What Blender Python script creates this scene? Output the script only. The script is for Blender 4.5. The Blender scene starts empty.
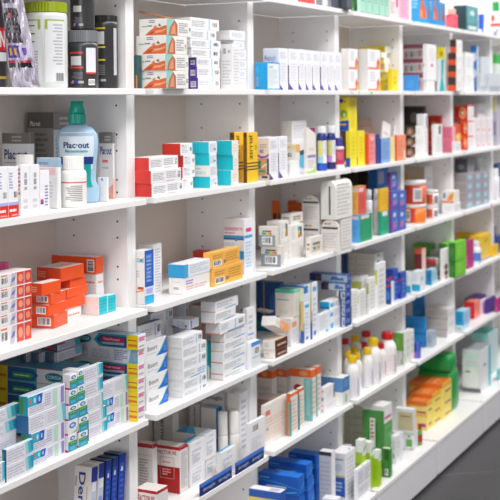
import bpy, bmesh, math, random
from mathutils import Vector, Matrix
random.seed(7)
SC = bpy.context.scene
COL = SC.collection
# ------------------------------------------------------------------ camera
# world: X runs along the shelving wall, Y into the shelves (shelf fronts at Y = 0), Z up, floor at 0; metres
AIM = 0.463101          # angle between the wall and the view axis
ROLL = 0.0094
fw = Vector((math.cos(AIM), math.sin(AIM), 0)); rt = Vector((math.sin(AIM), -math.cos(AIM), 0)); up = Vector((0, 0, 1))
r2 = rt * math.cos(ROLL) - up * math.sin(ROLL); u2 = up * math.cos(ROLL) + rt * math.sin(ROLL)
cam = bpy.data.cameras.new('camera'); camo = bpy.data.objects.new('camera', cam); COL.objects.link(camo)
m = Matrix((r2, u2, -fw)).transposed().to_4x4(); m.translation = Vector((-1.6561, -1.372, 1.324)); camo.matrix_world = m
cam.sensor_width = 36; cam.lens = 86.4; cam.shift_y = -(250 - 100.65) / 500
cam.clip_start = .05; cam.clip_end = 60
cam.dof.use_dof = True; cam.dof.focus_distance = 2.4; cam.dof.aperture_fstop = 8.0
SC.camera = camo
# ------------------------------------------------------------------ light
w = bpy.data.worlds.new('store_ambient'); SC.world = w; w.use_nodes = True
w.node_tree.nodes['Background'].inputs[0].default_value = (1.0, .975, .96, 1)
w.node_tree.nodes['Background'].inputs[1].default_value = .68
def area(name, loc, sx, sy, watts, rot=(0, 0, 0), col=(1, .98, .96)):
    l = bpy.data.lights.new(name, 'AREA'); l.shape = 'RECTANGLE'; l.size = sx; l.size_y = sy; l.energy = watts; l.color = col
    o = bpy.data.objects.new(name, l); COL.objects.link(o); o.location = loc; o.rotation_euler = rot
for i, x in enumerate((-1.6, .2, 2.0, 3.8, 5.6)):
    area('ceiling_light', (x, -1.25, 2.95), 1.5, .6, 50, (math.radians(22), 0, 0))
area('added_side_light', (-5.6, -1.6, 1.7), 2.6, 2.4, 150, (0, math.radians(-90), math.radians(8)), (1, .99, .98))  # added area light, out of view, to brighten the cartons' left ends
SC.view_settings.view_transform = 'Standard'; SC.view_settings.look = 'None'
SC.view_settings.exposure = -0.6; SC.view_settings.gamma = 1.0; SC.view_settings.use_curve_mapping = False
# ------------------------------------------------------------------ materials
MATS = {}
def lin(h):
    c = [int(h[i:i + 2], 16) / 255 for i in (0, 2, 4)]
    return [x / 12.92 if x <= .04045 else ((x + .055) / 1.055) ** 2.4 for x in c] + [1]
def mat(h, kind='card'):
    k = (h, kind)
    if k in MATS: return MATS[k]
    m = bpy.data.materials.new('%s_%s' % (kind, h)); m.use_nodes = True; MATS[k] = m
    n = m.node_tree.nodes; l = m.node_tree.links; b = n['Principled BSDF']
    tc = n.new('ShaderNodeTexCoord'); nz = n.new('ShaderNodeTexNoise'); mx = n.new('ShaderNodeMix'); mx.data_type = 'RGBA'
    sc, amt, ro, bump = {'card': (90, .05, .42, .04), 'laminate': (35, .025, .38, .02), 'plastic': (60, .03, .3, .02), 'gloss': (40, .03, .16, .02),
                         'foil': (28, .35, .28, .6), 'floor': (5, .16, .4, .03), 'wall': (12, .04, .8, .05), 'liquid': (20, .04, .12, .0), 'film': (22, .2, .25, .5)}[kind]
    nz.inputs['Scale'].default_value = sc; nz.inputs['Detail'].default_value = 3
    l.new(tc.outputs['Object'], nz.inputs['Vector']); l.new(nz.outputs['Fac'], mx.inputs['Factor'])
    c = lin(h)
    mx.inputs[6].default_value = [x * (1 - amt) for x in c[:3]] + [1]; mx.inputs[7].default_value = [min(1, x * (1 + amt)) for x in c[:3]] + [1]
    l.new(mx.outputs[2], b.inputs['Base Color']); b.inputs['Roughness'].default_value = ro
    if bump:
        bp = n.new('ShaderNodeBump'); bp.inputs['Strength'].default_value = bump; bp.inputs['Distance'].default_value = .002
        l.new(nz.outputs['Fac'], bp.inputs['Height']); l.new(bp.outputs['Normal'], b.inputs['Normal'])
    if kind == 'foil': b.inputs['Metallic'].default_value = .45
    if kind == 'film': b.inputs['Alpha'].default_value = .55
    if kind == 'liquid': b.inputs['Transmission Weight'].default_value = .15; b.inputs['IOR'].default_value = 1.33
    return m
# ------------------------------------------------------------------ mesh helpers
class MB:
    def __init__(s): s.v = []; s.f = []; s.m = []; s.mats = []; s.smooth = []
    def mi(s, m):
        if m not in s.mats: s.mats.append(m)
        return s.mats.index(m)
    def poly(s, pts, m, smooth=False):
        i = len(s.v); s.v += [tuple(p) for p in pts]; s.f.append(tuple(range(i, i + len(pts)))); s.m.append(s.mi(m)); s.smooth.append(smooth)
    def mesh(s, name):
        me = bpy.data.meshes.new(name); me.from_pydata(s.v, [], s.f)
        for m in s.mats: me.materials.append(m)
        me.polygons.foreach_set('material_index', s.m); me.polygons.foreach_set('use_smooth', s.smooth); me.update()
        return me
    def box(s, lo, hi, m, c=.0008):
        """chamfered box; m is one material or a dict of six (L F T R K B)"""
        lo = list(lo); hi = list(hi); c = min([c] + [(hi[i] - lo[i]) * .3 for i in range(3)])
        g = (lambda k: m[k]) if isinstance(m, dict) else (lambda k: m)
        base = len(s.v); idx = {}
        for a in range(3):
            for sx in (0, 1):
                for sy in (0, 1):
                    for sz in (0, 1):
                        sg = (sx, sy, sz); p = []
                        for ax in range(3):
                            e = hi[ax] if sg[ax] else lo[ax]
                            if ax != a: e += -c if sg[ax] else c
                            p.append(e)
                        idx[(a, sg)] = len(s.v); s.v.append(tuple(p))
        names = {(0, 0): 'L', (0, 1): 'R', (1, 0): 'F', (1, 1): 'K', (2, 0): 'B', (2, 1): 'T'}
        def add(ids, out, mm):
            a, b, c_ = [Vector(s.v[i]) for i in ids[:3]]
            if (b - a).cross(c_ - b).dot(Vector(out)) < 0: ids = ids[::-1]
            s.f.append(tuple(ids)); s.m.append(s.mi(mm)); s.smooth.append(False)
        for a in range(3):
            b_, c_ = [x for x in range(3) if x != a]
            for sd in (0, 1):
                q = []
                for (i, j) in ((0, 0), (1, 0), (1, 1), (0, 1)):
                    sg = [0, 0, 0]; sg[a] = sd; sg[b_] = i; sg[c_] = j; q.append(idx[(a, tuple(sg))])
                o = [0, 0, 0]; o[a] = 1 if sd else -1
                add(q, o, g(names[(a, sd)]))
            for i in (0, 1):
                for j in (0, 1):
                    e = []
                    for k in (0, 1):
                        sg = [0, 0, 0]; sg[a] = k; sg[b_] = i; sg[c_] = j; e.append(tuple(sg))
                    o = [0, 0, 0]; o[b_] = 1 if i else -1; o[c_] = 1 if j else -1
                    kk = names[(b_, i)] if b_ != 2 else names[(c_, j)]
                    add([idx[(b_, e[0])], idx[(b_, e[1])], idx[(c_, e[1])], idx[(c_, e[0])]], o, g(kk))
        for sx in (0, 1):
            for sy in (0, 1):
                for sz in (0, 1):
                    sg = (sx, sy, sz); add([idx[(0, sg)], idx[(1, sg)], idx[(2, sg)]], [2 * x - 1 for x in sg], g('L' if not sx else 'R'))
    def lathe(s, prof, m, n=28, sy=1.0, a0=0, a1=2 * math.pi, flat=False, cap=True, ctr=(0, 0)):
        full = abs(a1 - a0 - 2 * math.pi) < 1e-6; k = n if full else n + 1; base = len(s.v)
        for r, z in prof:
            for i in range(k):
                a = a0 + (a1 - a0) * i / n; s.v.append((ctr[0] + r * math.cos(a), ctr[1] + sy * r * math.sin(a), z))
        mi = s.mi(m)
        for j in range(len(prof) - 1):
            for i in range(n):
                i2 = (i + 1) % k
                s.f.append((base + j * k + i, base + j * k + i2, base + (j + 1) * k + i2, base + (j + 1) * k + i)); s.m.append(mi); s.smooth.append(not flat)
        if cap and full:
            s.f.append(tuple(base + i for i in reversed(range(k)))); s.m.append(mi); s.smooth.append(False)
            s.f.append(tuple(base + (len(prof) - 1) * k + i for i in range(k))); s.m.append(mi); s.smooth.append(False)
def link(name, me, parent=None):
    o = bpy.data.objects.new(name, me); COL.objects.link(o)
    if parent: o.parent = parent
    return o
def tag(o, label=None, cat=None, group=None, kind=None):
    if label: o['label'] = label
    if cat: o['category'] = cat
    if group: o['group'] = group
    if kind: o['kind'] = kind
    return o
# lettering: built-in font turned into mesh polygons once per word
WORDS = {}
def word(t, bold=.02):
    if (t, bold) in WORDS: return WORDS[(t, bold)]
    cu = bpy.data.curves.new('w', 'FONT'); cu.body = t; cu.offset = bold; cu.resolution_u = 2; cu.fill_mode = 'FRONT'
    o = bpy.data.objects.new('w', cu); COL.objects.link(o)
    dg = bpy.context.evaluated_depsgraph_get(); dg.update()
    me = o.evaluated_get(dg).to_mesh(); vs = [tuple(v.co[:2]) for v in me.vertices]; fs = [tuple(p.vertices) for p in me.polygons]
    o.evaluated_get(dg).to_mesh_clear(); bpy.data.objects.remove(o); bpy.data.curves.remove(cu)
    if not vs: vs = [(0, 0)]; fs = []
    x0 = min(v[0] for v in vs); x1 = max(v[0] for v in vs); y0 = min(v[1] for v in vs); y1 = max(v[1] for v in vs)
    vs = [((x - x0) / max(1e-6, x1 - x0), (y - y0) / max(1e-6, y1 - y0)) for x, y in vs]
    WORDS[(t, bold)] = (vs, fs); return WORDS[(t, bold)]
# ------------------------------------------------------------------ setting
W = .5998; GAP = .0171; PRO = .0502; BACK = .2478; TH = .0135; N = 7
ZB = [1.324 + .2616] + [1.324 + .0149 - .24 * k for k in range(5)]        # undersides of the six shelves
white = mat('f1f0f1', 'laminate'); inner = mat('e8ded6', 'laminate'); dark = mat('1b1b1d', 'plastic')  # inner: warm tint painted in for light bounced off the cartons
mb = MB(); mb.box((-3, -4.5, -.08), (7, .6, -.015), mat('58585a', 'floor')); fl = tag(link('floor', mb.mesh('floor')), kind='structure')
TILE = {}
fl_m = mat('3e3d3f', 'floor')
FDIR = -0.912297
for i in range(-1, 3):
    for j in range(-1, 4):
        pass
mb = MB(); mb.box((0, 0, -.004), (2.4, 1.2, 0), fl_m, .0012); tile_me = mb.mesh('floor_tile')
ca, sa = math.cos(FDIR), math.sin(FDIR)
for i in range(-4, 5):
    for j in range(-4, 4):
        o = link('floor_tile', tile_me, fl); u, v = i * 2.4025 - 1.1, j * 1.2025
        o.location = (2.47805+.0006 + u * ca - v * sa, -.09696 + u * sa + v * ca, -.011); o.rotation_euler = (0, 0, FDIR)
mb = MB(); mb.box((-3, .265, -.015), (7, .33, 3.1), mat('f4f2f0', 'wall')); tag(link('wall_back', mb.mesh('wall_back')), kind='structure')
BAYLAB = ['white shelving bay with mouthwash and toothpaste, leftmost in view', 'white shelving bay with cyan and red topped boxes, second from left',
          'white shelving bay behind the row of purple-cornered boxes, third from left', 'white shelving bay with yellow-capped bottles, fourth from left',
          'white shelving bay with orange tubs and yellow packs, fifth from left', 'white shelving bay with red numbered boxes, sixth from left',
          'white shelving bay cut off at the right edge of the picture']
mb = MB(); mb.box((0, 0, .0), (.0165, BACK - PRO, 1.5852), white, .0006); side_me = mb.mesh('side_panel')
mb = MB()
for k in range(52):
    z = .16 + k * .032 + (0 if k % 2 else .004)
    if z > 1.57: break
    for y in (.026, .142):
        if k % 3 == 2: continue
        mb.lathe([(.0024, 0), (.0024, .0003)], dark, 8)
        for q in range(len(mb.v) - 16, len(mb.v)):
            p = mb.v[q]; mb.v[q] = (-p[2], y + p[0], z + p[1])
peg_me = mb.mesh('peg_hole')
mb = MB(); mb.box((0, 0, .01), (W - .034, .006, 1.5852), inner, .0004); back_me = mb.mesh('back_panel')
mb = MB(); mb.box((GAP, 0, 0), (W - GAP, PRO, TH), white, .0009); mb.box((GAP + .0002, PRO, 0), (W - GAP - .0002, BACK - .007, TH), white, .0002); shelf_me = mb.mesh('shelf')
mb = MB(); mb.box((.008, -.0716, .108), (W - .008, PRO - .0005, .124), white, .002); mb.box((.0175, PRO, .108), (W - .0175, BACK - .007, .124), white, .0004); top_me = mb.mesh('base_board')
mb = MB(); mb.box((.0088, -.0695, .004), (W - .0088, -.05, .1075), mat('e4e4ea', 'laminate'), .001); kick_me = mb.mesh('kick_board')
mb = MB(); mb.box((.0, -.0665, -.011), (W, -.052, .0038), dark, .001); toe_shadow_me = mb.mesh('toe_shadow_strip')  # black strip standing in for the shadow gap under the plinth
mb = MB(); mb.box((.0003, -.058, .004), (.0078, -.053, .1235), mat('bdb4a6', 'laminate'), .0004); joint_me = mb.mesh('joint_strip')
for b in range(N):
    t = bpy.data.objects.new('shelving_unit', None); COL.objects.link(t); t.location = (b * W, 0, 0); tag(t, BAYLAB[b], 'shelving', 'white shelving bays along the wall')
    for x in (.0003, W - .0168):
        o = link('side_panel', side_me, t); o.location = (x, PRO, 0)
        if x > .1: h = link('peg_hole', peg_me, o); h['kind'] = 'stuff'
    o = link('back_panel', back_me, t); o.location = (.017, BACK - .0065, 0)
    for z in ZB:
        o = link('shelf', shelf_me, t); o.location = (0, 0, z)
    link('base_board', top_me, t); link('kick_board', kick_me, t); link('toe_shadow_strip', toe_shadow_me, t); link('joint_strip', joint_me, t)
# ------------------------------------------------------------------ what is printed on the cartons (faces: L left end, F front, T top)
DESIGN = {
 'hair': ('ebe9e4',[('p','L',[(0.2,0.02),(0.32,0.2),(0.45,0.38),(0.6,0.5),(0.75,0.48),(0.85,0.55),(1,0.6),(1,0.02)],'d9683a'),('p','L',[(0.42,0.1),(0.6,0.3),(0.8,0.32),(0.98,0.42),(0.98,0.34),(0.8,0.2),(0.6,0.16)],'f0a27c'),('p','L',[(0.3,0.05),(0.45,0.22),(0.62,0.26),(0.5,0.12)],'b9471f'),('p','L',[(0.68,0.6),(0.74,0.72),(0.8,0.6),(0.77,0.52)],'5d7a5a'),('p','L',[(0.5,0.5),(0.6,0.62),(0.66,0.56),(0.58,0.46)],'e08a5e'),('t','L',0.36,0.75,0.58,0.95,2,'5b62b5'),('t','L',0.1,0.5,0.3,0.62,1,'58b9ae'),('t','L',0.3,0.5,0.5,0.68,1,'8c8f8e'),('r','F',0,0.0,0.3,1,'8bc4bb'),('p','F',[(0.06,0.02),(0.12,0.5),(0.3,0.95),(0.42,0.7),(0.42,0.02)],'b5603a'),('p','F',[(0.14,0.1),(0.2,0.5),(0.32,0.8),(0.34,0.1)],'d99070'),('t','F',0.48,0.2,0.85,0.85,5,'a9abb4'),('b','F',0.88,0.3,0.96,0.6,1)]),
 'darkback': ('2f5a5c',[('r','L',0.7,0,1,0.4,'d88a4a')]),
 'wbar': ('f1f1f4',[('t','F',0.04,0.22,0.56,0.8,4,'a9abb4'),('r','F',0.62,0.06,0.67,0.94,'a9cdf2'),('b','F',0.74,0.25,0.95,0.78,0),('t','L',0.2,0.3,0.8,0.7,2,'a9abb4')]),
 'wbarP': ({'L':'5d3fa6','':'f1f1f4'},[('b','L',0.3,0.2,0.8,0.7,0),('t','F',0.04,0.22,0.56,0.8,4,'a9abb4'),('r','F',0.62,0.06,0.67,0.94,'a9cdf2'),('b','F',0.74,0.25,0.95,0.78,0)]),
 'wtallbar': ('eeeef0',[('b','L',0.18,0.76,0.5,0.93,0),('t','L',0.62,0.78,0.8,0.9,1,'a9abb4'),('t','L',0.15,0.1,0.85,0.66,8,'cfcfd2'),('t','F',0.1,0.1,0.9,0.9,12,'d3d3da')]),
 'wblue': ('f1f1f4',[('r','F',0.0,0.0,1,0.06,'9cc2f0'),('t','F',0.1,0.3,0.9,0.8,3,'c3c8d6'),('r','L',0,0,1,0.05,'e8a080')]),
 'cyanbox': ('0d9ad8',[('r','F',0.06,0.05,0.94,0.95,'e4eef2'),('t','F',0.14,0.12,0.86,0.75,9,'c2ccd0'),('t','F',0.16,0.78,0.5,0.88,2,'5b9aa8'),('t','L',0.12,0.12,0.3,0.5,7,'b9aca8'),('t','L',0.14,0.55,0.28,0.85,7,'63c2ea')]),
 'metab': ('f2f2f6',[('r','L',0,0,1,0.97,'dfe4ee'),('w','L','Metabolin',0.1,0.7,0.8,0.84,'8d93b6',0),('w','L','MAX',0.3,0.58,0.7,0.68,'6a35a8',0),('p','L',[(0,0.5),(0.2,0.58),(0.5,0.42),(1,0.5),(1,0.44),(0.5,0.36),(0,0.44)],'6a35a8'),('r','L',0.6,0.05,1,0.3,'6f8f92'),('p','F',[(0,0),(0,0.16),(0.5,0)],'5b2fa0'),('t','F',0.15,0.74,0.85,0.92,6,'ccd0e2'),('t','F',0.2,0.2,0.8,0.66,7,'d8dae8')]),
 'metabB': ('f2f2f6',[('r','L',0,0,1,0.97,'e2d3c0'),('t','L',0.2,0.74,0.8,0.85,2,'a79c96'),('w','L','MAX',0.2,0.62,0.55,0.72,'7d45ab',0),('p','L',[(0,0.6),(0.3,0.55),(0.7,0.56),(1,0.62),(1,0.57),(0.7,0.51),(0.3,0.5),(0,0.54)],'7a3fae'),('p','L',[(0.0,0.1),(0,0.5),(0.3,0.5),(0.7,0.5),(0.95,0.5),(0.7,0.3),(0.8,0.15),(0.6,0.1)],'cf9a68'),('p','L',[(0.3,0.3),(0.8,0.4),(0.8,0.36),(0.3,0.26)],'efe3d8'),('e','L',0.15,0.4,0.16,0.05,'2f8a63'),('e','L',0.15,0.3,0.16,0.05,'2f8a63'),('r','L',0.1,0.17,0.65,0.23,'3c9a72'),('r','L',0.35,0.04,0.85,0.09,'3a3a42'),('r','L',0.8,0.12,1,0.5,'46506a'),('p','F',[(0,0),(0,0.15),(0.5,0)],'5b2fa0'),('p','F',[(0,0),(0,0.06),(0.4,0)],'23294f'),('t','F',0.15,0.72,0.85,0.92,6,'ccd0e2'),('t','F',0.2,0.2,0.8,0.64,7,'d8dae8')]),
 'metabC': ('f2f2f6',[('p','F',[(0,0),(0,0.16),(0.5,0)],'5b2fa0'),('t','F',0.15,0.74,0.85,0.92,6,'ccd0e2'),('t','F',0.2,0.2,0.8,0.66,7,'d8dae8'),('r','L',0,0,1,0.6,'6b5a8a')]),
 'wred': ('f1f1f4',[('r','L',0.0,0,1,1,'e9e6e4'),('t','F',0.2,0.4,0.6,0.9,4,'c8cad8'),('r','F',0,0,0.7,0.1,'e8806e'),('p','F',[(0.7,0),(0.7,0.4),(0.85,0.6),(1,0.3),(1,0)],'e2604e'),('p','F',[(0.82,0),(0.86,0.25),(1,0.3),(1,0)],'f0c040')]),
 'yel': ({'F':'f4f2f0','':'efd51e'},[('r','L',0.75,0.2,0.95,0.8,'d9b60f')]),
 'yelF': ({'F':'efd51e','':'efd51e'},[('t','F',0.3,0.3,0.7,0.7,2,'c9a60a')]),
 'yelw': ({'F':'f3f0ee','':'efd51e'},[('e','L',0.6,0.55,0.1,0.25,'f6efc0'),('e','L',0.6,0.5,0.05,0.14,'6a8ab0')]),
 'yelw2': ({'F':'f3f0ee','':'f0e3b0'},[('r','L',0.1,0.3,0.8,0.7,'d4a0a0')]),
 'maroon': ('e6dfdf',[('r','L',0,0.72,1,1,'a8586a'),('t','L',0.1,0.15,0.9,0.55,3,'b8a8ae'),('r','L',0.08,0.1,0.14,0.5,'b0506a'),('r','L',0.66,0.2,0.72,0.6,'d0506a'),('r','L',0.3,0.1,0.38,0.5,'5a9a9a')]),
 'mrnF': ('f0eef0',[('r','F',0.4,0.38,0.6,0.46,'a8486a'),('t','F',0.2,0.55,0.8,0.9,5,'d8d5da'),('r','L',0.1,0.38,0.3,0.46,'a8486a')]),
 'blueplain': ('3a8fd6',[('t','L',0.2,0.2,0.8,0.7,3,'5aa5e2')]),
 'yelteal': ('e6eef0',[('r','L',0,0.74,1,1,'e8d820'),('r','L',0.4,0.8,0.8,0.9,'b0a018'),('p','L',[(0.3,0),(0.55,0.3),(0.6,0.72),(0.95,0.72),(0.8,0.3),(1,0)],'2fb4c0'),('r','F',0,0.0,1,1,'e9e6df')]),
 'orblk': ({'L':'d9531e','':'f0eeee'},[('r','L',0,0.45,1,1,'3a2c2a'),('t','F',0.2,0.3,0.8,0.7,3,'cfcfd4')]),
 'plainw': ('f0f0f2',[('t','F',0.15,0.2,0.85,0.8,4,'d2d2da'),('t','L',0.2,0.3,0.8,0.7,3,'d2d2da')]),
 'bluew': ('2f7fd6',[('e','L',0.6,0.75,0.3,0.1,'e6eef8'),('e','L',0.6,0.4,0.3,0.1,'cfe2f6'),('r','F',0,0,1,1,'dfe6f2')]),
 'greypale': ('ccd2da',[('t','L',0.1,0.2,0.9,0.8,4,'b4bcc8'),('r','F',0,0,1,0.3,'aab0bc')]),
 'greendark': ('d8e8dc',[('r','L',0,0.75,1,1,'2fae4a'),('r','F',0,0.75,1,1,'2fae4a')]),
 'redtop': ('e2504e',[]),
 'greyw': ('7f8796',[('r','L',0.5,0.1,0.9,0.8,'d5d8de')]),
 'darkkeys': ('3d4150',[('r','F',0.1,0.1,0.45,0.9,'565a6a'),('r','F',0.55,0.1,0.9,0.9,'565a6a'),('r','L',0.1,0.1,0.9,0.9,'4a4e5c')]),
 'mint': ('a8d8c8',[('r','L',0.0,0,1,1,'b4e0d0'),('t','F',0.2,0.4,0.8,0.8,4,'86b8a8'),('r','F',0,0,1,0.04,'4a5a58')]),  # dark strip at the front's foot: base shadow painted on
 'wpink': ('eedfe0',[('r','F',0.75,0.5,1,1,'d4407a'),('t','F',0.1,0.2,0.6,0.7,4,'d8a0b0')]),
 'pink': ('ecb8d2',[('t','F',0.15,0.1,0.85,0.9,8,'d894b8'),('r','L',0,0,1,1,'f0d6e0')]),
 'bluefig': ('2795d4',[('p','L',[(0.55,0.2),(0.55,0.55),(0.62,0.65),(0.65,0.95),(0.78,0.95),(0.8,0.65),(0.9,0.55),(0.95,0.2)],'d8632c'),('p','L',[(0.6,0.25),(0.62,0.5),(0.7,0.5),(0.72,0.25)],'eda070'),('t','L',0.08,0.55,0.45,0.9,3,'8ccbe8'),('r','L',0,0.0,1,0.12,'1b9ae0'),('p','F',[(0.35,0.2),(0.35,0.5),(0.45,0.62),(0.5,0.92),(0.64,0.92),(0.68,0.62),(0.8,0.5),(0.8,0.2)],'a8502c')]),
 'tealpat': ({'L':'1d4a52','':'3a8a94'},[('t','F',0.1,0.3,0.9,0.95,9,'7fc0c4'),('e','F',0.5,0.72,0.2,0.1,'cfe6e6'),('r','F',0.15,0.05,0.85,0.2,'d8ecec'),('r','L',0.1,0.1,0.9,0.9,'1d4048')]),
 'bluewh': ('f0f2f6',[('r','L',0,0.25,0.5,1,'2a55c8'),('p','L',[(0.5,0.0),(0.5,1),(0.9,1),(0.75,0)],'2a62d8')]),
 'wredbl': ('f2eef0',[('r','L',0.0,0.4,1,0.52,'d43c3c'),('e','L',0.3,0.72,0.2,0.14,'d84a3a'),('p','L',[(0.3,0),(0.45,0.3),(0.6,0)],'3a5ab0'),('p','L',[(0.5,0),(0.8,0.35),(0.9,0.3),(0.65,0)],'3a5ab0'),('r','F',0,0.4,1,0.52,'d43c3c')]),
 'ibured': ('f0f0f4',[('r','F',0,0,1,0.24,'dd2b22'),('r','F',0,0.24,1,0.3,'a9b2e6'),('t','F',0.08,0.56,0.45,0.9,6,'9aa8d8'),('b','F',0.5,0.36,0.95,0.52,0),('t','F',0.1,0.09,0.8,0.19,1,'f4e8e8'),('t','F',0.3,0.02,0.9,0.07,1,'f0b0a8')]),
 'wvert': ('f1f1f6',[('t','L',0.1,0.4,0.8,0.95,7,'d8402a'),('r','F',0.35,0.6,0.65,0.72,'a0a0aa'),('r','F',0.35,0.74,0.65,0.84,'b0b0b8'),('r','F',0.35,0.5,0.65,0.56,'a8a8b0'),('t','F',0.25,0.1,0.75,0.35,2,'d8d8e0')]),
 'wvertb': ('f3f2f8',[('t','F',0.5,0.14,0.85,0.66,7,'7d80c4'),('r','F',0.05,0.26,0.35,0.32,'d83c3c'),('r','F',0.05,0.2,0.35,0.26,'4452b4')]),
 'placout': ({'L':'e7e7ea','':'e4e4e8'},[('r','L',0,0.85,1,1,'77736f'),('r','F',0,0.85,1,1,'6c6865'),('t','L',0.35,0.87,0.75,0.97,2,'b8b4b0'),('w','L','Plac·out',0.08,0.63,0.9,0.77,'1d3f7a',0),('t','L',0.08,0.57,0.5,0.6,1,'8fa0c0'),('r','L',0.35,0.42,0.6,0.45,'e08080'),('r','L',0.0,0,1,0.1,'f0c8c0')]),
 'placbig': ({'L':'8d8985','':'8d8986'},[('r','L',0,0.82,1,1,'615d5a'),('w','L','Plac·out',0.12,0.845,0.5,0.9,'dedcda',0),('r','F',0,0,1,0.8,'dcdcdc'),('t','F',0.3,0.84,0.9,0.96,2,'c8c4c0'),('t','F',0.1,0.3,0.7,0.7,9,'a8a6a4'),('t','L',0.1,0.3,0.8,0.78,8,'6f6b68')]),
 'placslim': ('e9e5e6',[('r','L',0,0.83,1,1,'8f8988'),('r','F',0,0.83,1,1,'8a8482'),('t','L',0.4,0.86,0.85,0.95,2,'cfcaca'),('w','L','Plac·out',0.1,0.66,0.92,0.78,'2a4a94',0),('r','L',0.25,0.54,0.65,0.58,'e2807c'),('t','L',0.25,0.44,0.75,0.48,1,'b8b0b8'),('p','L',[(0,0),(0,0.18),(0.3,0.22),(0.6,0.14),(1,0.22),(1,0)],'eda99c'),('p','F',[(0,0),(0,0.3),(1,0.3),(1,0)],'f0b8ac')]),
 'bluelid': ('eff0f3',[('r','L',0,0.82,1,1,'a9c2da'),('r','F',0,0.82,1,1,'94b2d0'),('r','L',0.1,0.66,0.9,0.8,'efc8c8'),('t','L',0.1,0.84,0.6,0.95,1,'7f9ab4'),('t','L',0.2,0.2,0.8,0.55,5,'d6d6dc')]),
 'smallw': ('efeeec',[('p','L',[(0.3,0.9),(0.5,1),(0.6,0.82)],'7f86d8')]),
 'redend': ({'L':'d8382f','':'f0f0f2'},[('t','F',0.06,0.2,0.45,0.8,5,'a9abb4'),('t','F',0.5,0.3,0.84,0.85,4,'a9abb4'),('b','F',0.88,0.25,0.97,0.85,1),('r','F',0.5,0.1,0.78,0.15,'e890a0')]),
 'redend2': ({'L':'d8382f','':'eef1f4'},[('t','F',0.1,0.2,0.6,0.85,5,'b8c2ce'),('r','F',0.1,0.78,0.3,0.86,'d07080'),('b','F',0.74,0.3,0.95,0.7,1)]),
 'cyanend': ({'L':'0fc0d2','':'eff2f6'},[('t','F',0.1,0.15,0.9,0.85,6,'b4c8e0'),('b','F',0.55,0.2,0.9,0.5,0)]),
 'cyanrev': ('eeebe6',[('t','L',0.2,0.2,0.8,0.5,2,'9cc8cc'),('t','L',0.15,0.6,0.45,0.8,1,'b8b8b8'),('t','F',0.1,0.15,0.9,0.85,6,'b4c8e0')]),
 'cyanend2': ({'L':'0fc0d2','':'f0e9e2'},[('t','F',0.2,0.2,0.8,0.8,3,'e2d8ce')]),
 'yelbk': ({'L':'5a3a08','F':'f4c21a','':'eebc18'},[('r','F',0,0.37,1,0.395,'22262e'),('r','F',0,0.305,1,0.33,'22262e'),('r','F',0,0.245,1,0.27,'22262e'),('w','F','JELLISE',0.2,0.46,0.52,0.95,'2a2510',90),('t','F',0.75,0.6,0.9,0.8,1,'c8961a'),('r','L',0.2,0.3,0.8,0.9,'7a5210')]),  # brown left end: shade from the close neighbour painted in
 'tealtopw': ('f0eff2',[('r','T',0,0,1,1,'9fd6cc'),('t','F',0.1,0.66,0.9,0.92,6,'d4d4de'),('p','F',[(0,0.28),(0.3,0.42),(1,0.3),(1,0.02),(0.5,0.1),(0,0.2)],'5cc4e8'),('p','F',[(0.35,0.4),(0.6,0.32),(1,0.36),(1,0.44)],'2a4a6a'),('r','L',0,0.6,1,1,'e4ddd6')]),
 'smbeige': ('ece7de',[('r','L',0,0.7,1,1,'f2dcb0'),('b','L',0.1,0.15,0.7,0.5,0),('r','F',0,0.5,1,1,'e8b448'),('t','L',0.1,0.75,0.6,0.9,1,'c8b890')]),
 'smwh': ('f0efef',[('b','L',0.1,0.3,0.4,0.8,1),('t','L',0.5,0.2,0.9,0.8,4,'c8c8cc')]),
 'maroonc': ('ece7e2',[('p','F',[(0.15,1),(0.95,1),(0.95,0.86)],'8a1f5c'),('r','F',0.05,0.34,0.95,0.4,'8a84c8'),('t','F',0.1,0.1,0.9,0.3,4,'c8c4c4'),('p','F',[(0.0,0.0),(0,0.05),(0.6,0.06),(0.95,0.12),(0.95,0)],'9ccc50'),('t','F',0.2,0.48,0.8,0.56,2,'e8c4a8')]),
 'yelblue': ('efdc1e',[('p','L',[(0.0,0.28),(1,0.32),(1,0),(0,0)],'1d4fb0'),('e','L',0.5,0.5,0.35,0.12,'7ab040'),('e','L',0.55,0.46,0.12,0.06,'dfe8a0'),('p','L',[(0,0.86),(0,0.95),(0.4,0.93),(0.5,0.86),(0.3,0.82)],'2456b8'),('t','L',0.05,0.14,0.8,0.24,1,'e8b840'),('e','L',0.6,0.86,0.1,0.03,'e07030'),('t','F',0.25,0.1,0.75,0.9,10,'e0c818')]),
 'yelblue2': ('efdc1e',[('r','L',0,0,1,0.25,'1d4fb0'),('t','F',0.3,0.2,0.7,0.85,6,'dcc414')]),
 'beigepk': ('dcb8a4',[]),
 'redpk': ({'L':'e2502c','':'ee8f90'},[('t','F',0.2,0.1,0.5,0.8,4,'d8606a'),('e','F',0.5,0.85,0.25,0.06,'f6c8cc')]),
 'bluebox': ('7fa8dc',[('t','F',0.15,0.15,0.85,0.85,6,'6a94cc'),('r','L',0,0,1,1,'2a4ab0')]),
 'yelpale': ('ecdca0',[]),
 'orbox': ({'L':'d85a34','':'f2916e'},[('r','F',0.75,0.05,0.9,0.4,'f0e0d8'),('t','F',0.15,0.2,0.6,0.8,4,'e88060')]),
 'black': ('26221f',[('e','L',0.5,0.75,0.2,0.12,'6a645e'),('e','L',0.7,0.3,0.25,0.15,'4a3a30')]),
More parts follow.
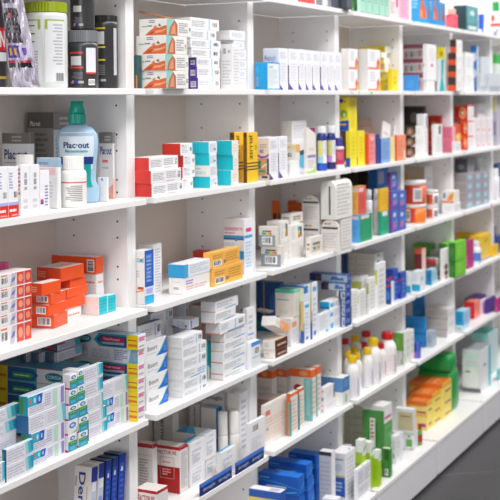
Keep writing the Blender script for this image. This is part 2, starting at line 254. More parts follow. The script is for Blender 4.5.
 'blkpic': ({'L':'2c211c','F':'f0efef','':'3a322e'},[('p','L',[(0.1,0.15),(0.3,0.85),(0.7,0.9),(0.9,0.4),(0.6,0.1)],'8a6450'),('p','L',[(0.3,0.3),(0.4,0.7),(0.65,0.6),(0.6,0.25)],'c49a80'),('p','L',[(0.55,0.0),(1,0.35),(1,0)],'d8ccc4'),('t','F',0.2,0.2,0.8,0.8,3,'d4d4d8')]),
 'whitetall': ('f1f1f2',[('t','F',0.2,0.1,0.8,0.6,6,'d8d8de'),('r','F',0.5,0.68,0.8,0.96,'3c4a52')]),
 'redpic': ({'F':'f2eeee','':'c2281c'},[('p','L',[(0,0.3),(0.4,0.5),(1,0.6),(1,0.3),(0.4,0.2)],'e05a38'),('p','L',[(0.4,0),(1,0.3),(1,0)],'e6cfc8'),('t','F',0.2,0.2,0.8,0.8,3,'d8d4d8')]),
 'redbig': ({'':'c4331f'},[('p','L',[(0.1,0.55),(0.4,0.85),(0.8,0.8),(0.9,0.6)],'e08a5a'),('r','L',0,0.0,1,0.3,'a8201a')]),
 'pinkst': ('ee84a0',[('t','L',0.1,0.1,0.9,0.9,6,'d8607e'),('r','F',0,0,1,1,'f0b4c0')]),
 'orred': ('d2603c',[('e','F',0.5,0.5,0.3,0.15,'e8d080'),('t','F',0.2,0.1,0.8,0.3,2,'e8a080')]),
 'red9': ({'L':'cf2318','':'f1eeee'},[('e','L',0.62,0.5,0.26,0.36,'e8b87a'),('e','L',0.62,0.5,0.17,0.24,'cf2318'),('e','L',0.62,0.5,0.09,0.14,'f0e0d0'),('r','L',0,0.85,0.7,1,'e0661c'),('r','F',0,0.92,1,1,'d8383a'),('t','F',0.2,0.15,0.8,0.8,4,'d6d2da')]),
 'whred': ('f0edf0',[('r','F',0,0,0.08,1,'e48a90'),('r','F',0.3,0.1,0.7,0.3,'e8a8b0'),('t','F',0.2,0.4,0.9,0.9,3,'d8d4dc')]),
 'purgr': ('b8b4c4',[('r','L',0,0.7,1,1,'d8d890'),('r','L',0.1,0.2,0.8,0.5,'8a7ab0')]),
 'rwrap': ('e9e3e6',[('b','F',0.3,0.2,0.46,0.78,0),('r','F',0.3,0.82,0.44,0.92,'e88060'),('p','F',[(0.5,0.05),(0.55,0.95),(0.64,0.95),(0.6,0.05)],'c4bcc8'),('p','F',[(0.52,0.3),(0.56,0.6),(0.62,0.7),(0.6,0.4)],'6878c0'),('r','F',0.655,0.05,0.815,0.95,'dd4a38'),('r','F',0.83,0.05,0.99,0.95,'d9402e'),('e','F',0.74,0.5,0.05,0.28,'f0a080'),('e','F',0.91,0.5,0.05,0.28,'ec9070')]),
 'pinkb': ('ea5f9c',[]),
 'orbar': ({'L':'ef5320','F':'f2561f','T':'efe6e0','':'ef5320'},[('b','L',0.25,0.18,0.85,0.82,0)]),
 'ortxt': ({'L':'ef5320','F':'f2561f','T':'efe6e0','':'ef5320'},[('t','L',0.05,0.25,0.55,0.75,3,'f6c0a8')]),
 'orflat': ({'L':'d8401c','F':'f2561f','T':'eee4dd','':'ef5320'},[('t','L',0.05,0.25,0.4,0.75,4,'f09a78'),('r','L',0.5,0.08,0.98,0.92,'e24a1c'),('p','T',[(0.2,0.2),(0.8,0.25),(0.7,0.6),(0.3,0.55)],'f0bda0')]),
 'orback': ({'L':'f0521d','F':'f0521d','T':'efe2da','':'ef5320'},[('b','L',0.8,0.1,0.96,0.85,1),('t','L',0.18,0.28,0.72,0.75,1,'f6b8a0')]),
 'whor': ('efedee',[('t','F',0.2,0.2,0.9,0.5,1,'e09880'),('t','L',0.2,0.2,0.9,0.5,1,'e09880')]),
 'cyanw': ({'L':'e6d9d6','F':'22bfce','T':'cfe8ea','':'e8e4e2'},[('t','F',0.1,0.15,0.9,0.85,4,'17a5b6')]),
 'ome': ({'L':'e9e6e3','F':'1e5fc0','':'eceaea'},[('w','L','OME',0.3,0.78,0.95,0.86,'2aa4b8',0),('t','L',0.1,0.5,0.6,0.64,3,'c0c0cc'),('r','L',0.35,0.28,0.9,0.33,'c44a38'),('p','L',[(0.1,0.24),(0.9,0.28),(0.9,0.25),(0.1,0.21)],'eba040'),('r','F',0,0.16,1,0.32,'dfe2f2'),('r','F',0.15,0.19,0.85,0.29,'a9b0e6'),('r','F',0,0,1,0.15,'15a9dc'),('t','F',0.15,0.4,0.85,0.94,9,'5a8ada'),('t','F',0.2,0.4,0.7,0.92,7,'8fb4ec')]),
 'wtxt': ('f0eff1',[('t','F',0.15,0.05,0.85,0.92,16,'c6c8d0'),('r','T',0,0,1,1,'ece9e6')]),
 'bluetop': ({'L':'2d9fd8','F':'e9eef4','T':'f0f0f2','':'eef0f4'},[('r','F',0,0,0.16,1,'4aa8dc'),('t','F',0.22,0.2,0.95,0.9,5,'c4cad6'),('r','L',0.0,0.0,1,0.06,'1d86c0')]),
 'bluebot': ('eeece9',[('b','L',0.3,0.25,0.7,0.45,0),('t','L',0.25,0.7,0.8,0.78,1,'ccc8c4'),('t','F',0.08,0.55,0.35,0.85,2,'9a7ac8'),('t','F',0.1,0.2,0.9,0.5,2,'e8b4b8')]),
 'redsm': ('d8392e',[('t','L',0.1,0.3,0.9,0.7,2,'f0a8a0')]),
 'oryel': ('f4b650',[('b','F',0.06,0.1,0.36,0.46,0),('t','F',0.05,0.56,0.4,0.85,2,'c8903a'),('t','F',0.5,0.25,0.95,0.85,4,'c8903a'),('r','F',0.42,0.2,0.5,0.4,'8a7a6a')]),
 'fluor': ('e6dedd',[('r','F',0,0,1,1,'e9eff8'),('w','L','FLUORODENT PA',0.06,0.79,0.93,0.85,'c83a78',0),('t','L',0.06,0.72,0.6,0.77,1,'d87098'),('r','L',0,0.64,1,0.7,'3a8ab8'),('r','L',0,0.62,1,0.645,'3a3a78'),('p','L',[(0.5,0.62),(0.62,0.66),(0.72,0.62),(0.62,0.59)],'3a8ab8'),('t','L',0.05,0.5,0.55,0.57,2,'9fc0d8'),('p','L',[(0,0.27),(0,0.42),(0.5,0.42),(0.5,0.27)],'1f2470'),('p','L',[(0.5,0.27),(0.5,0.42),(1,0.42),(1,0.27)],'1d96c8'),('t','L',0.3,0.3,0.8,0.39,2,'e8e8f4'),('r','F',0.2,0.76,0.85,0.83,'e0407e'),('r','F',0.05,0.65,0.95,0.7,'4a9ad8'),('t','F',0.15,0.1,0.85,0.6,8,'b4d4f0')]),
 'greybar': ('e3ded6',[('r','L',0,0,1,0.58,'8e9aa2'),('b','L',0.2,0.1,0.82,0.5,0),('t','L',0.25,0.7,0.85,0.84,1,'4a4444'),('r','L',0.2,0.6,0.32000000000000006,0.7,'3a9ae0'),('r','L',0.32000000000000006,0.6,0.44000000000000006,0.7,'3aa860'),('r','L',0.44000000000000006,0.6,0.56,0.7,'e8d830'),('r','L',0.56,0.6,0.6800000000000002,0.7,'f0a030'),('r','L',0.6800000000000002,0.6,0.8,0.7,'e8604a')]),
 'cream': ('e4e0da',[('t','L',0.2,0.55,0.8,0.75,1,'5a5454'),('t','F',0.1,0.2,0.9,0.8,3,'c8c4c0'),('r','L',0.2,0.36,0.31000000000000005,0.5,'3a9ae0'),('r','L',0.31000000000000005,0.36,0.42000000000000004,0.5,'3aa860'),('r','L',0.42000000000000004,0.36,0.53,0.5,'e8d830'),('r','L',0.53,0.36,0.6400000000000001,0.5,'f0a030'),('r','L',0.6400000000000001,0.36,0.75,0.5,'e8604a'),('t','F',0.2,0.55,0.8,0.75,1,'5a5454'),('r','F',0.2,0.36,0.31000000000000005,0.5,'3a9ae0'),('r','F',0.31000000000000005,0.36,0.42000000000000004,0.5,'3aa860'),('r','F',0.42000000000000004,0.36,0.53,0.5,'e8d830'),('r','F',0.53,0.36,0.6400000000000001,0.5,'f0a030'),('r','F',0.6400000000000001,0.36,0.75,0.5,'e8604a')]),
 'vlogo': ('ebe8e4',[('t','F',0.08,0.1,0.4,0.9,6,'cfcbc8'),('r','F',0.72,0.2,0.86,0.82,'4a4646'),('t','L',0.2,0.1,0.8,0.9,7,'cfcbc8'),('r','F',0.56,0.72,0.7,0.86,'3a9ae0'),('r','F',0.56,0.58,0.7,0.72,'3aa860'),('r','F',0.56,0.43999999999999995,0.7,0.58,'e8d830'),('r','F',0.56,0.3,0.7,0.43999999999999995,'f0a030'),('r','F',0.56,0.16,0.7,0.3,'e8604a')]),
 'vplain': ('e7e4e0',[('t','F',0.08,0.08,0.92,0.92,8,'cfcbc8'),('t','L',0.1,0.1,0.9,0.9,7,'cfcbc8')]),
 'orslim': ('dd6418',[('r','L',0.2,0.5,0.8,0.75,'4a2a10'),('r','F',0.2,0.5,0.8,0.75,'4a2a10')]),
 'dispF': ('e9e6e3',[('r','L',0.06,0.7,0.94,0.77,'3a3f3c'),('t','L',0.1,0.1,0.9,0.6,6,'cfcbc8'),('r','L',0.2,0.84,0.27,0.9,'3a9ae0'),('r','L',0.27,0.84,0.34,0.9,'3aa860'),('r','L',0.34,0.84,0.41000000000000003,0.9,'e8d830'),('r','L',0.41000000000000003,0.84,0.48000000000000004,0.9,'f0a030'),('r','L',0.48000000000000004,0.84,0.55,0.9,'e8604a')]),
 'dispB': ('e9e8e5',[('t','F',0.1,0.08,0.9,0.94,9,'c8c6c4'),('r','L',0.55,0.12,0.66,0.86,'2e3633')]),
 'yelred': ({'L':'f0b850','F':'e0584c','':'ecc060'},[('r','L',0,0.8,1,0.95,'f0d0c0'),('r','F',0.1,0.8,0.7,0.95,'f2c8cc'),('t','F',0.2,0.2,0.8,0.7,5,'d04840'),('t','L',0.1,0.2,0.8,0.7,5,'dca040')]),
 'blugrn': ({'L':'54a8e8','F':'129a68','':'60b0e0'},[('r','L',0,0.84,0.9,0.96,'d8d0e4'),('r','F',0.1,0.84,0.75,0.97,'e8d0d4'),('t','F',0.2,0.2,0.8,0.7,5,'2aa878'),('t','L',0.1,0.2,0.8,0.6,5,'4498dc')]),
 'yel2': ({'F':'efbe20','':'e8b018'},[('t','F',0.2,0.3,0.8,0.9,4,'dca810')]),
 'grn2': ({'F':'18a880','':'149a74'},[('r','F',0.2,0.8,0.8,1,'eceaea'),('t','F',0.2,0.2,0.8,0.6,3,'14987a')]),
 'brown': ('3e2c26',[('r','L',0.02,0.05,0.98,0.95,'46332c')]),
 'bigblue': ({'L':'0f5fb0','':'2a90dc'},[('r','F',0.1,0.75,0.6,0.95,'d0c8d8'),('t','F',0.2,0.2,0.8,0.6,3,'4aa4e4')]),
 'purblue': ({'L':'8a2f8a','':'4a52b4'},[('r','F',0.12,0.12,0.88,0.9,'3f74c8'),('e','F',0.45,0.72,0.2,0.1,'c8d0f0'),('e','F',0.4,0.3,0.14,0.16,'e0607e'),('t','F',0.5,0.2,0.85,0.5,2,'7a9ae0')]),
 'beigebk': ('c2b6a2',[('e','L',0.12,0.6,0.1,0.3,'c8b020'),('t','L',0.3,0.2,0.9,0.8,5,'b4a894')]),
 'picor': ('efe8e2',[('r','L',0,0,1,0.14,'e05a28'),('p','L',[(0.4,0.2),(0.9,0.2),(1,0.9),(0.75,0.75),(0.55,0.6)],'ef9a1c'),('r','L',0.1,0.4,0.3,0.8,'6a8ab8')]),
 'greydk': ({'L':'5f5c60','':'8a8a92'},[('e','L',0.5,0.4,0.25,0.2,'9a989c'),('t','L',0.1,0.6,0.9,0.9,2,'4a484c')]),
 'greyblu': ({'L':'a39c9e','':'8fa4b4'},[('r','F',0.0,0.88,1,1,'d0909c'),('e','F',0.45,0.5,0.25,0.28,'b4c8d6'),('r','L',0,0.85,1,1,'c8a8a8')]),
 'navy': ('1c3f86',[('t','L',0.2,0.4,0.8,0.7,2,'3a62b0')]),
 'tpicon': ({'F':'e5e4ee','L':'1d8a9c','T':'c4d4e2','':'dfe0ea'},[('r','L',0.05,0.1,0.5,0.9,'2f7a3c'),('t','F',0.05,0.1,0.5,0.42,3,'b9bad0'),('p','F',[(0.0,0.45),(0.0,0.95),(0.39,0.95),(0.36,0.45)],'1fb0cc'),('p','F',[(0.24,0.45),(0.252,0.95),(0.39,0.95),(0.36,0.45)],'2b54c4'),('e','F',0.06,0.7,0.0264,0.13999999999999999,'e8603c'),('e','F',0.18,0.7,0.0264,0.13999999999999999,'d8d8e0'),('e','F',0.3,0.7,0.0264,0.13999999999999999,'9ccfe8'),('r','F',0.66,0.1,0.78,0.92,'b4dcc8'),('t','F',0.45,0.2,0.62,0.85,5,'b4b6d4'),('r','F',0.88,0.08,0.96,0.92,'8f86cc')]),
 'tptext': ({'F':'e3e2ec','L':'1f5a8a','T':'d3dbe6','':'dfe0ea'},[('t','F',0.04,0.15,0.42,0.85,5,'c3c3d4'),('r','F',0.44,0.2,0.455,0.85,'d0d0dc'),('t','F',0.5,0.2,0.8,0.85,5,'c3c3d4'),('p','F',[(0.8,0),(0.74,1),(1,1),(1,0)],'bfe2dc'),('p','F',[(0.93,0),(0.88,1),(1,1),(1,0)],'6fb8cf')]),
 'tpfade': ({'F':'e4e3ec','L':'1d4a8a','T':'cfe2e8','':'dfe0ea'},[('t','F',0.05,0.15,0.68,0.85,4,'c4c4d4'),('p','F',[(0.72,0.15),(0.68,1),(1,1),(1,0.2)],'9cd4dc'),('p','F',[(0.82,0.2),(0.78,1),(1,1),(1,0.25)],'48b4c8'),('p','F',[(0.92,0.3),(0.88,1),(1,1),(1,0.3)],'1f98b8'),('r','L',0.1,0.2,0.5,0.8,'2a8a4a')]),
 'tpopen': ({'F':'e4e3ec','L':'1fb0c8','T':'26a8c4','':'dfe0ea'},[('t','F',0.05,0.1,0.9,0.6,3,'c4c4d4')]),
 'tpend': ({'F':'eaebee','L':'d6d3d8','T':'dcdde2','':'e2e2e8'},[('r','F',0,0,1,0.42,'1f9ab4'),('r','F',0,0.4,1,0.6,'3f8a4c'),('e','F',0.5,0.78,0.3,0.13,'2b7cae'),('e','F',0.52,0.77,0.16,0.07,'bfe0ee'),('t','F',0.15,0.44,0.85,0.56,1,'8fc86a'),('r','L',0,0,1,0.14,'cc2a74'),('t','F',0.2,0.12,0.8,0.3,2,'7fcfdc')]),
 'tpendc': ({'F':'e8e9ec','L':'d6d3d8','':'e2e2e8'},[('e','F',0.45,0.62,0.34,0.2,'3f6fc0'),('e','F',0.45,0.62,0.2,0.1,'bfd8f0'),('p','F',[(0.3,0.1),(0.8,0.2),(0.95,0.5),(0.9,0.1)],'58b070'),('r','L',0,0,1,0.14,'cc2a74')]),
 'corega': ({'L':'d3d4d8','F':'eff0f2','T':'9fb4c8','':'d8d9de'},[('p','L',[(0.0,0.1),(0,0.9),(0.3,0.9),(0.4,0.5),(0.3,0.1)],'cfcfd4'),('e','L',0.19,0.5,0.14,0.33,'2a8f9f'),('e','L',0.19,0.5,0.125,0.27,'17697c'),('w','L','COREGA',0.08,0.38,0.3,0.62,'a9d8de',0),('p','L',[(0.36,0.5),(0.44,0.95),(0.84,0.95),(0.84,0.05),(0.44,0.05)],'1f93ad'),('p','L',[(0.4,0.5),(0.46,0.82),(0.84,0.82),(0.84,0.1),(0.5,0.1)],'15457f'),('p','L',[(0.44,0.55),(0.5,0.74),(0.8,0.74),(0.8,0.42),(0.5,0.42)],'b3264a'),('w','L','Total Protect',0.5,0.5,0.74,0.66,'efc8d0',0),('p','L',[(0.46,0.36),(0.8,0.4),(0.8,0.24),(0.5,0.2)],'9fa8b4'),('r','L',0.84,0,1,1,'e3c814'),('t','L',0.86,0.55,0.99,0.72,1,'c04a1c'),('r','L',0.86,0.2,0.99,0.38,'d07820'),('t','F',0.1,0.55,0.9,0.9,2,'e0588c'),('r','F',0.1,0.6,0.7,0.8,'e486ac'),('t','F',0.1,0.15,0.8,0.35,1,'b8b8c4')]),
 'coregaG': ({'L':'d3d4d8','F':'eff0f2','T':'3a90b4','':'d8d9de'},[('p','L',[(0.62,0.5),(0.7,0.9),(1,0.9),(1,0.1),(0.7,0.1)],'d6d6dc'),('e','L',0.84,0.5,0.13,0.34,'3a9cb0'),('e','L',0.84,0.5,0.115,0.27,'17697c'),('w','L','COREGA',0.74,0.38,0.94,0.62,'b4dde2',0),('r','L',0.19,0.02,0.6,0.98,'1f93ad'),('p','L',[(0.19,0.1),(0.19,0.95),(0.55,0.9),(0.62,0.5),(0.55,0.1)],'15558f'),('p','L',[(0.26,0.25),(0.26,0.6),(0.52,0.6),(0.56,0.42),(0.5,0.25)],'3f9a5a'),('t','L',0.28,0.34,0.5,0.5,1,'cfe8c0'),('r','L',0,0,0.19,1,'e3c814'),('r','L',0.02,0.2,0.17,0.4,'d07820'),('r','T',0.0,0.0,0.05,1,'c83a5a')]),
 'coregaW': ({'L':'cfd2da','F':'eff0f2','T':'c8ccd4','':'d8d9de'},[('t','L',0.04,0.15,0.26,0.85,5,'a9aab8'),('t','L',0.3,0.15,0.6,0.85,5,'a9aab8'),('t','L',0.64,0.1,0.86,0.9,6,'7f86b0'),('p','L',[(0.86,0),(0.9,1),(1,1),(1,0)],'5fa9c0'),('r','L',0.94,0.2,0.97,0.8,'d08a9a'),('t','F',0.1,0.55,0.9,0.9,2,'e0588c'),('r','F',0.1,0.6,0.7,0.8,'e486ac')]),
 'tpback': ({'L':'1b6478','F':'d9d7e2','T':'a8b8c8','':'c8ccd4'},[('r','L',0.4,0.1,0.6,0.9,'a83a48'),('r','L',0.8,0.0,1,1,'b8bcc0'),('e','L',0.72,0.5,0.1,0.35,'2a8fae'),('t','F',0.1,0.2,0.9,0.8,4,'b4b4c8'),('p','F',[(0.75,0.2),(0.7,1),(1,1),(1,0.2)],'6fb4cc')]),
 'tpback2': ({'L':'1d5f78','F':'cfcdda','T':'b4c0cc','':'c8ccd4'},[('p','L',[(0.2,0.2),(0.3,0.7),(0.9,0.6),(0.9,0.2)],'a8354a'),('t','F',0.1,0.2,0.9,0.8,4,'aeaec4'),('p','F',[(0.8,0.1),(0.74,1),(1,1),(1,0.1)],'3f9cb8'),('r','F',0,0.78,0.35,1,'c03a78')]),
 'iboo': ({'F':'f2f2f4','L':'e6e6ea','T':'dfe2ea','':'ededf0'},[('w','F','iboort',0.12,0.42,0.56,0.72,'8d8f96',0),('t','F',0.1,0.2,0.6,0.28,1,'c8cad2'),('p','F',[(0.55,0),(0.75,0.3),(0.92,0.75),(1,1),(1,0)],'1a6cd2'),('p','F',[(0.5,0),(0.7,0.3),(0.88,0.75),(0.95,0.95),(0.92,0.75),(0.75,0.3),(0.57,0)],'4fc0b0'),('t','F',0.85,0.15,0.98,0.5,2,'5aa0ec')]),
 'iboback': ({'F':'f0f0f4','L':'d9dde6','T':'8a929e','':'ededf0'},[('r','F',0.7,0.1,0.74,0.9,'78b0ec'),('b','F',0.8,0.2,0.97,0.8,0),('t','F',0.06,0.2,0.6,0.7,3,'c8cad4'),('p','T',[(0.5,0.0),(0.6,0.5),(0.95,0.7),(1,0.0)],'1a5cb0')]),
 'ibotop': ({'F':'eef0f6','L':'e8ecf4','':'ededf0'},[('p','L',[(0.0,0.3),(0,0.0),(0.5,0.0)],'3a78cc'),('t','L',0.3,0.2,0.8,0.8,3,'b8c4da'),('r','F',0.1,0.1,0.25,0.9,'5a9ae8'),('e','L',0.8,0.3,0.05,0.15,'c04a5a')]),
 'whend': ({'F':'f0f1f4','L':'e9e9ea','':'ecedf0'},[('t','F',0.05,0.2,0.6,0.8,5,'b9bac6'),('r','F',0.68,0.08,0.72,0.92,'8fc0f4'),('b','F',0.78,0.25,0.97,0.8,0),('t','L',0.3,0.4,0.7,0.6,1,'dcdcde')]),
 'whend2': ({'F':'f0f1f4','L':'e9e9ea','':'ecedf0'},[('t','F',0.05,0.25,0.5,0.8,5,'b9bac6'),('p','F',[(0.3,0.02),(0.9,0.08),(0.9,0.18),(0.3,0.12)],'5fb0e0'),('t','F',0.6,0.3,0.95,0.7,2,'6fa8e8')]),
 'orline': ({'F':'eff0f2','L':'d6dcde','B':'e0662a','':'e8eaec'},[('r','L',0,0,1,0.07,'e2682c'),('t','F',0.06,0.35,0.8,0.85,4,'b9bac6'),('p','F',[(0.4,0.1),(0.9,0.16),(0.9,0.24),(0.4,0.18)],'3f86e0'),('p','F',[(0.4,0.1),(0.55,0.12),(0.55,0.2),(0.4,0.18)],'5cc09a')]),
 'orlineb': ({'F':'eff0f2','L':'d3d9dc','B':'e0662a','':'e8eaec'},[('r','L',0,0,1,0.09,'e2682c'),('t','F',0.05,0.3,0.35,0.8,4,'b9bac6'),('r','F',0.6,0.1,0.63,0.9,'7fb4f0'),('b','F',0.72,0.3,0.95,0.85,0),('p','F',[(0.3,0.05),(0.98,0.08),(0.98,0.16),(0.3,0.12)],'3f86e0')]),
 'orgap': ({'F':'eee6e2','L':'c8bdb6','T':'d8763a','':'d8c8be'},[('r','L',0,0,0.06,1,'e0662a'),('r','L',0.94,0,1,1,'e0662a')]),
 'tealsliv': ('2fb8c4',[('p','F',[(0.0,0.0),(0,0.4),(1,0.1),(1,0)],'e8f0f2')]),
 'whtall2': ('f1f2f5',[('t','F',0.2,0.05,0.8,0.5,4,'d0d4de'),('t','F',0.2,0.6,0.8,0.9,3,'c8d0de'),('r','F',0.1,0.52,0.9,0.55,'6aa8e8')]),
 'smblue': ({'F':'eef1f6','':'eceef2'},[('r','F',0,0.84,1,1,'4a94e6'),('r','F',0.1,0.4,0.9,0.44,'8fc0f0'),('b','F',0.35,0.5,0.9,0.8,0)]),
 'brownb': ({'L':'eae4dc','F':'5a2c1a','T':'d8c4b4','':'5a2c1a'},[('t','L',0.15,0.25,0.5,0.7,3,'c8c4c0'),('t','F',0.2,0.25,0.9,0.65,1,'d8b49a')]),
 'tiltw': ({'':'eeebe6'},[('r','F',0.35,0.02,0.98,0.95,'f0a268'),('t','F',0.1,0.2,0.7,0.7,3,'cfccc8'),('t','T',0.1,0.2,0.8,0.7,4,'d4d0cc')]),
 'brownflat': ({'':'e9e0d6'},[('r','L',0.0,0.2,1,0.8,'6a3a26'),('r','F',0,0.2,1,0.8,'6a3a26')]),
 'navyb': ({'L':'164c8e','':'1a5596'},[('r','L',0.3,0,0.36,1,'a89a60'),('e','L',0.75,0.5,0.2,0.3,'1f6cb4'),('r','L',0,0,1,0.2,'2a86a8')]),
 'creamteal': ({'L':'e2d9cf','F':'dfdbd4','T':'7fd0b8','':'dcd6cc'},[('r','L',0,0.88,1,1,'4cc4a0'),('r','F',0,0.9,1,1,'6fcdb0'),('t','L',0.12,0.58,0.75,0.68,1,'7fb8ac'),('t','L',0.2,0.1,0.7,0.26,3,'b8d0c0'),('t','F',0.2,0.2,0.8,0.7,4,'cfd6c8')]),
 'whor2': ('edeaea',[('e','L',0.45,0.72,0.12,0.08,'e8943a'),('t','L',0.15,0.1,0.85,0.5,4,'d0ccd0'),('r','F',0.1,0.65,0.6,0.85,'e8a070'),('t','F',0.1,0.1,0.9,0.6,6,'d0d0d8')]),
 'bluthin': ({'L':'d9c070','F':'edf0f6','T':'5a8ac8','':'e0e4ec'},[('r','L',0,0,1,0.3,'1c62b8'),('r','L',0,0.3,1,0.34,'e0a030'),('r','F',0.2,0.84,0.8,0.92,'38b0e6'),('t','F',0.25,0.2,0.75,0.75,6,'c4cfe2'),('r','F',0.3,0.06,0.7,0.14,'5a78c0'),('r','F',0.0,0.0,0.08,0.5,'1c62b8')]),
 'palegrn': ({'L':'dde2c8','F':'dfe8f2','T':'8fa8c8','':'dfe2d8'},[('r','L',0,0.86,1,1,'3f70b4'),('r','F',0,0.5,0.6,0.95,'3a7ac0')]),
 'cyansq': ({'L':'1da8e0','':'eff1f5'},[('r','L',0,0,1,0.4,'1280c0'),('t','F',0.3,0.2,0.9,0.8,4,'c8d0de'),('r','F',0.06,0.25,0.26,0.7,'30b4e8')]),
 'whsq': ('eef0f4',[('r','F',0.04,0.2,0.22,0.62,'30b4e8'),('t','F',0.3,0.15,0.92,0.85,5,'c8d0de')]),
 'whsq2': ('eef0f4',[('r','F',0.7,0.06,0.9,0.2,'30b4e8'),('t','F',0.12,0.25,0.9,0.9,8,'ccd2de')]),
 'gbst': ({'L':'b9c4d2','F':'1e3f96','T':'27508f','':'2a4a92'},[('r','L',0,0.0,0.32,1,'22305c'),('r','L',0.16,0.2,0.3,0.7,'6a4a3a'),('r','L',0,0.9,1,1,'27459a'),('p','L',[(0.55,0.2),(0.6,0.75),(0.72,0.75),(0.78,0.5),(0.9,0.6),(0.92,0.2)],'3f74b8'),('r','F',0.2,0.3,0.8,0.7,'6f86c8')]),
 'creamst': ({'L':'c9c5bc','F':'eff0f0','':'d4d0c8'},[('r','L',0,0.0,1,0.1,'b4b0a6'),('e','L',0.3,0.5,0.03,0.15,'d08a80'),('t','L',0.4,0.3,0.9,0.6,1,'b8b4aa'),('e','F',0.4,0.6,0.2,0.2,'8fb8b0'),('r','F',0,0,1,0.08,'c8c8cc')]),
 'whv': ('efefef',[('r','L',0.1,0.55,0.95,0.86,'c3c85a'),('t','F',0.2,0.1,0.8,0.9,7,'d4d4d8')]),
 'whv2': ('efefef',[('r','L',0.1,0.0,0.9,0.5,'88a858'),('t','F',0.2,0.1,0.8,0.9,7,'d4d4d8')]),
 'blured': ({'L':'1d3f9e','F':'2a52b4','':'2448a0'},[('p','L',[(0.1,0.7),(0.9,0.8),(0.9,0.7),(0.1,0.6)],'d83a3a'),('e','L',0.5,0.4,0.3,0.2,'4a7ad8'),('t','F',0.2,0.2,0.8,0.8,4,'6a8ad8')]),
 'bluredw': ({'L':'1d4ba8','F':'e6eaf4','':'2448a0'},[('p','L',[(0.1,0.82),(0.9,0.9),(0.9,0.8),(0.1,0.72)],'d83a3a'),('e','L',0.5,0.4,0.3,0.2,'3f8ad8')]),
 'tealbot': ('e4eaee',[('r','L',0,0,1,0.34,'12a0c8'),('r','F',0,0,1,0.06,'9cc8d8'),('e','F',0.4,0.6,0.2,0.1,'8fc0dc'),('t','L',0.2,0.5,0.7,0.85,3,'c8d4dc')]),
 'bluecube': ({'L':'148fc4','':'a9cfe0'},[('e','L',0.5,0.5,0.25,0.35,'0f6ca8'),('t','F',0.2,0.2,0.8,0.8,3,'8ab8d0')]),
 'grnbig': ('4f9a2c',[('r','L',0,0,0.5,1,'5aa834'),('r','F',0.0,0.0,1,1,'52a030')]),
 'dkred': ({'L':'6e2228','T':'d8583e','':'e8c8c4'},[('r','L',0,0.86,1,1,'e0604a'),('r','F',0,0.0,1,1,'efc4c0')]),
 'greystr': ({'L':'b4aeac','':'ccc8c8'},[('r','L',0,0.2,1,0.34,'6f6a6a'),('r','L',0,0.55,1,0.7,'7a7474'),('r','L',0,0.85,1,0.95,'908a8a')]),
 'redbrn': ({'L':'a8323c','':'f0eeee'},[('r','L',0.3,0.2,0.9,0.7,'8a5a48'),('r','L',0,0.8,1,1,'d8485a')]),
 'whdkred': ('f0edee',[('e','F',0.5,0.4,0.24,0.09,'7a2030'),('e','F',0.5,0.2,0.24,0.09,'7a2030'),('e','F',0.5,0.05,0.2,0.04,'7a2030')]),
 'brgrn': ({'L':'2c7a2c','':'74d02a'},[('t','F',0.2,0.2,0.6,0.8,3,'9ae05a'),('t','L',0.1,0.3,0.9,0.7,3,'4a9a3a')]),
 'magenta': ('cf2f8e',[('t','L',0.2,0.1,0.8,0.5,3,'e88ac0'),('r','F',0,0,1,1,'b82a7e')]),
 'yelbig': ({'':'f0c52c'},[('r','L',0.3,0.6,0.7,0.8,'a8b060'),('r','F',0.0,0,1,0.06,'4a7ac8'),('r','L',0,0,1,0.08,'d8503a'),('t','F',0.2,0.25,0.8,0.5,3,'e0dca0'),('t','F',0.3,0.7,0.8,0.85,2,'a89840')]),
 'yelsm': ('f0c020',[]),
 'dentw': ({'L':'dcd7d2','F':'bfc8e0','':'d6d2ce'},[('w','L','Dentil',0.26,0.36,0.66,0.93,'1d3a86',90),('t','L',0.05,0.7,0.18,0.95,1,'a8a8b0'),('t','L',0.74,0.4,0.82,0.9,1,'b8b4b4'),('r','F',0,0.82,1,1,'1a3aa0'),('r','F',0.15,0.7,0.85,0.81,'e8e8f0'),('r','F',0.2,0.45,0.8,0.6,'8f9ad8'),('r','F',0.15,0.3,0.8,0.44,'e4e6f2'),('r','F',0,0,1,0.26,'1c46ac')]),
 'dentb': ({'L':'16254e','F':'1b3fa4','T':'0f1c44','':'1a3488'},[('t','F',0.2,0.3,0.8,0.9,9,'3f68c8'),('r','F',0.3,0.78,0.6,0.84,'c8d4f4'),('r','T',0,0.0,1,0.2,'1c7a80'),('t','F',0.15,0.05,0.85,0.3,4,'5a7ad0')]),
 'factor': ({'L':'e9e3df','F':'e4e0e0','T':'ece6e2','':'e4dedb'},[('r','L',0,0.93,1,1,'b51f2a'),('r','F',0,0.93,1,1,'b51f2a'),('r','L',0,0.0,1,0.56,'b01a1e'),('w','L','FACTOR RE',0.18,0.82,0.88,0.9,'b04048',0),('r','L',0.28,0.3,0.8,0.76,'b7a5a0'),('r','L',0.295,0.56,0.785,0.75,'e6dfda'),('r','L',0.295,0.31,0.785,0.56,'a8181c'),('t','L',0.36,0.62,0.72,0.68,1,'d88a88'),('t','L',0.36,0.36,0.7,0.52,3,'e8a8a4'),('r','T',0,0,1,0.06,'b51f2a'),('r','T',0.94,0,1,1,'b51f2a'),('t','F',0.15,0.1,0.85,0.88,14,'bcbac0')]),
 'factor2': ({'L':'e6dfda','F':'e4e0e0','T':'ece6e2','':'e4dedb'},[('r','L',0,0.93,1,1,'b51f2a'),('t','L',0.12,0.1,0.72,0.75,14,'aeaab0'),('r','L',0.0,0.8,1,0.81,'d8b4b0'),('r','T',0,0,1,0.06,'b51f2a'),('r','T',0.45,0,0.5,1,'c84a50'),('r','F',0,0.93,1,1,'b51f2a')]),
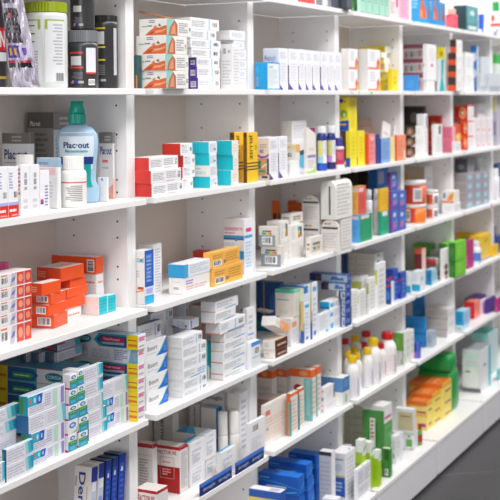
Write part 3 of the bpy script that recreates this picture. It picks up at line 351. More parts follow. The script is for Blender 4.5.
 'factor3': ({'L':'e6dfda','F':'e4e0e0','T':'e6e2dc','':'e4dedb'},[('r','L',0,0.9,1,1,'b51f2a'),('r','F',0,0.9,1,1,'b51f2a'),('w','L','FACTOR RE',0.12,0.6,0.9,0.82,'b04048',0),('r','L',0,0,1,0.4,'b01a1e')]),
 'derma': ({'F':'f1f1f5','L':'e0ddd8','T':'dfe8ee','':'e8e8ea'},[('p','T',[(0.0,0.3),(0,1),(1,1),(1,0.75)],'4fb4de'),('p','T',[(0.0,0.65),(0,1),(1,1),(1,0.9)],'1d8cc8'),('t','F',0.4,0.85,0.75,0.9,1,'b0b0c0'),('t','F',0.15,0.6,0.8,0.7,2,'b4b6c8'),('t','F',0.15,0.15,0.7,0.5,6,'b9bac8'),('r','F',0.1,0.52,0.24,0.56,'8fd0ec')]),
 'dermav': ({'':'d9d7d6'},[('w','L','dermaglós',0.3,0.1,0.6,0.95,'6f7280',90)]),
 'dermah': ({'':'dfdcdc'},[('w','L','dermaglós',0.1,0.84,0.92,0.94,'55586a',0)]),
 'dermab': ({'F':'1d92d4','L':'dedbd8','T':'a8cfe4','':'dcdada'},[('r','F',0,0,1,0.35,'1d5aa8')]),
 'tallw': ({'L':'dedad4','F':'f0f0f4','':'e6e4e2'},[('t','F',0.2,0.1,0.8,0.9,9,'c8c8d2')]),
 'barw': ('eeeef3',[('b','F',0.2,0.72,0.6,0.92,0),('t','F',0.15,0.3,0.8,0.6,5,'cfcfda'),('r','F',0.3,0.0,0.9,0.04,'d8d8e0')]),
 'strip': ('14296e',[('r','F',0,0.72,1,1,'2f7fe0'),('r','F',0,0.94,1,1,'7a6ad8'),('w','F','dermaglós',0.08,0.2,0.45,0.58,'9fb4e6',0),('w','F','dermaglós',0.56,0.2,0.93,0.58,'9fb4e6',0)]),
 'ortop': ({'L':'e8e2dc','F':'e9e7e4','T':'e6d4c8','':'e6e0da'},[('r','L',0,0.84,1,1,'e8661f'),('r','F',0,0.84,1,1,'ea6a22'),('e','L',0.5,0.92,0.2,0.05,'f0a070'),('t','L',0.1,0.2,0.9,0.7,4,'d6d0cc')]),
 'ortopT': ({'L':'e6e0da','F':'dfe6e4','T':'e6d4c8','':'e6e0da'},[('r','L',0,0.84,1,1,'e8661f'),('r','F',0,0.84,1,1,'ea6a22'),('e','L',0.6,0.92,0.2,0.05,'f0a070'),('r','L',0.62,0,1,0.83,'7cc0bf'),('r','L',0.72,0.1,0.9,0.8,'98d0cc'),('e','L',0.35,0.62,0.2,0.08,'a82a2a'),('t','F',0.2,0.1,0.8,0.8,7,'f0b8a0'),('r','F',0,0,0.12,0.83,'3aa8a4')]),
 'ortopS': ({'L':'d8652c','F':'e6e6e4','':'e6e0da'},[('r','L',0.5,0,1,0.8,'4fa69c'),('r','F',0,0.92,1,1,'e8763a'),('t','F',0.2,0.1,0.85,0.85,8,'ecc0a8'),('r','F',0,0,0.12,0.85,'3f9e94')]),
 'orcard': ({'':'ece6df'},[('r','F',0.05,0.72,0.25,0.84,'e87a60'),('r','F',0.05,0.45,0.95,0.47,'f2c8a8'),('t','F',0.05,0.52,0.9,0.66,2,'f0c8b0'),('t','F',0.05,0.1,0.9,0.4,4,'ecd0c0'),('r','F',0.08,0.36,0.16,0.42,'a0a0d0')]),
 'brnbox': ({'L':'b48c7c','T':'d8c8be','':'b89484'},[('t','L',0.1,0.2,0.9,0.9,6,'c8a898')]),
 'whsmall': ('eeecf0',[('t','L',0.2,0.6,0.8,0.85,1,'e0a8a8'),('r','L',0.2,0.12,0.5,0.3,'6a6a74'),('t','F',0.2,0.3,0.8,0.7,3,'dcdae4')]),
 'whgold': ('ebe9e4',[('r','L',0.4,0.2,0.9,0.8,'c8b860'),('r','F',0.2,0.2,0.5,0.7,'d8ccec')]),
 'blbl': ({'':'e8ebe6'},[('r','L',0,0.5,1,1,'5b8cc6'),('r','F',0,0.5,1,1,'4a80c0'),('r','F',0.4,0.1,0.6,0.4,'9ab89a'),('t','F',0.2,0.65,0.8,0.9,2,'7aa4d4')]),
 'grtop': ({'':'e8ece6'},[('r','L',0,0.0,1,1,'74b244'),('r','F',0,0,1,1,'7cbc4a'),('t','L',0.1,0.4,0.6,0.7,2,'94c868')]),
 'whgr': ('eaece8',[('p','L',[(0.6,0.1),(0.8,0.5),(0.9,0.1)],'8ac86a'),('t','L',0.1,0.2,0.5,0.8,3,'d4d8d2'),('t','F',0.2,0.2,0.8,0.8,3,'d4d8d2')]),
 'bluestk': ({'L':'1b7fc6','F':'1a8fd6','T':'2590d6','':'1b7fc6'},[('r','L',0,0,1,0.08,'1464a8'),('t','L',0.1,0.4,0.8,0.6,1,'2f92d6'),('e','F',0.5,0.5,0.2,0.2,'1468b0')]),
 'colorb': ({'L':'4a6ad0','':'2a52c0'},[('r','L',0.1,0.4,0.6,0.95,'26346a'),('r','L',0.0,0.05,0.5,0.35,'e04a8a'),('r','F',0.3,0.1,0.7,0.4,'e85a4a')]),
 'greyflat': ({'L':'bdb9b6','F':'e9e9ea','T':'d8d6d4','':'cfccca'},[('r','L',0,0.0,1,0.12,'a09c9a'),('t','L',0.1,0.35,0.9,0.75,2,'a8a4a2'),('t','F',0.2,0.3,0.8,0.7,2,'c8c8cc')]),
 'greybl': ({'':'aab8c8'},[('e','L',0.5,0.5,0.3,0.3,'8fa2b8'),('t','F',0.2,0.2,0.8,0.8,3,'c4ccd6')]),
 'purp': ({'':'4a2f86'},[('r','F',0.1,0.1,0.9,0.9,'4c3496')]),
 'cyan3': ({'L':'1fa2d4','F':'a9d4f2','':'b4d8ee'},[('r','L',0.25,0.2,0.75,0.9,'1484bc'),('t','F',0.2,0.2,0.8,0.8,3,'8cc0e4')]),
 'cyan3b': ({'L':'d8e8ec','F':'c4e0f4','':'d4e4ec'},[('e','L',0.5,0.5,0.3,0.3,'a8d0c0')]),
 'red3': ({'L':'d8202c','F':'f08a7c','T':'ee8a70','':'e05048'},[('r','L',0.2,0.0,0.6,0.6,'c01824'),('t','F',0.2,0.2,0.8,0.8,4,'e8705f')]),
 'pinkw': ('efd4e6',[('r','F',0.3,0.1,0.6,0.8,'d89ad0'),('r','L',0,0,1,1,'f0e6ee')]),
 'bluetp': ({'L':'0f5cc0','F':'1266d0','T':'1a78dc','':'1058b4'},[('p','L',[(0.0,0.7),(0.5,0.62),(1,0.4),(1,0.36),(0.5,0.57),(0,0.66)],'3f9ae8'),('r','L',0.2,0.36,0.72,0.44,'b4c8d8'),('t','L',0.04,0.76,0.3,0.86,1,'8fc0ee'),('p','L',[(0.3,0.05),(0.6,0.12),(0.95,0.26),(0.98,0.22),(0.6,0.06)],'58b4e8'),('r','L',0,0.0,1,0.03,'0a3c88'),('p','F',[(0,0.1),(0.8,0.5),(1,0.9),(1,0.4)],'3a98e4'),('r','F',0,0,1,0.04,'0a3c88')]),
 'blueclr': ({'L':'2a5cb4','F':'2a5cb4','T':'eef0f4','':'e6e8ee'},[('r','L',0,0.5,1,0.9,'e8d070'),('r','L',0,0.0,0.6,0.4,'d86a8a'),('r','T',0.2,0.1,0.35,0.4,'e07a70'),('r','T',0.5,0.1,0.7,0.4,'6a9ad8'),('r','F',0,0.2,1,0.8,'2a9ad8')]),
 'whblul': ({'L':'d6d9de','F':'f0f0f3','T':'f0f0f2','':'e8e8ec'},[('r','L',0.02,0.1,0.98,0.52,'2458ac'),('r','L',0.02,0.5,0.98,0.54,'c8b070'),('t','L',0.1,0.84,0.9,0.9,1,'6f7488'),('t','L',0.2,0.2,0.8,0.42,3,'a8c0e4'),('e','L',0.5,0.7,0.3,0.08,'bfc6d2'),('p','T',[(0.5,0.1),(0.7,0.3),(0.8,0.3),(0.6,0.1)],'3a6ac8'),('t','F',0.15,0.1,0.85,0.9,9,'d6d6de')]),
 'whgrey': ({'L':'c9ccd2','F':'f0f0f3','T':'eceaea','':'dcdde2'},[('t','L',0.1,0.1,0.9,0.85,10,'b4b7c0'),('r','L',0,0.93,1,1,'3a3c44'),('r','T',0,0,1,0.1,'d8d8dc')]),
 'whbl2': ({'L':'e6e8ee','F':'efeff4','T':'efeff2','':'e8e8ec'},[('p','T',[(0.3,0.1),(0.5,0.4),(0.6,0.4),(0.4,0.1)],'3a7ad8'),('p','T',[(0.7,0.1),(0.85,0.4),(0.95,0.4),(0.8,0.1)],'3a7ad8'),('t','F',0.08,0.5,0.45,0.9,4,'c4c6d8'),('t','F',0.55,0.5,0.95,0.9,4,'c4c6d8'),('t','F',0.1,0.1,0.9,0.4,3,'d0d0dc'),('e','F',0.3,0.3,0.02,0.04,'e07080')]),
 'smwb': ({'L':'e6e8ee','F':'efeff4','T':'f0f0f2','':'e8e8ec'},[('r','L',0,0.3,1,0.8,'2a62c4'),('r','L',0.1,0.05,0.6,0.3,'2456b8'),('t','F',0.3,0.3,0.8,0.7,2,'c8c8d4')]),
 'creamb': ({'':'c6c4b4'},[('e','L',0.2,0.5,0.03,0.1,'d09a88'),('t','L',0.4,0.3,0.9,0.7,1,'b4b2a2'),('r','L',0.5,0,0.51,1,'aeac9c')]),
 'grbig': ({'L':'4c9448','F':'5aa455','T':'ebebec','':'4c9448'},[('r','L',0,0.93,1,1,'d6dcd4'),('r','F',0,0.72,1,1,'eeebec'),('t','F',0.1,0.76,0.9,0.85,1,'d0506a'),('t','F',0.1,0.62,0.9,0.68,1,'86c080'),('r','L',0.34,0.32,0.58,0.8,'e8ecde'),('r','L',0.6,0.34,0.68,0.74,'2f7a38'),('t','L',0.38,0.34,0.53,0.78,7,'b02a34')]),
 'lime': ({'L':'9cc41e','F':'a9d024','T':'eef0ee','':'9cc41e'},[('r','L',0,0.78,1,1,'e6eae4'),('r','F',0,0.7,1,1,'eceeec'),('p','F',[(0.3,0.82),(0.9,0.9),(0.9,0.84),(0.3,0.76)],'6fae9a'),('t','L',0.15,0.2,0.85,0.6,4,'8cb418')]),
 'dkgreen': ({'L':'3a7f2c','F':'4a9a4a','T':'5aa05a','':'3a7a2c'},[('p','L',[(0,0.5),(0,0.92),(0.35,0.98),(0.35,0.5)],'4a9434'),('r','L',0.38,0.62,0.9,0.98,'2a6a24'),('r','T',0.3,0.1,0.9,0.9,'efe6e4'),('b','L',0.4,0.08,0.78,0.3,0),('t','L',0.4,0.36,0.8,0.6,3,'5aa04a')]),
 'whpur': ('ecebee',[('r','L',0.3,0.2,0.6,0.36,'9a8ad0'),('t','L',0.2,0.5,0.8,0.85,4,'cfcfd6'),('t','F',0.2,0.2,0.8,0.8,4,'d0d0d8')]),
 'kraft': ({'':'e6e6ea'},[('r','L',0.14,0.1,0.97,0.86,'c9bf9a'),('t','L',0.26,0.62,0.86,0.74,1,'9a6a54'),('t','L',0.28,0.5,0.84,0.56,1,'b4a884')]),
 'grlogo': ({'':'e8e8ee'},[('p','L',[(0.25,0.2),(0.25,0.6),(0.4,0.62),(0.5,0.56),(0.6,0.62),(0.8,0.6),(0.8,0.2)],'5aa84a'),('e','L',0.52,0.76,0.12,0.09,'7ac06a'),('r','L',0.0,0.9,1,1,'d4e4d0'),('r','L',0.6,0.06,0.9,0.12,'e07a9a'),('t','L',0.3,0.28,0.75,0.5,2,'7cc468'),('t','F',0.2,0.2,0.8,0.8,5,'d4d4dc')]),
 'whl': ('e4e6ea',[('t','L',0.15,0.1,0.85,0.9,7,'d0d2d8')]),
 'oryl': ({'L':'f0d878','F':'f0dc60','T':'e0742a','':'eed050'},[('r','L',0,0.66,1,1,'e0762c'),('p','L',[(0,0.5),(0.3,0.62),(0.7,0.55),(1,0.66),(0,0.66)],'f0b040'),('r','F',0,0.62,1,1,'eeb030'),('r','F',0.3,0.2,0.9,0.34,'a83a78'),('r','L',0.5,0.1,0.95,0.24,'a83a78'),('t','T',0.1,0.2,0.9,0.8,3,'f0a060')]),
 'orylb': ({'L':'f0dc84','F':'f0dc60','T':'e0742a','':'eed050'},[('r','L',0,0.85,1,1,'f0c050'),('r','F',0.3,0.25,0.9,0.4,'a83a78'),('r','L',0.55,0.2,0.95,0.42,'a83a78'),('r','L',0.1,0.55,0.5,0.7,'e8b8a0')]),
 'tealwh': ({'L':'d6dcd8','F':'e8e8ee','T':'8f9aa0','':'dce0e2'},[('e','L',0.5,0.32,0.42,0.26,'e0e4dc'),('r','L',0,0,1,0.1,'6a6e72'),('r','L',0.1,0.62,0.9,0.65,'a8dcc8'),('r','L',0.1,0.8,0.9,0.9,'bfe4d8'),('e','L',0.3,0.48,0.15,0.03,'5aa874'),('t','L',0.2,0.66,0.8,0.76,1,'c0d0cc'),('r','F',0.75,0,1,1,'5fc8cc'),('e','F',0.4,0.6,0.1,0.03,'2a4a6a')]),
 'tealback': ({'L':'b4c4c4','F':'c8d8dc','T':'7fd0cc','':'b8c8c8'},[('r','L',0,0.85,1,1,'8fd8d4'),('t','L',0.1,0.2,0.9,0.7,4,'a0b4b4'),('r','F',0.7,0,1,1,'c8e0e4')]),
 'tealsl': ('6fc8c4',[('r','F',0.2,0.2,0.8,0.8,'d8e8e8')]),
 'flapcard': ('9c6a40',[]),
 'gpack': ('128a3c',[]),
}
# name, category, label, group, design, x, y, z, lx, ly, lz, yaw, extra (metres, degrees)
CARTONS = [
 ('hair_dye_carton','box','white hair dye carton with orange curls, lowest of its stack','hair dye cartons with orange curls','hair',0.6514,-0.012,1.3527,0.1004,0.0765,0.04,0,{}),
 ('hair_dye_carton','box','white hair dye carton with orange curls, second from bottom of its stack','hair dye cartons with orange curls','hair',0.6478,-0.012,1.39296,0.1048,0.0738,0.0368,0,{}),
 ('hair_dye_carton','box','white hair dye carton with orange curls, third from bottom of its stack','hair dye cartons with orange curls','hair',0.6515,-0.012,1.43004,0.0947,0.0784,0.0415,0,{}),
 ('hair_dye_carton','box','white hair dye carton with orange curls, topmost of its stack','hair dye cartons with orange curls','hair',0.6558,-0.012,1.4718,0.1123,0.0726,0.0376,0,{}),
 ('carton_flap','cardboard','brown torn carton flap lying on the topmost hair dye carton',None,'flapcard',0.6734,0.0,1.50967,0.035,0.075,0.003,0,{'tilt': ('flap', 13)}),
 ('medicine_box','box','dark teal carton edge peeping out left of the hair dye stack',None,'darkback',0.6209,0.045,1.3527,0.02,0.0123,0.075,0,{}),
 ('medicine_box','box','white carton with blue stripe and barcode, lowest in stack right of hair dye','white barcode cartons right of the hair dye','wbarP',0.8816,0.035,1.3527,0.1133,0.0291,0.0277,0,{}),
 ('medicine_box','box','white carton with blue stripe and barcode, second from bottom in stack right of hair dye','white barcode cartons right of the hair dye','wbarP',0.8771,0.035,1.38068,0.1183,0.0255,0.0269,0,{}),
 ('medicine_box','box','white carton with blue stripe and barcode, third from bottom in stack right of hair dye','white barcode cartons right of the hair dye','wbarP',0.8752,0.035,1.40788,0.1181,0.0235,0.0214,0,{}),
 ('medicine_box','box','white carton with blue stripe and barcode, fourth from bottom in stack right of hair dye','white barcode cartons right of the hair dye','wbar',0.851,0.035,1.42954,0.1454,0.0262,0.0222,0,{}),
 ('medicine_box','box','white carton with blue stripe and barcode, fifth from bottom in stack right of hair dye','white barcode cartons right of the hair dye','wbar',0.8466,0.035,1.45208,0.154,0.0289,0.0218,0,{}),
 ('medicine_box','box','white carton with blue stripe and barcode, sixth from bottom in stack right of hair dye','white barcode cartons right of the hair dye','wbar',0.8446,0.035,1.47415,0.1342,0.033,0.0228,0,{}),
 ('medicine_box','box','white carton with blue stripe and barcode, topmost in stack right of hair dye','white barcode cartons right of the hair dye','wbar',0.8474,0.035,1.49723,0.145,0.0511,0.028,0,{}),
 ('medicine_box','box','tall white carton with small barcode, standing before a white stack',None,'wtallbar',1.0327,0.018,1.3527,0.0389,0.0357,0.1146,0,{}),
 ('medicine_box','box','white carton with blue edge line, lowest of the stack beside the second upright','white blue-lined cartons beside the upright','wblue',1.1151,0.046,1.3527,0.0485,0.0381,0.0278,0,{}),
 ('medicine_box','box','white carton with blue edge line, second from bottom of the stack beside the second upright','white blue-lined cartons beside the upright','wblue',1.1157,0.046,1.38075,0.0485,0.0381,0.0244,0,{}),
 ('medicine_box','box','white carton with blue edge line, third from bottom of the stack beside the second upright','white blue-lined cartons beside the upright','wblue',1.1162,0.046,1.40541,0.0497,0.0381,0.0244,0,{}),
 ('medicine_box','box','white carton with blue edge line, fourth from bottom of the stack beside the second upright','white blue-lined cartons beside the upright','wblue',1.1167,0.046,1.43007,0.0462,0.0411,0.0257,0,{}),
 ('medicine_box','box','white carton with blue edge line, fifth from bottom of the stack beside the second upright','white blue-lined cartons beside the upright','wblue',1.0946,0.046,1.45603,0.0606,0.035,0.0235,0,{}),
 ('medicine_box','box','white carton with blue edge line, topmost of the stack beside the second upright','white blue-lined cartons beside the upright','wblue',1.0728,0.046,1.47979,0.0853,0.0378,0.0257,0,{}),
 ('medicine_box','box','bright cyan carton with white panel, in front of the purple-lettered white carton',None,'cyanbox',1.2179,0.012,1.3527,0.0814,0.0356,0.0736,0,{}),
 ('medicine_box','box','slim white carton with purple bottom corner, leftmost of the eight in a row','slim white cartons with purple corners on the upper shelf','metab',1.3057,0.018,1.3527,0.0586,0.047,0.1141,0,{}),
 ('medicine_box','box','slim white carton with purple bottom corner, second from left of the eight in a row','slim white cartons with purple corners on the upper shelf','metabC',1.3729,0.018,1.3527,0.0615,0.047,0.1148,0,{}),
 ('medicine_box','box','slim white carton with purple bottom corner, third from left of the eight in a row','slim white cartons with purple corners on the upper shelf','metabC',1.4386,0.018,1.3527,0.046,0.047,0.1153,0,{}),
 ('medicine_box','box','slim white carton with purple bottom corner, fourth from left of the eight in a row','slim white cartons with purple corners on the upper shelf','metabC',1.4874,0.018,1.3527,0.0458,0.047,0.1147,0,{}),
 ('medicine_box','box','slim white carton with purple bottom corner, fifth from left of the eight in a row','slim white cartons with purple corners on the upper shelf','metabC',1.5375,0.018,1.3527,0.0514,0.047,0.1141,0,{}),
 ('medicine_box','box','slim white carton with purple bottom corner, sixth from left of the eight in a row','slim white cartons with purple corners on the upper shelf','metabC',1.5986,0.018,1.3527,0.0508,0.047,0.1143,0,{}),
 ('medicine_box','box','slim white carton with purple bottom corner, seventh from left of the eight in a row','slim white cartons with purple corners on the upper shelf','metabC',1.6517,0.018,1.3527,0.0506,0.047,0.1143,0,{}),
 ('medicine_box','box','slim white carton with purple bottom corner, rightmost of the eight in a row','slim white cartons with purple corners on the upper shelf','metabC',1.7039,0.018,1.3527,0.0543,0.047,0.1153,0,{}),
 ('medicine_box','box','white carton with red foot, lowest of left pair near third upright','white and red cartons behind green tags','wred',1.8215,0.02,1.3527,0.0773,0.0248,0.0669,0,{}),
 ('medicine_box','box','white carton with red foot, topmost of left pair near third upright','white and red cartons behind green tags','wred',1.8215,0.02,1.41987,0.079,0.0241,0.0635,0,{}),
 ('medicine_box','box','white carton with red foot, lowest of right pair before yellow cartons','white and red cartons behind green tags','wred',1.9871,0.02,1.3527,0.1138,0.0311,0.0701,0,{}),
 ('medicine_box','box','white carton with red foot, topmost of right pair before yellow cartons','white and red cartons behind green tags','wred',1.989,0.02,1.42308,0.1139,0.0311,0.0645,0,{}),
 ('medicine_box','box','yellow carton with white end, lowest of the stack on the upper shelf','yellow cartons stacked on the upper shelf','yelw',2.325,0.067,1.3527,0.0517,0.0372,0.0355,0,{}),
 ('medicine_box','box','yellow carton with white end, second from bottom of the stack on the upper shelf','yellow cartons stacked on the upper shelf','yelw',2.3159,0.07,1.38854,0.0442,0.0323,0.0311,0,{}),
 ('medicine_box','box','yellow carton with white end, third from bottom of the stack on the upper shelf','yellow cartons stacked on the upper shelf','yelw2',2.2894,0.07,1.41997,0.0253,0.0277,0.0271,0,{}),
 ('medicine_box','box','yellow carton with white end, fourth from bottom of the stack on the upper shelf','yellow cartons stacked on the upper shelf','yelw',2.2751,0.07,1.44735,0.0557,0.0221,0.0202,0,{}),
 ('medicine_box','box','yellow carton with white end, fifth from bottom of the stack on the upper shelf','yellow cartons stacked on the upper shelf','yelw2',2.2508,0.07,1.46783,0.0551,0.0165,0.0187,0,{}),
 ('medicine_box','box','yellow carton with white end, topmost of the stack on the upper shelf','yellow cartons stacked on the upper shelf','yel',2.321,0.082,1.48682,0.0595,0.0982,0.0243,0,{}),
 ('medicine_box','box','plain yellow carton behind the yellow stack, beside the fourth upright',None,'yelF',2.2705,0.04,1.3527,0.0616,0.0146,0.076,0,{}),
 ('medicine_box','box','white carton with maroon band, lowest of the pile behind the blue box','maroon banded cartons','maroon',2.8071,0.09,1.3527,0.0247,0.0964,0.0738,0,{}),
 ('medicine_box','box','white carton with maroon band, second from bottom of the pile behind the blue box','maroon banded cartons','maroon',2.8118,0.09,1.42685,0.0223,0.0973,0.0536,0,{}),
 ('medicine_box','box','white carton with maroon band, topmost of the pile behind the blue box','maroon banded cartons','maroon',2.8171,0.09,1.4808,0.0186,0.0986,0.0565,0,{}),
 ('medicine_box','box','small white carton under the tall white one with maroon marks',None,'plainw',2.6358,0.03,1.3527,0.0783,0.0175,0.0401,0,{}),
 ('medicine_box','box','tall white carton with maroon marks, raised on a small white carton',None,'mrnF',2.625,0.028,1.39307,0.1086,0.0174,0.1351,0,{}),
 ('medicine_box','box','plain sky blue carton at the shelf front before the maroon pile',None,'blueplain',2.4553,0.012,1.3527,0.0257,0.0504,0.0575,0,{}),
 ('medicine_box','box','white carton with yellow top and teal swirl, left of fifth upright',None,'yelteal',2.8419,0.03,1.3527,0.0349,0.0309,0.1721,0,{}),
 ('medicine_box','box','white carton with orange and black end, lowest of the blurred stack','orange and black ended cartons','orblk',2.8548,-0.012,1.3527,0.0846,0.0328,0.0553,0,{}),
 ('medicine_box','box','white carton with orange and black end, second from bottom of the blurred stack','orange and black ended cartons','orblk',2.8566,-0.012,1.40831,0.0846,0.0328,0.0462,0,{}),
 ('medicine_box','box','white carton with orange and black end, topmost of the blurred stack','orange and black ended cartons','orblk',2.8581,-0.012,1.45479,0.0846,0.0328,0.0481,0,{}),
 ('medicine_box','box','narrow white carton with orange end, crowning the orange and black stack',None,'orblk',2.8623,-0.012,1.50322,0.0793,0.0256,0.0502,0,{}),
 ('medicine_box','box','white carton between orange ended stack and blue carton, lowest','white cartons beside the blue swirl carton','plainw',3.1223,0.03,1.3527,0.1256,0.0311,0.0841,0,{}),
 ('medicine_box','box','white carton between orange ended stack and blue carton, topmost','white cartons beside the blue swirl carton','plainw',3.1251,0.03,1.43714,0.1182,0.0311,0.0762,0,{}),
 ('medicine_box','box','upright blue carton with white swirls on the upper shelf',None,'bluew',3.3314,0.04,1.3527,0.0184,0.0269,0.1963,0,{}),
 ('medicine_box','box','pale grey carton beside the blue swirl carton',None,'greypale',3.3187,0.02,1.3527,0.1147,0.0196,0.079,0,{}),
 ('medicine_box','box','pale grey carton at far right of the upper shelf',None,'greypale',3.3977,0.005,1.3527,0.1811,0.0146,0.08,0,{}),
 ('medicine_box','box','taller pale grey carton behind the two low grey ones',None,'greypale',3.4402,0.054,1.3527,0.1373,0.0133,0.1531,0,{}),
 ('medicine_box','box','pale carton with green top at the right edge, beyond the sixth upright',None,'greendark',3.643,0.04,1.3527,0.1127,0.0159,0.1698,0,{}),
 ('medicine_box','box','red carton on top shelf, cut by the picture top',None,'redtop',1.5131,0.008,1.5994,0.0217,0.0457,0.05,0,{}),
 ('medicine_box','box','grey carton with white label on top shelf, beside the red one',None,'greyw',1.6392,0.008,1.5994,0.0192,0.0427,0.05,0,{}),
 ('medicine_box','box','charcoal carton on top shelf, leftmost of three','charcoal cartons on the top shelf','darkkeys',1.6624,0.008,1.5994,0.051,0.01,0.05,0,{}),
 ('medicine_box','box','charcoal carton on top shelf, second from left of three','charcoal cartons on the top shelf','darkkeys',1.7197,0.008,1.5994,0.0525,0.0305,0.05,0,{}),
 ('medicine_box','box','charcoal carton on top shelf, rightmost of three','charcoal cartons on the top shelf','darkkeys',1.7258,-0.013,1.5994,0.0491,0.0206,0.05,0,{}),
 ('medicine_box','box','small dark green carton on top shelf, left of the mint cartons',None,'dkgreen',1.896,0.03,1.5994,0.039,0.0102,0.055,0,{}),
 ('medicine_box','box','mint green carton on top shelf, leftmost of five','mint cartons on the top shelf','mint',1.8935,0.008,1.5994,0.0491,0.01,0.09,0,{}),
 ('medicine_box','box','mint green carton on top shelf, second from left of five','mint cartons on the top shelf','mint',1.9533,0.008,1.5994,0.0469,0.0309,0.09,0,{}),
 ('medicine_box','box','mint green carton on top shelf, third from left of five','mint cartons on the top shelf','mint',2.0093,0.008,1.5994,0.0537,0.0528,0.09,0,{}),
 ('medicine_box','box','mint green carton on top shelf, fourth from left of five','mint cartons on the top shelf','mint',2.0724,0.008,1.5994,0.0437,0.06,0.09,0,{}),
 ('medicine_box','box','mint green carton on top shelf, rightmost of five','mint cartons on the top shelf','mint',2.1219,0.008,1.5994,0.0369,0.06,0.09,0,{}),
 ('medicine_box','box','white carton with magenta corner on top shelf',None,'wpink',2.1686,0.008,1.5994,0.08,0.01,0.08,0,{}),
 ('medicine_box','box','pale pink carton on top shelf, left of blue cartons',None,'pink',2.2619,0.008,1.5994,0.108,0.01,0.08,0,{}),
 ('medicine_box','box','blue carton with orange bottle picture on top shelf, leftmost of three','blue cartons with orange bottle picture','bluefig',2.5677,0.008,1.5994,0.035,0.0625,0.105,0,{}),
 ('medicine_box','box','blue carton with orange bottle picture on top shelf, middle of three','blue cartons with orange bottle picture','bluefig',2.6949,0.008,1.5994,0.028,0.0379,0.105,0,{}),
 ('medicine_box','box','blue carton with orange bottle picture on top shelf, rightmost of three','blue cartons with orange bottle picture','bluefig',2.7233,0.008,1.5994,0.0665,0.0117,0.0904,0,{}),
 ('medicine_box','box','dark teal patterned carton on top shelf',None,'tealpat',3.0436,0.0,1.5994,0.1668,0.0534,0.1004,0,{}),
 ('medicine_box','box','white carton with bold blue figure on top shelf',None,'bluewh',3.3895,0.02,1.5994,0.088,0.0284,0.086,0,{}),
 ('medicine_box','box','white carton with red and blue print at the right end of top shelf',None,'wredbl',3.6191,0.02,1.5994,0.1218,0.0384,0.1132,0,{}),
 ('medicine_box','box','white carton with red foot, left one cut by the picture edge','white cartons with red foot and barcode','ibured',0.0848,0.012,1.1127,0.0324,0.0388,0.0944,0,{}),
 ('medicine_box','box','white carton with red foot and red vertical lettering, second from left edge','white cartons with red foot and barcode','ibured',0.1183,0.012,1.1127,0.0297,0.0313,0.0932,0,{}),
 ('medicine_box','box','slim white carton with small grey codes, left of its twin','slim white cartons with grey codes','wvert',0.1591,0.014,1.1127,0.0269,0.01,0.095,0,{}),
 ('medicine_box','box','slim white carton with small grey codes, right of its twin','slim white cartons with grey codes','wvert',0.1872,0.014,1.1127,0.0288,0.01,0.0936,0,{}),
 ('medicine_box','box','small white carton with violet vertical print beside the pill bottle',None,'wvertb',0.22,0.016,1.1127,0.0302,0.01,0.0807,0,{}),
 ('medicine_box','box','grey and white mouthwash carton with blue lettering, behind the left cartons',None,'placout',0.3548,0.14,1.1127,0.0153,0.0717,0.1489,0,{}),
 ('medicine_box','box','large grey carton with white lettering behind the mouthwash bottle',None,'placbig',0.4642,0.16,1.1127,0.0744,0.0689,0.1904,0,{}),
 ('medicine_box','box','white carton with pale blue top band, left of the pill bottle',None,'bluelid',0.3103,0.04,1.1127,0.0129,0.0506,0.1007,0,{}),
 ('medicine_box','box','slim white mouthwash carton with grey top, right of the mouthwash bottle',None,'placslim',0.5579,0.07,1.1127,0.0072,0.0363,0.1455,0,{}),
 ('medicine_box','box','small white carton in front of the slim mouthwash carton',None,'smallw',0.4815,0.035,1.1127,0.0054,0.0242,0.0516,0,{}),
 ('medicine_box','box','white carton with red end, lowest of three at the shelf front','red ended white cartons','redend',0.6204,0.01,1.1127,0.1398,0.0462,0.0286,0,{}),
 ('medicine_box','box','white carton with red end, second from bottom of three at the shelf front','red ended white cartons','redend',0.6176,0.01,1.14156,0.134,0.0467,0.0293,0,{}),
 ('medicine_box','box','white carton with red end, topmost of three at the shelf front','red ended white cartons','redend',0.6195,0.016,1.17114,0.1292,0.0463,0.0285,0,{}),
 ('medicine_box','box','white carton with red end, lowest of the four just behind','red ended white cartons','redend2',0.8081,0.04,1.1127,0.0531,0.0521,0.0289,0,{}),
 ('medicine_box','box','white carton with red end, second from bottom of the four just behind','red ended white cartons','redend2',0.811,0.04,1.14187,0.0606,0.0535,0.0262,0,{}),
 ('medicine_box','box','white carton with red end, third from bottom of the four just behind','red ended white cartons','redend2',0.8148,0.04,1.16842,0.0573,0.0527,0.027,0,{}),
 ('medicine_box','box','white carton with red end, topmost of the four just behind','red ended white cartons','redend2',0.8011,0.04,1.19568,0.0592,0.0498,0.0284,0,{}),
 ('medicine_box','box','white carton with cyan end, lowest of four in left cyan stack','cyan ended cartons','cyanend',0.91,0.02,1.1127,0.0387,0.0487,0.0266,0,{}),
 ('medicine_box','box','white carton turned round, second from bottom among the left cyan ended stack','cyan ended cartons','cyanrev',0.908,0.02,1.13959,0.0387,0.0459,0.0275,0,{}),
 ('medicine_box','box','white carton with cyan end, third from bottom of four in left cyan stack','cyan ended cartons','cyanend',0.908,0.02,1.16741,0.0366,0.0414,0.0284,0,{}),
 ('medicine_box','box','white carton with cyan end, topmost of four in left cyan stack','cyan ended cartons','cyanend',0.9045,0.02,1.19609,0.0433,0.0462,0.0285,0,{}),
 ('medicine_box','box','cream carton with cyan end, lowest of three in right cyan stack','cyan ended cartons','cyanend2',1.0054,0.012,1.1127,0.0412,0.0397,0.0374,0,{}),
 ('medicine_box','box','cream carton with cyan end, second from bottom of three in right cyan stack','cyan ended cartons','cyanend2',1.017,0.012,1.15042,0.0303,0.0475,0.0367,0,{}),
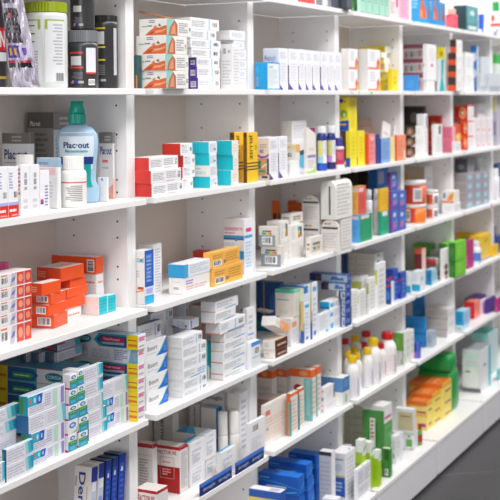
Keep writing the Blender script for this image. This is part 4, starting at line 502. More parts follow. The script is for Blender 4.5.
 ('medicine_box','box','cream carton with cyan end, topmost of three in right cyan stack','cyan ended cartons','cyanend2',1.0112,0.012,1.18739,0.0368,0.0449,0.0365,0,{}),
 ('medicine_box','box','yellow carton with black stripes, left of two','yellow cartons with black stripes','yelbk',1.102,0.052,1.1127,0.0545,0.0131,0.1293,0,{}),
 ('medicine_box','box','yellow carton with black stripes, right of two','yellow cartons with black stripes','yelbk',1.0984,0.014,1.1127,0.0641,0.01,0.1295,0,{}),
 ('medicine_box','box','white carton with beige side and purple band, leftmost on its shelf','slim white cartons with purple corners, second shelf','metabB',1.2199,0.009,1.1127,0.0568,0.0332,0.1137,0,{}),
 ('medicine_box','box','slim white carton with purple foot, second shelf, right of the beige-sided one','slim white cartons with purple corners, second shelf','metabC',1.2889,0.012,1.1127,0.0544,0.0156,0.1131,0,{}),
 ('medicine_box','box','tall white carton with pale teal top behind small barcode cartons',None,'tealtopw',1.5016,0.07,1.1127,0.1037,0.0319,0.1519,0,{}),
 ('medicine_box','box','small white carton with codes under the yellow-edged one',None,'smwh',1.3785,0.02,1.1127,0.0624,0.0193,0.0419,0,{}),
 ('medicine_box','box','small cream carton with yellow edge, stacked on a small white one',None,'smbeige',1.4179,0.02,1.15488,0.0261,0.0372,0.0447,0,{}),
 ('medicine_box','box','white carton with maroon corner, left of the blue capsule bottles',None,'maroonc',1.4949,0.02,1.1127,0.0635,0.01,0.1325,0,{}),
 ('medicine_box','box','yellow carton standing under the tall yellow one','yellow cartons with blue foot','yelblue2',1.8514,0.03,1.1127,0.0581,0.0142,0.1132,0,{}),
 ('medicine_box','box','tall yellow carton with blue foot and green picture, raised on another','yellow cartons with blue foot','yelblue',1.8558,0.035,1.22615,0.0694,0.0335,0.107,0,{}),
 ('medicine_box','box','yellow carton standing beside the pink-red packet','yellow cartons with blue foot','yelblue2',1.9164,0.03,1.1127,0.0635,0.013,0.1114,0,{}),
 ('medicine_box','box','pale beige card box at the back, taller of two',None,'beigepk',2.2621,0.161,1.1127,0.1175,0.0262,0.1419,0,{}),
 ('medicine_box','box','pale beige card box in front, lower of two',None,'beigepk',2.2206,0.13,1.1127,0.0922,0.0184,0.115,0,{}),
 ('medicine_box','box','red and pink carton, left of the thin navy carton',None,'redpk',1.9907,0.02,1.1127,0.0598,0.0156,0.0989,0,{}),
 ('medicine_box','box','thin navy carton between pink and light blue cartons',None,'navy',2.0509,0.015,1.1127,0.0281,0.01,0.0966,0,{}),
 ('medicine_box','box','light blue carton with white flap standing open',None,'bluebox',2.0814,0.012,1.1127,0.0878,0.01,0.0823,0,{}),
 ('carton_flap','cardboard','white open carton flap rising behind the light blue carton',None,'plainw',2.2314,0.07,1.1127,0.08,0.004,0.1423,0,{'tilt': ('y', 12)}),
 ('carton_flap','cardboard','white open carton flap rising behind the salmon carton',None,'plainw',2.3473,0.07,1.1127,0.0575,0.004,0.1261,0,{'tilt': ('y', 16)}),
 ('medicine_box','box','pale yellow carton, left of the salmon carton',None,'yelpale',2.1878,0.018,1.1127,0.045,0.01,0.0839,0,{}),
 ('medicine_box','box','salmon orange carton at the fourth upright',None,'orbox',2.2362,0.012,1.1127,0.0931,0.01,0.0885,0,{}),
 ('medicine_box','box','black carton with brown portrait, lowest of the blurred pile','black portrait cartons','blkpic',2.4831,0.03,1.1127,0.0729,0.0422,0.0379,0,{}),
 ('medicine_box','box','black carton with brown portrait, second from bottom of the blurred pile','black portrait cartons','blkpic',2.4865,0.03,1.15093,0.0707,0.043,0.0358,0,{}),
 ('medicine_box','box','black carton with brown portrait, topmost of the blurred pile','black portrait cartons','blkpic',2.4898,0.03,1.18701,0.0684,0.0437,0.0395,0,{}),
 ('medicine_box','box','large black carton behind the portrait pile',None,'black',2.8615,0.12,1.1127,0.0237,0.0841,0.1839,0,{}),
 ('medicine_box','box','thin white carton standing beside the black portrait pile',None,'whitetall',2.5586,0.02,1.1127,0.0394,0.03,0.1566,0,{}),
 ('medicine_box','box','red carton with pale swoosh, lowest of two','red swoosh cartons','redpic',2.7358,0.035,1.1127,0.0699,0.0348,0.0343,0,{}),
 ('medicine_box','box','red carton with pale swoosh, topmost of two','red swoosh cartons','redpic',2.7369,0.035,1.14733,0.0699,0.0348,0.0358,0,{}),
 ('medicine_box','box','larger red carton behind the red swoosh cartons',None,'redbig',2.9619,0.085,1.1127,0.0196,0.0598,0.145,0,{}),
 ('medicine_box','box','thin white carton in front of the red swoosh cartons',None,'whitetall',2.6627,0.012,1.1127,0.0837,0.0136,0.1157,0,{}),
 ('medicine_box','box','pink carton, lower of two','pink cartons','pinkst',2.905,0.02,1.1127,0.032,0.0406,0.0524,0,{}),
 ('medicine_box','box','pink carton, upper of two','pink cartons','pinkst',2.9041,0.02,1.16539,0.0347,0.041,0.0487,0,{}),
 ('medicine_box','box','orange red carton behind a white cube carton',None,'orred',3.0486,0.06,1.1127,0.1478,0.0271,0.1092,0,{}),
 ('medicine_box','box','small white cube carton at the shelf front by the red numbered stack',None,'plainw',2.8934,0.006,1.1127,0.0783,0.0136,0.0423,0,{}),
 ('medicine_box','box','red carton with pale number, lowest of the blurred red stack','red numbered cartons','red9',3.1512,0.03,1.1127,0.0824,0.0296,0.0575,0,{}),
 ('medicine_box','box','red carton with pale number, second from bottom of the blurred red stack','red numbered cartons','red9',3.1531,0.03,1.17047,0.0854,0.0296,0.0614,0,{}),
 ('medicine_box','box','red carton with pale number, topmost of the blurred red stack','red numbered cartons','red9',3.1523,0.03,1.23213,0.0883,0.0568,0.0655,0,{}),
 ('medicine_box','box','white carton with red lines, lowest in left column','white red-lined cartons','whred',3.2389,0.022,1.1127,0.0756,0.0222,0.0679,0,{}),
 ('medicine_box','box','white carton with red lines, topmost in left column','white red-lined cartons','whred',3.2412,0.022,1.18087,0.0757,0.0222,0.0621,0,{}),
 ('medicine_box','box','white carton with red lines, lowest in middle column','white red-lined cartons','whred',3.3161,0.022,1.1127,0.0796,0.0472,0.0654,0,{}),
 ('medicine_box','box','white carton with red lines, topmost in middle column','white red-lined cartons','whred',3.3184,0.022,1.17843,0.0796,0.0472,0.0631,0,{}),
 ('medicine_box','box','white carton with red lines, lowest in right column','white red-lined cartons','whred',3.4068,0.022,1.1127,0.0855,0.0526,0.0629,0,{}),
 ('medicine_box','box','white carton with red lines, topmost in right column','white red-lined cartons','whred',3.409,0.022,1.17586,0.0855,0.0526,0.0641,0,{}),
 ('medicine_box','box','taller white carton with red edge behind the red-lined columns',None,'whred',3.4563,0.075,1.1127,0.1235,0.0214,0.1874,0,{}),
 ('medicine_box','box','violet and yellow carton at the right edge, second shelf',None,'purgr',3.6429,0.04,1.1127,0.1218,0.0227,0.2173,0,{}),
 ('medicine_box','box','shrink-wrapped white and red carton, lowest of the stack at left edge','shrink-wrapped red and white cartons','rwrap',0.0754,0.03,0.8727,0.1326,0.039,0.0369,0,{}),
 ('medicine_box','box','shrink-wrapped white and red carton, second from bottom of the stack at left edge','shrink-wrapped red and white cartons','rwrap',0.0759,0.03,0.90987,0.1327,0.039,0.0229,0,{}),
 ('medicine_box','box','shrink-wrapped white and red carton, third from bottom of the stack at left edge','shrink-wrapped red and white cartons','rwrap',0.0762,0.03,0.9331,0.1327,0.039,0.0235,0,{}),
 ('medicine_box','box','shrink-wrapped white and red carton, fourth from bottom of the stack at left edge','shrink-wrapped red and white cartons','rwrap',0.0766,0.03,0.95695,0.1327,0.039,0.0241,0,{}),
 ('medicine_box','box','shrink-wrapped white and red carton, topmost of the stack at left edge','shrink-wrapped red and white cartons','rwrap',0.0769,0.03,0.98138,0.1327,0.039,0.0255,0,{}),
 ('medicine_box','box','bright pink carton standing behind the shrink-wrapped stack',None,'pinkb',0.2069,0.09,0.8727,0.0108,0.0437,0.1429,0,{}),
 ('medicine_box','box','orange carton, lowest of the front stack of four beside the shrink-wrapped cartons','orange cartons front stack','orbar',0.309,0.05,0.8727,0.062,0.0501,0.0265,10,{}),
 ('medicine_box','box','orange carton, second from bottom of the front stack of four beside the shrink-wrapped cartons','orange cartons front stack','orbar',0.2918,0.052,0.89948,0.062,0.0385,0.0226,2,{}),
 ('medicine_box','box','orange carton, third from bottom of the front stack of four beside the shrink-wrapped cartons','orange cartons front stack','orbar',0.2987,0.05,0.92239,0.062,0.0439,0.0202,7,{}),
 ('medicine_box','box','orange carton, topmost of the front stack of four beside the shrink-wrapped cartons','orange cartons front stack','ortxt',0.272,0.052,0.9429,0.062,0.0257,0.0246,-1,{}),
 ('medicine_box','box','white carton with red print under the rear orange stack',None,'whor',0.3931,0.085,0.8727,0.0615,0.0113,0.0226,0,{}),
 ('medicine_box','box','orange carton, lowest of the rear stack on the white carton','orange cartons rear stack','ortxt',0.391,0.082,0.89556,0.0726,0.0176,0.022,0,{}),
 ('medicine_box','box','orange carton, second from bottom of the rear stack on the white carton','orange cartons rear stack','ortxt',0.3949,0.08,0.91782,0.0816,0.0265,0.0189,2,{}),
 ('medicine_box','box','orange carton, third from bottom of the rear stack on the white carton','orange cartons rear stack','ortxt',0.4095,0.082,0.93702,0.0585,0.0508,0.0183,0,{}),
 ('medicine_box','box','orange carton, topmost of the rear stack on the white carton','orange cartons rear stack','orflat',0.3706,0.078,0.9556,0.0845,0.06,0.0278,0,{}),
 ('medicine_box','box','white carton at the back, lower support of the barcode orange carton',None,'whor',0.5186,0.09,0.8727,0.03,0.0325,0.0498,0,{}),
 ('medicine_box','box','white carton at the back, directly beneath the barcode orange carton',None,'whor',0.5187,0.09,0.92279,0.028,0.0372,0.0289,0,{}),
 ('medicine_box','box','wide orange carton with barcode, highest at the back of the third shelf',None,'orback',0.5151,0.088,0.95202,0.028,0.1172,0.036,0,{}),
 ('medicine_box','box','pale carton with cyan front, nearer of two by the upright','cyan fronted cartons','cyanw',0.4676,0.05,0.8727,0.0325,0.0427,0.0384,0,{}),
 ('medicine_box','box','pale carton with cyan front, farther of two by the upright','cyan fronted cartons','cyanw',0.5016,0.05,0.8727,0.0325,0.0196,0.0365,0,{}),
 ('medicine_box','box','white carton with blue front beside the first upright',None,'ome',0.6201,0.03,0.8727,0.0394,0.0281,0.1199,0,{}),
 ('medicine_box','box','taller white leaflet carton behind the blue-fronted one',None,'wtxt',0.7336,0.075,0.8727,0.0367,0.0405,0.1196,0,{}),
 ('medicine_box','box','white carton with barcode end, beneath the blue-ended carton',None,'bluebot',0.7734,0.018,0.8727,0.1275,0.0405,0.039,0,{}),
 ('medicine_box','box','white carton with blue end, resting on the barcode ended carton',None,'bluetop',0.7724,0.017,0.91197,0.129,0.0423,0.0307,0,{}),
 ('medicine_box','box','small red carton lying behind the blue-ended carton',None,'redsm',1.1231,0.15,0.8727,0.03,0.0393,0.055,0,{}),
 ('medicine_box','box','orange yellow carton with barcode, lower of two','orange yellow cartons','oryel',0.9074,0.012,0.8727,0.1583,0.0226,0.0432,0,{}),
 ('medicine_box','box','orange yellow carton with barcode, upper of two','orange yellow cartons','oryel',0.9018,0.014,0.9162,0.1515,0.0226,0.0388,0,{}),
 ('toothpaste_box','box','tall white toothpaste carton with magenta lettering by the second upright',None,'fluor',1.1275,0.039,0.8727,0.0497,0.0597,0.1424,0,{}),
 ('medicine_box','box','cream and grey carton with barcode label, lower of two','cream and grey barcode cartons','greybar',1.2895,0.01,0.8727,0.02,0.0597,0.0566,0,{}),
 ('medicine_box','box','cream and grey carton with barcode label, upper of two','cream and grey barcode cartons','greybar',1.2601,0.012,0.92955,0.02,0.0497,0.054,0,{}),
 ('medicine_box','box','white lower carton with fine print, left of two','white fine print cartons','vplain',1.376,0.05,0.8727,0.0508,0.0235,0.0585,0,{}),
 ('medicine_box','box','white lower carton with fine print, right of two','white fine print cartons','vplain',1.4273,0.045,0.8727,0.0929,0.0174,0.0495,0,{}),
 ('medicine_box','box','white carton with upright rainbow logo, left of two','white rainbow logo cartons','vlogo',1.3747,0.05,0.93147,0.0535,0.0424,0.0543,0,{}),
 ('medicine_box','box','white carton with upright rainbow logo, right of two','white rainbow logo cartons','vlogo',1.4284,0.045,0.92252,0.0929,0.0206,0.0465,0,{}),
 ('medicine_box','box','cream carton with rainbow logo lying on top of the right logo carton',None,'cream',1.4669,0.06,0.96928,0.0848,0.03,0.0285,0,{}),
 ('medicine_box','box','slim orange carton at the back of its shelf, leftmost of three','slim orange cartons','orslim',1.6117,0.17,0.8727,0.0163,0.019,0.1484,0,{}),
 ('medicine_box','box','slim orange carton at the back of its shelf, second from left of three','slim orange cartons','orslim',1.7611,0.185,0.8727,0.019,0.0206,0.1362,0,{}),
 ('medicine_box','box','slim orange carton at the back of its shelf, rightmost of three','slim orange cartons','orslim',1.7588,0.16,0.8727,0.0199,0.0246,0.1309,0,{}),
 ('medicine_box','box','orange carton lying low behind the white logo cartons',None,'orslim',1.59,0.14,0.8727,0.0429,0.0296,0.09,0,{}),
 ('medicine_box','box','white display carton with black slot, lower part under the arched one',None,'dispF',1.6484,0.05,0.8727,0.02,0.0573,0.0847,0,{}),
 ('medicine_box','box','white display carton with arched top and black slot',None,'dispF',1.6504,0.05,0.95766,0.02,0.0573,0.0804,0,{'kind': 'arch'}),
 ('medicine_box','box','small cream carton with rainbow logo in front of the display cartons',None,'cream',1.4967,0.012,0.8727,0.0861,0.015,0.0566,0,{}),
 ('medicine_box','box','white display carton with arched top, in front of the large white one',None,'dispF',1.6457,-0.014,0.8727,0.008,0.0573,0.0947,0,{'kind': 'arch'}),
 ('medicine_box','box','white carton with fine print under the large arched carton',None,'vplain',1.6972,-0.002,0.8727,0.0828,0.0384,0.0949,0,{}),
 ('medicine_box','box','large white carton with arched side and vertical black slot',None,'dispB',1.6427,-0.005,0.96789,0.1346,0.0467,0.1152,0,{'kind': 'arch'}),
 ('medicine_box','box','blue and green carton, lower front of the colourful pair','two-coloured cartons with pale labels','blugrn',1.8816,0.012,0.8727,0.1099,0.0366,0.086,0,{}),
 ('medicine_box','box','yellow and red carton standing on the blue and green one','two-coloured cartons with pale labels','yelred',1.887,0.02,0.95897,0.0737,0.0247,0.0896,0,{}),
 ('medicine_box','box','green carton with white label under the yellow one',None,'grn2',2.094,0.02,0.8727,0.0795,0.01,0.0782,0,{}),
 ('medicine_box','box','golden yellow carton standing on the green one',None,'yel2',2.0968,0.022,0.95116,0.0785,0.01,0.0752,0,{}),
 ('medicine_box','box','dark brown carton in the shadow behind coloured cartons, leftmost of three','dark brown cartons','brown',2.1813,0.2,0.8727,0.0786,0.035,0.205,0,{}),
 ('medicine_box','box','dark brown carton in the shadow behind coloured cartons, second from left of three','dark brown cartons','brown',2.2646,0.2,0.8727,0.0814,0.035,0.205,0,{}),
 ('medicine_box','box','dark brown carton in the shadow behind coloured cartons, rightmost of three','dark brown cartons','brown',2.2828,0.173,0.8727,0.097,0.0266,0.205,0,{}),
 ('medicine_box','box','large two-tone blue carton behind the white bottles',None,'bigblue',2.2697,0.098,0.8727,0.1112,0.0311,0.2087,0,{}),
 ('medicine_box','box','blue violet carton, lowest of left column','blue violet cartons','purblue',2.1735,0.012,0.8727,0.0721,0.01,0.0822,0,{}),
 ('medicine_box','box','blue violet carton, topmost of left column','blue violet cartons','purblue',2.1758,0.012,0.95516,0.0721,0.01,0.0584,0,{}),
 ('medicine_box','box','blue violet carton, lowest of right column','blue violet cartons','purblue',2.246,0.012,0.8727,0.0787,0.0376,0.0757,0,{}),
 ('medicine_box','box','blue violet carton, topmost of right column','blue violet cartons','purblue',2.2481,0.012,0.94869,0.0788,0.0376,0.0594,0,{}),
 ('medicine_box','box','blue violet carton crowning the four others','blue violet cartons','purblue',2.2173,0.03,1.01391,0.0727,0.0137,0.0593,0,{}),
 ('medicine_box','box','beige carton at the back behind the orange tubs',None,'beigebk',2.954,0.147,0.8727,0.0255,0.0935,0.1771,0,{}),
 ('medicine_box','box','tall white carton behind the small tubs',None,'plainw',2.8563,0.11,0.8727,0.0706,0.011,0.1869,0,{}),
 ('medicine_box','box','white carton under the orange picture carton',None,'plainw',2.8896,0.012,0.8727,0.0876,0.0485,0.0427,0,{}),
 ('medicine_box','box','white carton with orange picture, on top of another by fifth upright',None,'picor',2.9009,0.015,0.91566,0.0741,0.0486,0.0472,0,{}),
 ('medicine_box','box','grey blue carton, lowest of left column','grey blue cartons with pink edges','greyblu',3.1179,0.03,0.8727,0.1168,0.0521,0.0314,0,{}),
 ('medicine_box','box','grey blue carton, second from bottom of left column','grey blue cartons with pink edges','greyblu',3.119,0.03,0.90443,0.1168,0.0522,0.0384,0,{}),
 ('medicine_box','box','grey blue carton, third from bottom of left column','grey blue cartons with pink edges','greyblu',3.1203,0.03,0.94313,0.1168,0.0522,0.0384,0,{}),
 ('medicine_box','box','grey blue carton, topmost of left column','grey blue cartons with pink edges','greyblu',3.1215,0.03,0.98183,0.1169,0.0522,0.0364,0,{}),
 ('medicine_box','box','grey blue carton, lowest of middle column','grey blue cartons with pink edges','greyblu',3.2437,0.03,0.8727,0.1098,0.0205,0.0256,0,{}),
 ('medicine_box','box','grey blue carton, second from bottom of middle column','grey blue cartons with pink edges','greyblu',3.2446,0.03,0.89862,0.1098,0.0205,0.0393,0,{}),
 ('medicine_box','box','grey blue carton, third from bottom of middle column','grey blue cartons with pink edges','greyblu',3.2459,0.03,0.93822,0.1099,0.0205,0.0393,0,{}),
 ('medicine_box','box','grey blue carton, topmost of middle column','grey blue cartons with pink edges','greyblu',3.2472,0.03,0.97781,0.1099,0.0205,0.0364,0,{}),
 ('medicine_box','box','grey blue carton, lowest of right column','grey blue cartons with pink edges','greyblu',3.3629,0.03,0.8727,0.1065,0.055,0.0205,0,{}),
 ('medicine_box','box','grey blue carton, second from bottom of right column','grey blue cartons with pink edges','greyblu',3.3636,0.03,0.89351,0.1065,0.055,0.0402,0,{}),
 ('medicine_box','box','grey blue carton, third from bottom of right column','grey blue cartons with pink edges','greyblu',3.365,0.03,0.93397,0.1065,0.055,0.0401,0,{}),
 ('medicine_box','box','grey blue carton, topmost of right column','grey blue cartons with pink edges','greyblu',3.3664,0.03,0.9744,0.1065,0.055,0.0363,0,{}),
 ('medicine_box','box','charcoal carton lying on the grey blue columns',None,'greydk',3.1757,0.04,1.0185,0.0989,0.0553,0.0562,0,{}),
 ('medicine_box','box','navy carton at the right edge, third shelf',None,'navy',3.6719,0.05,0.8727,0.1047,0.0183,0.1557,0,{}),
 ('toothpaste_box','box','toothpaste box with teal fade, lowest of the two front left','toothpaste boxes with teal fade','tpfade',0.0967,0.006,0.6327,0.0817,0.01,0.0306,0,{}),
 ('toothpaste_box','box','toothpaste box with teal fade, topmost of the two front left','toothpaste boxes with teal fade','tpfade',0.0969,0.006,0.66362,0.0811,0.01,0.0288,0,{}),
 ('toothpaste_box','box','toothpaste box with teal end, lowest of the stack at left edge','toothpaste boxes at the left edge','tpfade',0.0656,0.05,0.6327,0.1198,0.0138,0.0404,0,{}),
 ('toothpaste_box','box','toothpaste box with teal end, second from bottom of the stack at left edge','toothpaste boxes at the left edge','tpopen',0.0662,0.05,0.67343,0.1183,0.0138,0.0266,0,{}),
 ('toothpaste_box','box','toothpaste box with teal end, third from bottom of the stack at left edge','toothpaste boxes at the left edge','tpfade',0.0666,0.05,0.70029,0.1199,0.0138,0.024,0,{}),
 ('toothpaste_box','box','toothpaste box with teal end, topmost of the stack at left edge','toothpaste boxes at the left edge','tpfade',0.0669,0.05,0.72455,0.1276,0.0138,0.0274,0,{}),
 ('toothpaste_box','box','toothpaste box at the very left edge, beside the two front ones',None,'tpfade',0.0616,0.006,0.6327,0.0319,0.01,0.0403,0,{}),
 ('toothpaste_box','box','toothpaste box, lowest of the second stack from left on the fourth shelf','toothpaste boxes second stack','tpicon',0.1921,0.018,0.6327,0.1047,0.0229,0.0279,0,{}),
 ('toothpaste_box','box','toothpaste box, second from bottom of the second stack from left on the fourth shelf','toothpaste boxes second stack','tpicon',0.1869,0.018,0.66087,0.1103,0.0234,0.0367,0,{}),
 ('toothpaste_box','box','toothpaste box, third from bottom of the second stack from left on the fourth shelf','toothpaste boxes second stack','tptext',0.1794,0.018,0.69786,0.1201,0.029,0.0337,0,{}),
 ('toothpaste_box','box','toothpaste box, topmost of the second stack from left on the fourth shelf','toothpaste boxes second stack','tpicon',0.1775,0.018,0.73185,0.1209,0.0208,0.0375,0,{}),
 ('toothpaste_box','box','toothpaste box end in green and teal, lowest of left column','toothpaste boxes end on','tpend',0.2989,0.012,0.6327,0.0294,0.0136,0.033,0,{}),
 ('toothpaste_box','box','toothpaste box end in green and teal, second from bottom of left column','toothpaste boxes end on','tpendc',0.2987,0.012,0.66601,0.0343,0.0131,0.0283,0,{}),
 ('toothpaste_box','box','toothpaste box end in green and teal, third from bottom of left column','toothpaste boxes end on','tpend',0.2999,0.012,0.69463,0.0329,0.0136,0.0286,0,{}),
 ('toothpaste_box','box','toothpaste box end in green and teal, fourth from bottom of left column','toothpaste boxes end on','tpend',0.303,0.012,0.72354,0.0278,0.0156,0.0306,0,{}),
 ('toothpaste_box','box','toothpaste box end in green and teal, topmost of left column','toothpaste boxes end on','tpend',0.3059,0.012,0.75439,0.0261,0.0173,0.0297,0,{}),
 ('toothpaste_box','box','toothpaste box end in green and teal, lowest of right column','toothpaste boxes end on','tpend',0.335,0.012,0.6327,0.0324,0.0398,0.0299,0,{}),
 ('toothpaste_box','box','toothpaste box end in green and teal, second from bottom of right column','toothpaste boxes end on','tpend',0.3362,0.012,0.66286,0.0342,0.0403,0.0298,0,{}),
 ('toothpaste_box','box','toothpaste box end in green and teal, third from bottom of right column','toothpaste boxes end on','tpend',0.3339,0.012,0.69296,0.0323,0.0383,0.0322,0,{}),
 ('toothpaste_box','box','toothpaste box end in green and teal, fourth from bottom of right column','toothpaste boxes end on','tpend',0.3323,0.012,0.72548,0.0259,0.0368,0.031,0,{}),
 ('toothpaste_box','box','toothpaste box end in green and teal, topmost of right column','toothpaste boxes end on','tpend',0.3318,0.012,0.75679,0.0227,0.0361,0.0308,0,{}),
 ('toothpaste_box','box','printed toothpaste box, lowest of the stack right of the green ends','toothpaste boxes right of the ends','tpfade',0.3842,0.022,0.6327,0.0694,0.0221,0.0272,0,{}),
 ('toothpaste_box','box','printed toothpaste box, second from bottom of the stack right of the green ends','toothpaste boxes right of the ends','tpfade',0.3839,0.022,0.66021,0.0671,0.0216,0.0304,0,{}),
 ('toothpaste_box','box','printed toothpaste box, third from bottom of the stack right of the green ends','toothpaste boxes right of the ends','tptext',0.3797,0.022,0.69089,0.059,0.0184,0.0302,0,{}),
 ('toothpaste_box','box','printed toothpaste box, fourth from bottom of the stack right of the green ends','toothpaste boxes right of the ends','tpfade',0.3713,0.022,0.72143,0.0672,0.0122,0.0321,0,{}),
 ('toothpaste_box','box','printed toothpaste box, topmost of the stack right of the green ends','toothpaste boxes right of the ends','tpfade',0.3679,0.022,0.75381,0.0712,0.01,0.0288,0,{}),
 ('toothpaste_box','box','toothpaste box, lowest of the three left of yellow ends','toothpaste boxes left of the yellow ends','tpicon',0.455,0.03,0.6327,0.096,0.0191,0.0347,0,{}),
 ('toothpaste_box','box','toothpaste box, second from bottom of the three left of yellow ends','toothpaste boxes left of the yellow ends','tpicon',0.4515,0.03,0.66767,0.0974,0.0163,0.0331,0,{}),
 ('toothpaste_box','box','toothpaste box, topmost of the three left of yellow ends','toothpaste boxes left of the yellow ends','tptext',0.4463,0.03,0.7011,0.1019,0.0125,0.0334,0,{}),
 ('toothpaste_box','box','long denture paste box with yellow end, lowest of the stack by upright','long denture paste boxes','corega',0.5509,0.008,0.6327,0.0296,0.1698,0.0337,0,{}),
 ('toothpaste_box','box','long denture paste box with yellow end, second from bottom of the stack by upright','long denture paste boxes','corega',0.5519,0.008,0.66673,0.0292,0.1701,0.0301,0,{}),
 ('toothpaste_box','box','long denture paste box with yellow end, third from bottom of the stack by upright','long denture paste boxes','corega',0.5521,0.008,0.69714,0.0296,0.1699,0.0299,0,{}),
 ('toothpaste_box','box','long denture paste box with yellow end, fourth from bottom of the stack by upright','long denture paste boxes','corega',0.5534,0.008,0.72733,0.0288,0.1705,0.0296,0,{}),
 ('toothpaste_box','box','long white denture paste box with fine print, between two yellow-ended ones by the upright','long denture paste boxes','coregaW',0.5535,0.008,0.75728,0.0288,0.1702,0.0299,0,{}),
 ('toothpaste_box','box','long denture paste box with yellow end, topmost of the stack by upright','long denture paste boxes','corega',0.5501,0.005,0.78749,0.032,0.1785,0.0319,0,{}),
 ('toothpaste_box','box','long denture paste box with green label, lowest of the left pile','long denture paste boxes with green label','coregaG',0.3564,0.058,0.6327,0.085,0.182,0.0233,0,{}),
 ('toothpaste_box','box','long denture paste box with green label, second from bottom of the left pile','long denture paste boxes with green label','coregaG',0.3568,0.058,0.65632,0.085,0.182,0.0301,0,{}),
 ('toothpaste_box','box','long denture paste box with green label, third from bottom of the left pile','long denture paste boxes with green label','coregaG',0.3572,0.058,0.68672,0.085,0.182,0.0301,0,{}),
 ('toothpaste_box','box','long denture paste box with green label, fourth from bottom of the left pile','long denture paste boxes with green label','coregaG',0.3577,0.058,0.71711,0.085,0.182,0.0291,0,{}),
 ('toothpaste_box','box','long denture paste box with green label, topmost of the left pile','long denture paste boxes with green label','coregaG',0.3582,0.058,0.74649,0.085,0.182,0.0295,0,{}),
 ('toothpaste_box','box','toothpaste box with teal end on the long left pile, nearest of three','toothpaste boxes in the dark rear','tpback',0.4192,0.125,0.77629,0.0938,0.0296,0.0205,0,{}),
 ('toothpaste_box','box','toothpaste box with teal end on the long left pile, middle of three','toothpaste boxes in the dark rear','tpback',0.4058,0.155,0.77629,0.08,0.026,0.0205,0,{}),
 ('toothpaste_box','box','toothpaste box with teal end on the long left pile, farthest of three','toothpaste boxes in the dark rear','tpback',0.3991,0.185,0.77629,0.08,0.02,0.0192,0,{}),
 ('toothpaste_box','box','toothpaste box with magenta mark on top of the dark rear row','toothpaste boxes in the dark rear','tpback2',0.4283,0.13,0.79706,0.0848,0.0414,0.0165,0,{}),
 ('medicine_box','box','white carton with blue corner swoosh, lowest of the stack by the upright','white cartons with blue corner swoosh','iboo',0.6393,0.04,0.6327,0.0947,0.0197,0.0369,0,{}),
 ('medicine_box','box','white carton with blue corner swoosh, second from bottom of the stack by the upright','white cartons with blue corner swoosh','iboo',0.6379,0.04,0.66993,0.096,0.0183,0.0378,0,{}),
 ('medicine_box','box','white carton with blue corner swoosh, third from bottom of the stack by the upright','white cartons with blue corner swoosh','iboo',0.6343,0.04,0.70806,0.0966,0.0157,0.0383,0,{}),
 ('medicine_box','box','white carton with blue corner swoosh, topmost of the stack by the upright','white cartons with blue corner swoosh','iboo',0.6329,0.04,0.74669,0.0969,0.0157,0.0379,0,{}),
 ('medicine_box','box','white barcode carton lying loose on the swoosh stack',None,'iboback',0.6276,0.052,0.78493,0.0997,0.0171,0.0372,0,{}),
 ('medicine_box','box','white carton in the middle behind the swoosh stack, supporting another',None,'wbar',0.78,0.115,0.6327,0.1082,0.0208,0.16,0,{}),
 ('medicine_box','box','white barcode carton farther back with dark blue top',None,'iboback',0.7779,0.112,0.793,0.1057,0.0208,0.0282,0,{}),
 ('medicine_box','box','white and pale blue carton at the back, behind the white ended stack',None,'ibotop',0.9791,0.13,0.6327,0.0257,0.0382,0.185,0,{}),
 ('medicine_box','box','white carton with plain end and barcode, lowest of left white stack','white ended cartons','whend',0.7715,0.02,0.6327,0.1163,0.0412,0.0145,0,{}),
 ('medicine_box','box','white carton with plain end and barcode, second from bottom of left white stack','white ended cartons','whend',0.7713,0.02,0.64748,0.1143,0.0412,0.0247,0,{}),
 ('medicine_box','box','white carton with plain end and barcode, third from bottom of left white stack','white ended cartons','whend2',0.7695,0.02,0.67243,0.1156,0.0404,0.025,0,{}),
 ('medicine_box','box','white carton with plain end and barcode, fourth from bottom of left white stack','white ended cartons','whend',0.769,0.02,0.69773,0.1156,0.0404,0.0254,0,{}),
 ('medicine_box','box','white carton with plain end and barcode, fifth from bottom of left white stack','white ended cartons','whend',0.7667,0.02,0.72341,0.1179,0.0401,0.0253,0,{}),
 ('medicine_box','box','white carton with plain end and barcode, topmost of left white stack','white ended cartons','whend',0.7653,0.02,0.74898,0.0988,0.0404,0.0251,0,{}),
 ('medicine_box','box','pale blue white carton lying across the back of the white ended stack',None,'ibotop',0.8642,0.055,0.77433,0.0472,0.0487,0.0224,0,{}),
 ('medicine_box','box','narrow teal carton squeezed between the two white stacks',None,'tealsliv',0.9618,0.06,0.6327,0.0362,0.0102,0.0901,0,{}),
 ('medicine_box','box','white carton with orange edge line, lowest of right white stack','orange lined white cartons','orline',0.9656,0.018,0.6327,0.1241,0.0352,0.0136,0,{}),
 ('medicine_box','box','white carton with orange edge line, second from bottom of right white stack','orange lined white cartons','orline',0.9648,0.018,0.6466,0.1287,0.0346,0.0283,0,{}),
 ('medicine_box','box','white carton with orange edge line, third from bottom of right white stack','orange lined white cartons','orline',0.9638,0.018,0.67524,0.1303,0.0337,0.0259,0,{}),
 ('medicine_box','box','white carton with orange edge line, fourth from bottom of right white stack','orange lined white cartons','orline',0.9696,0.018,0.70144,0.1273,0.0366,0.0221,0,{}),
 ('medicine_box','box','white carton with orange edge line, fifth from bottom of right white stack','orange lined white cartons','orline',0.9727,0.018,0.72388,0.1246,0.0381,0.0244,0,{}),
 ('medicine_box','box','white carton with orange edge line, sixth from bottom of right white stack','orange lined white cartons','orlineb',0.9456,0.016,0.74862,0.1385,0.0398,0.03,0,{}),
 ('medicine_box','box','white carton with orange edge line, seventh from bottom of right white stack','orange lined white cartons','orline',0.9239,0.018,0.77894,0.1125,0.0391,0.027,0,{}),
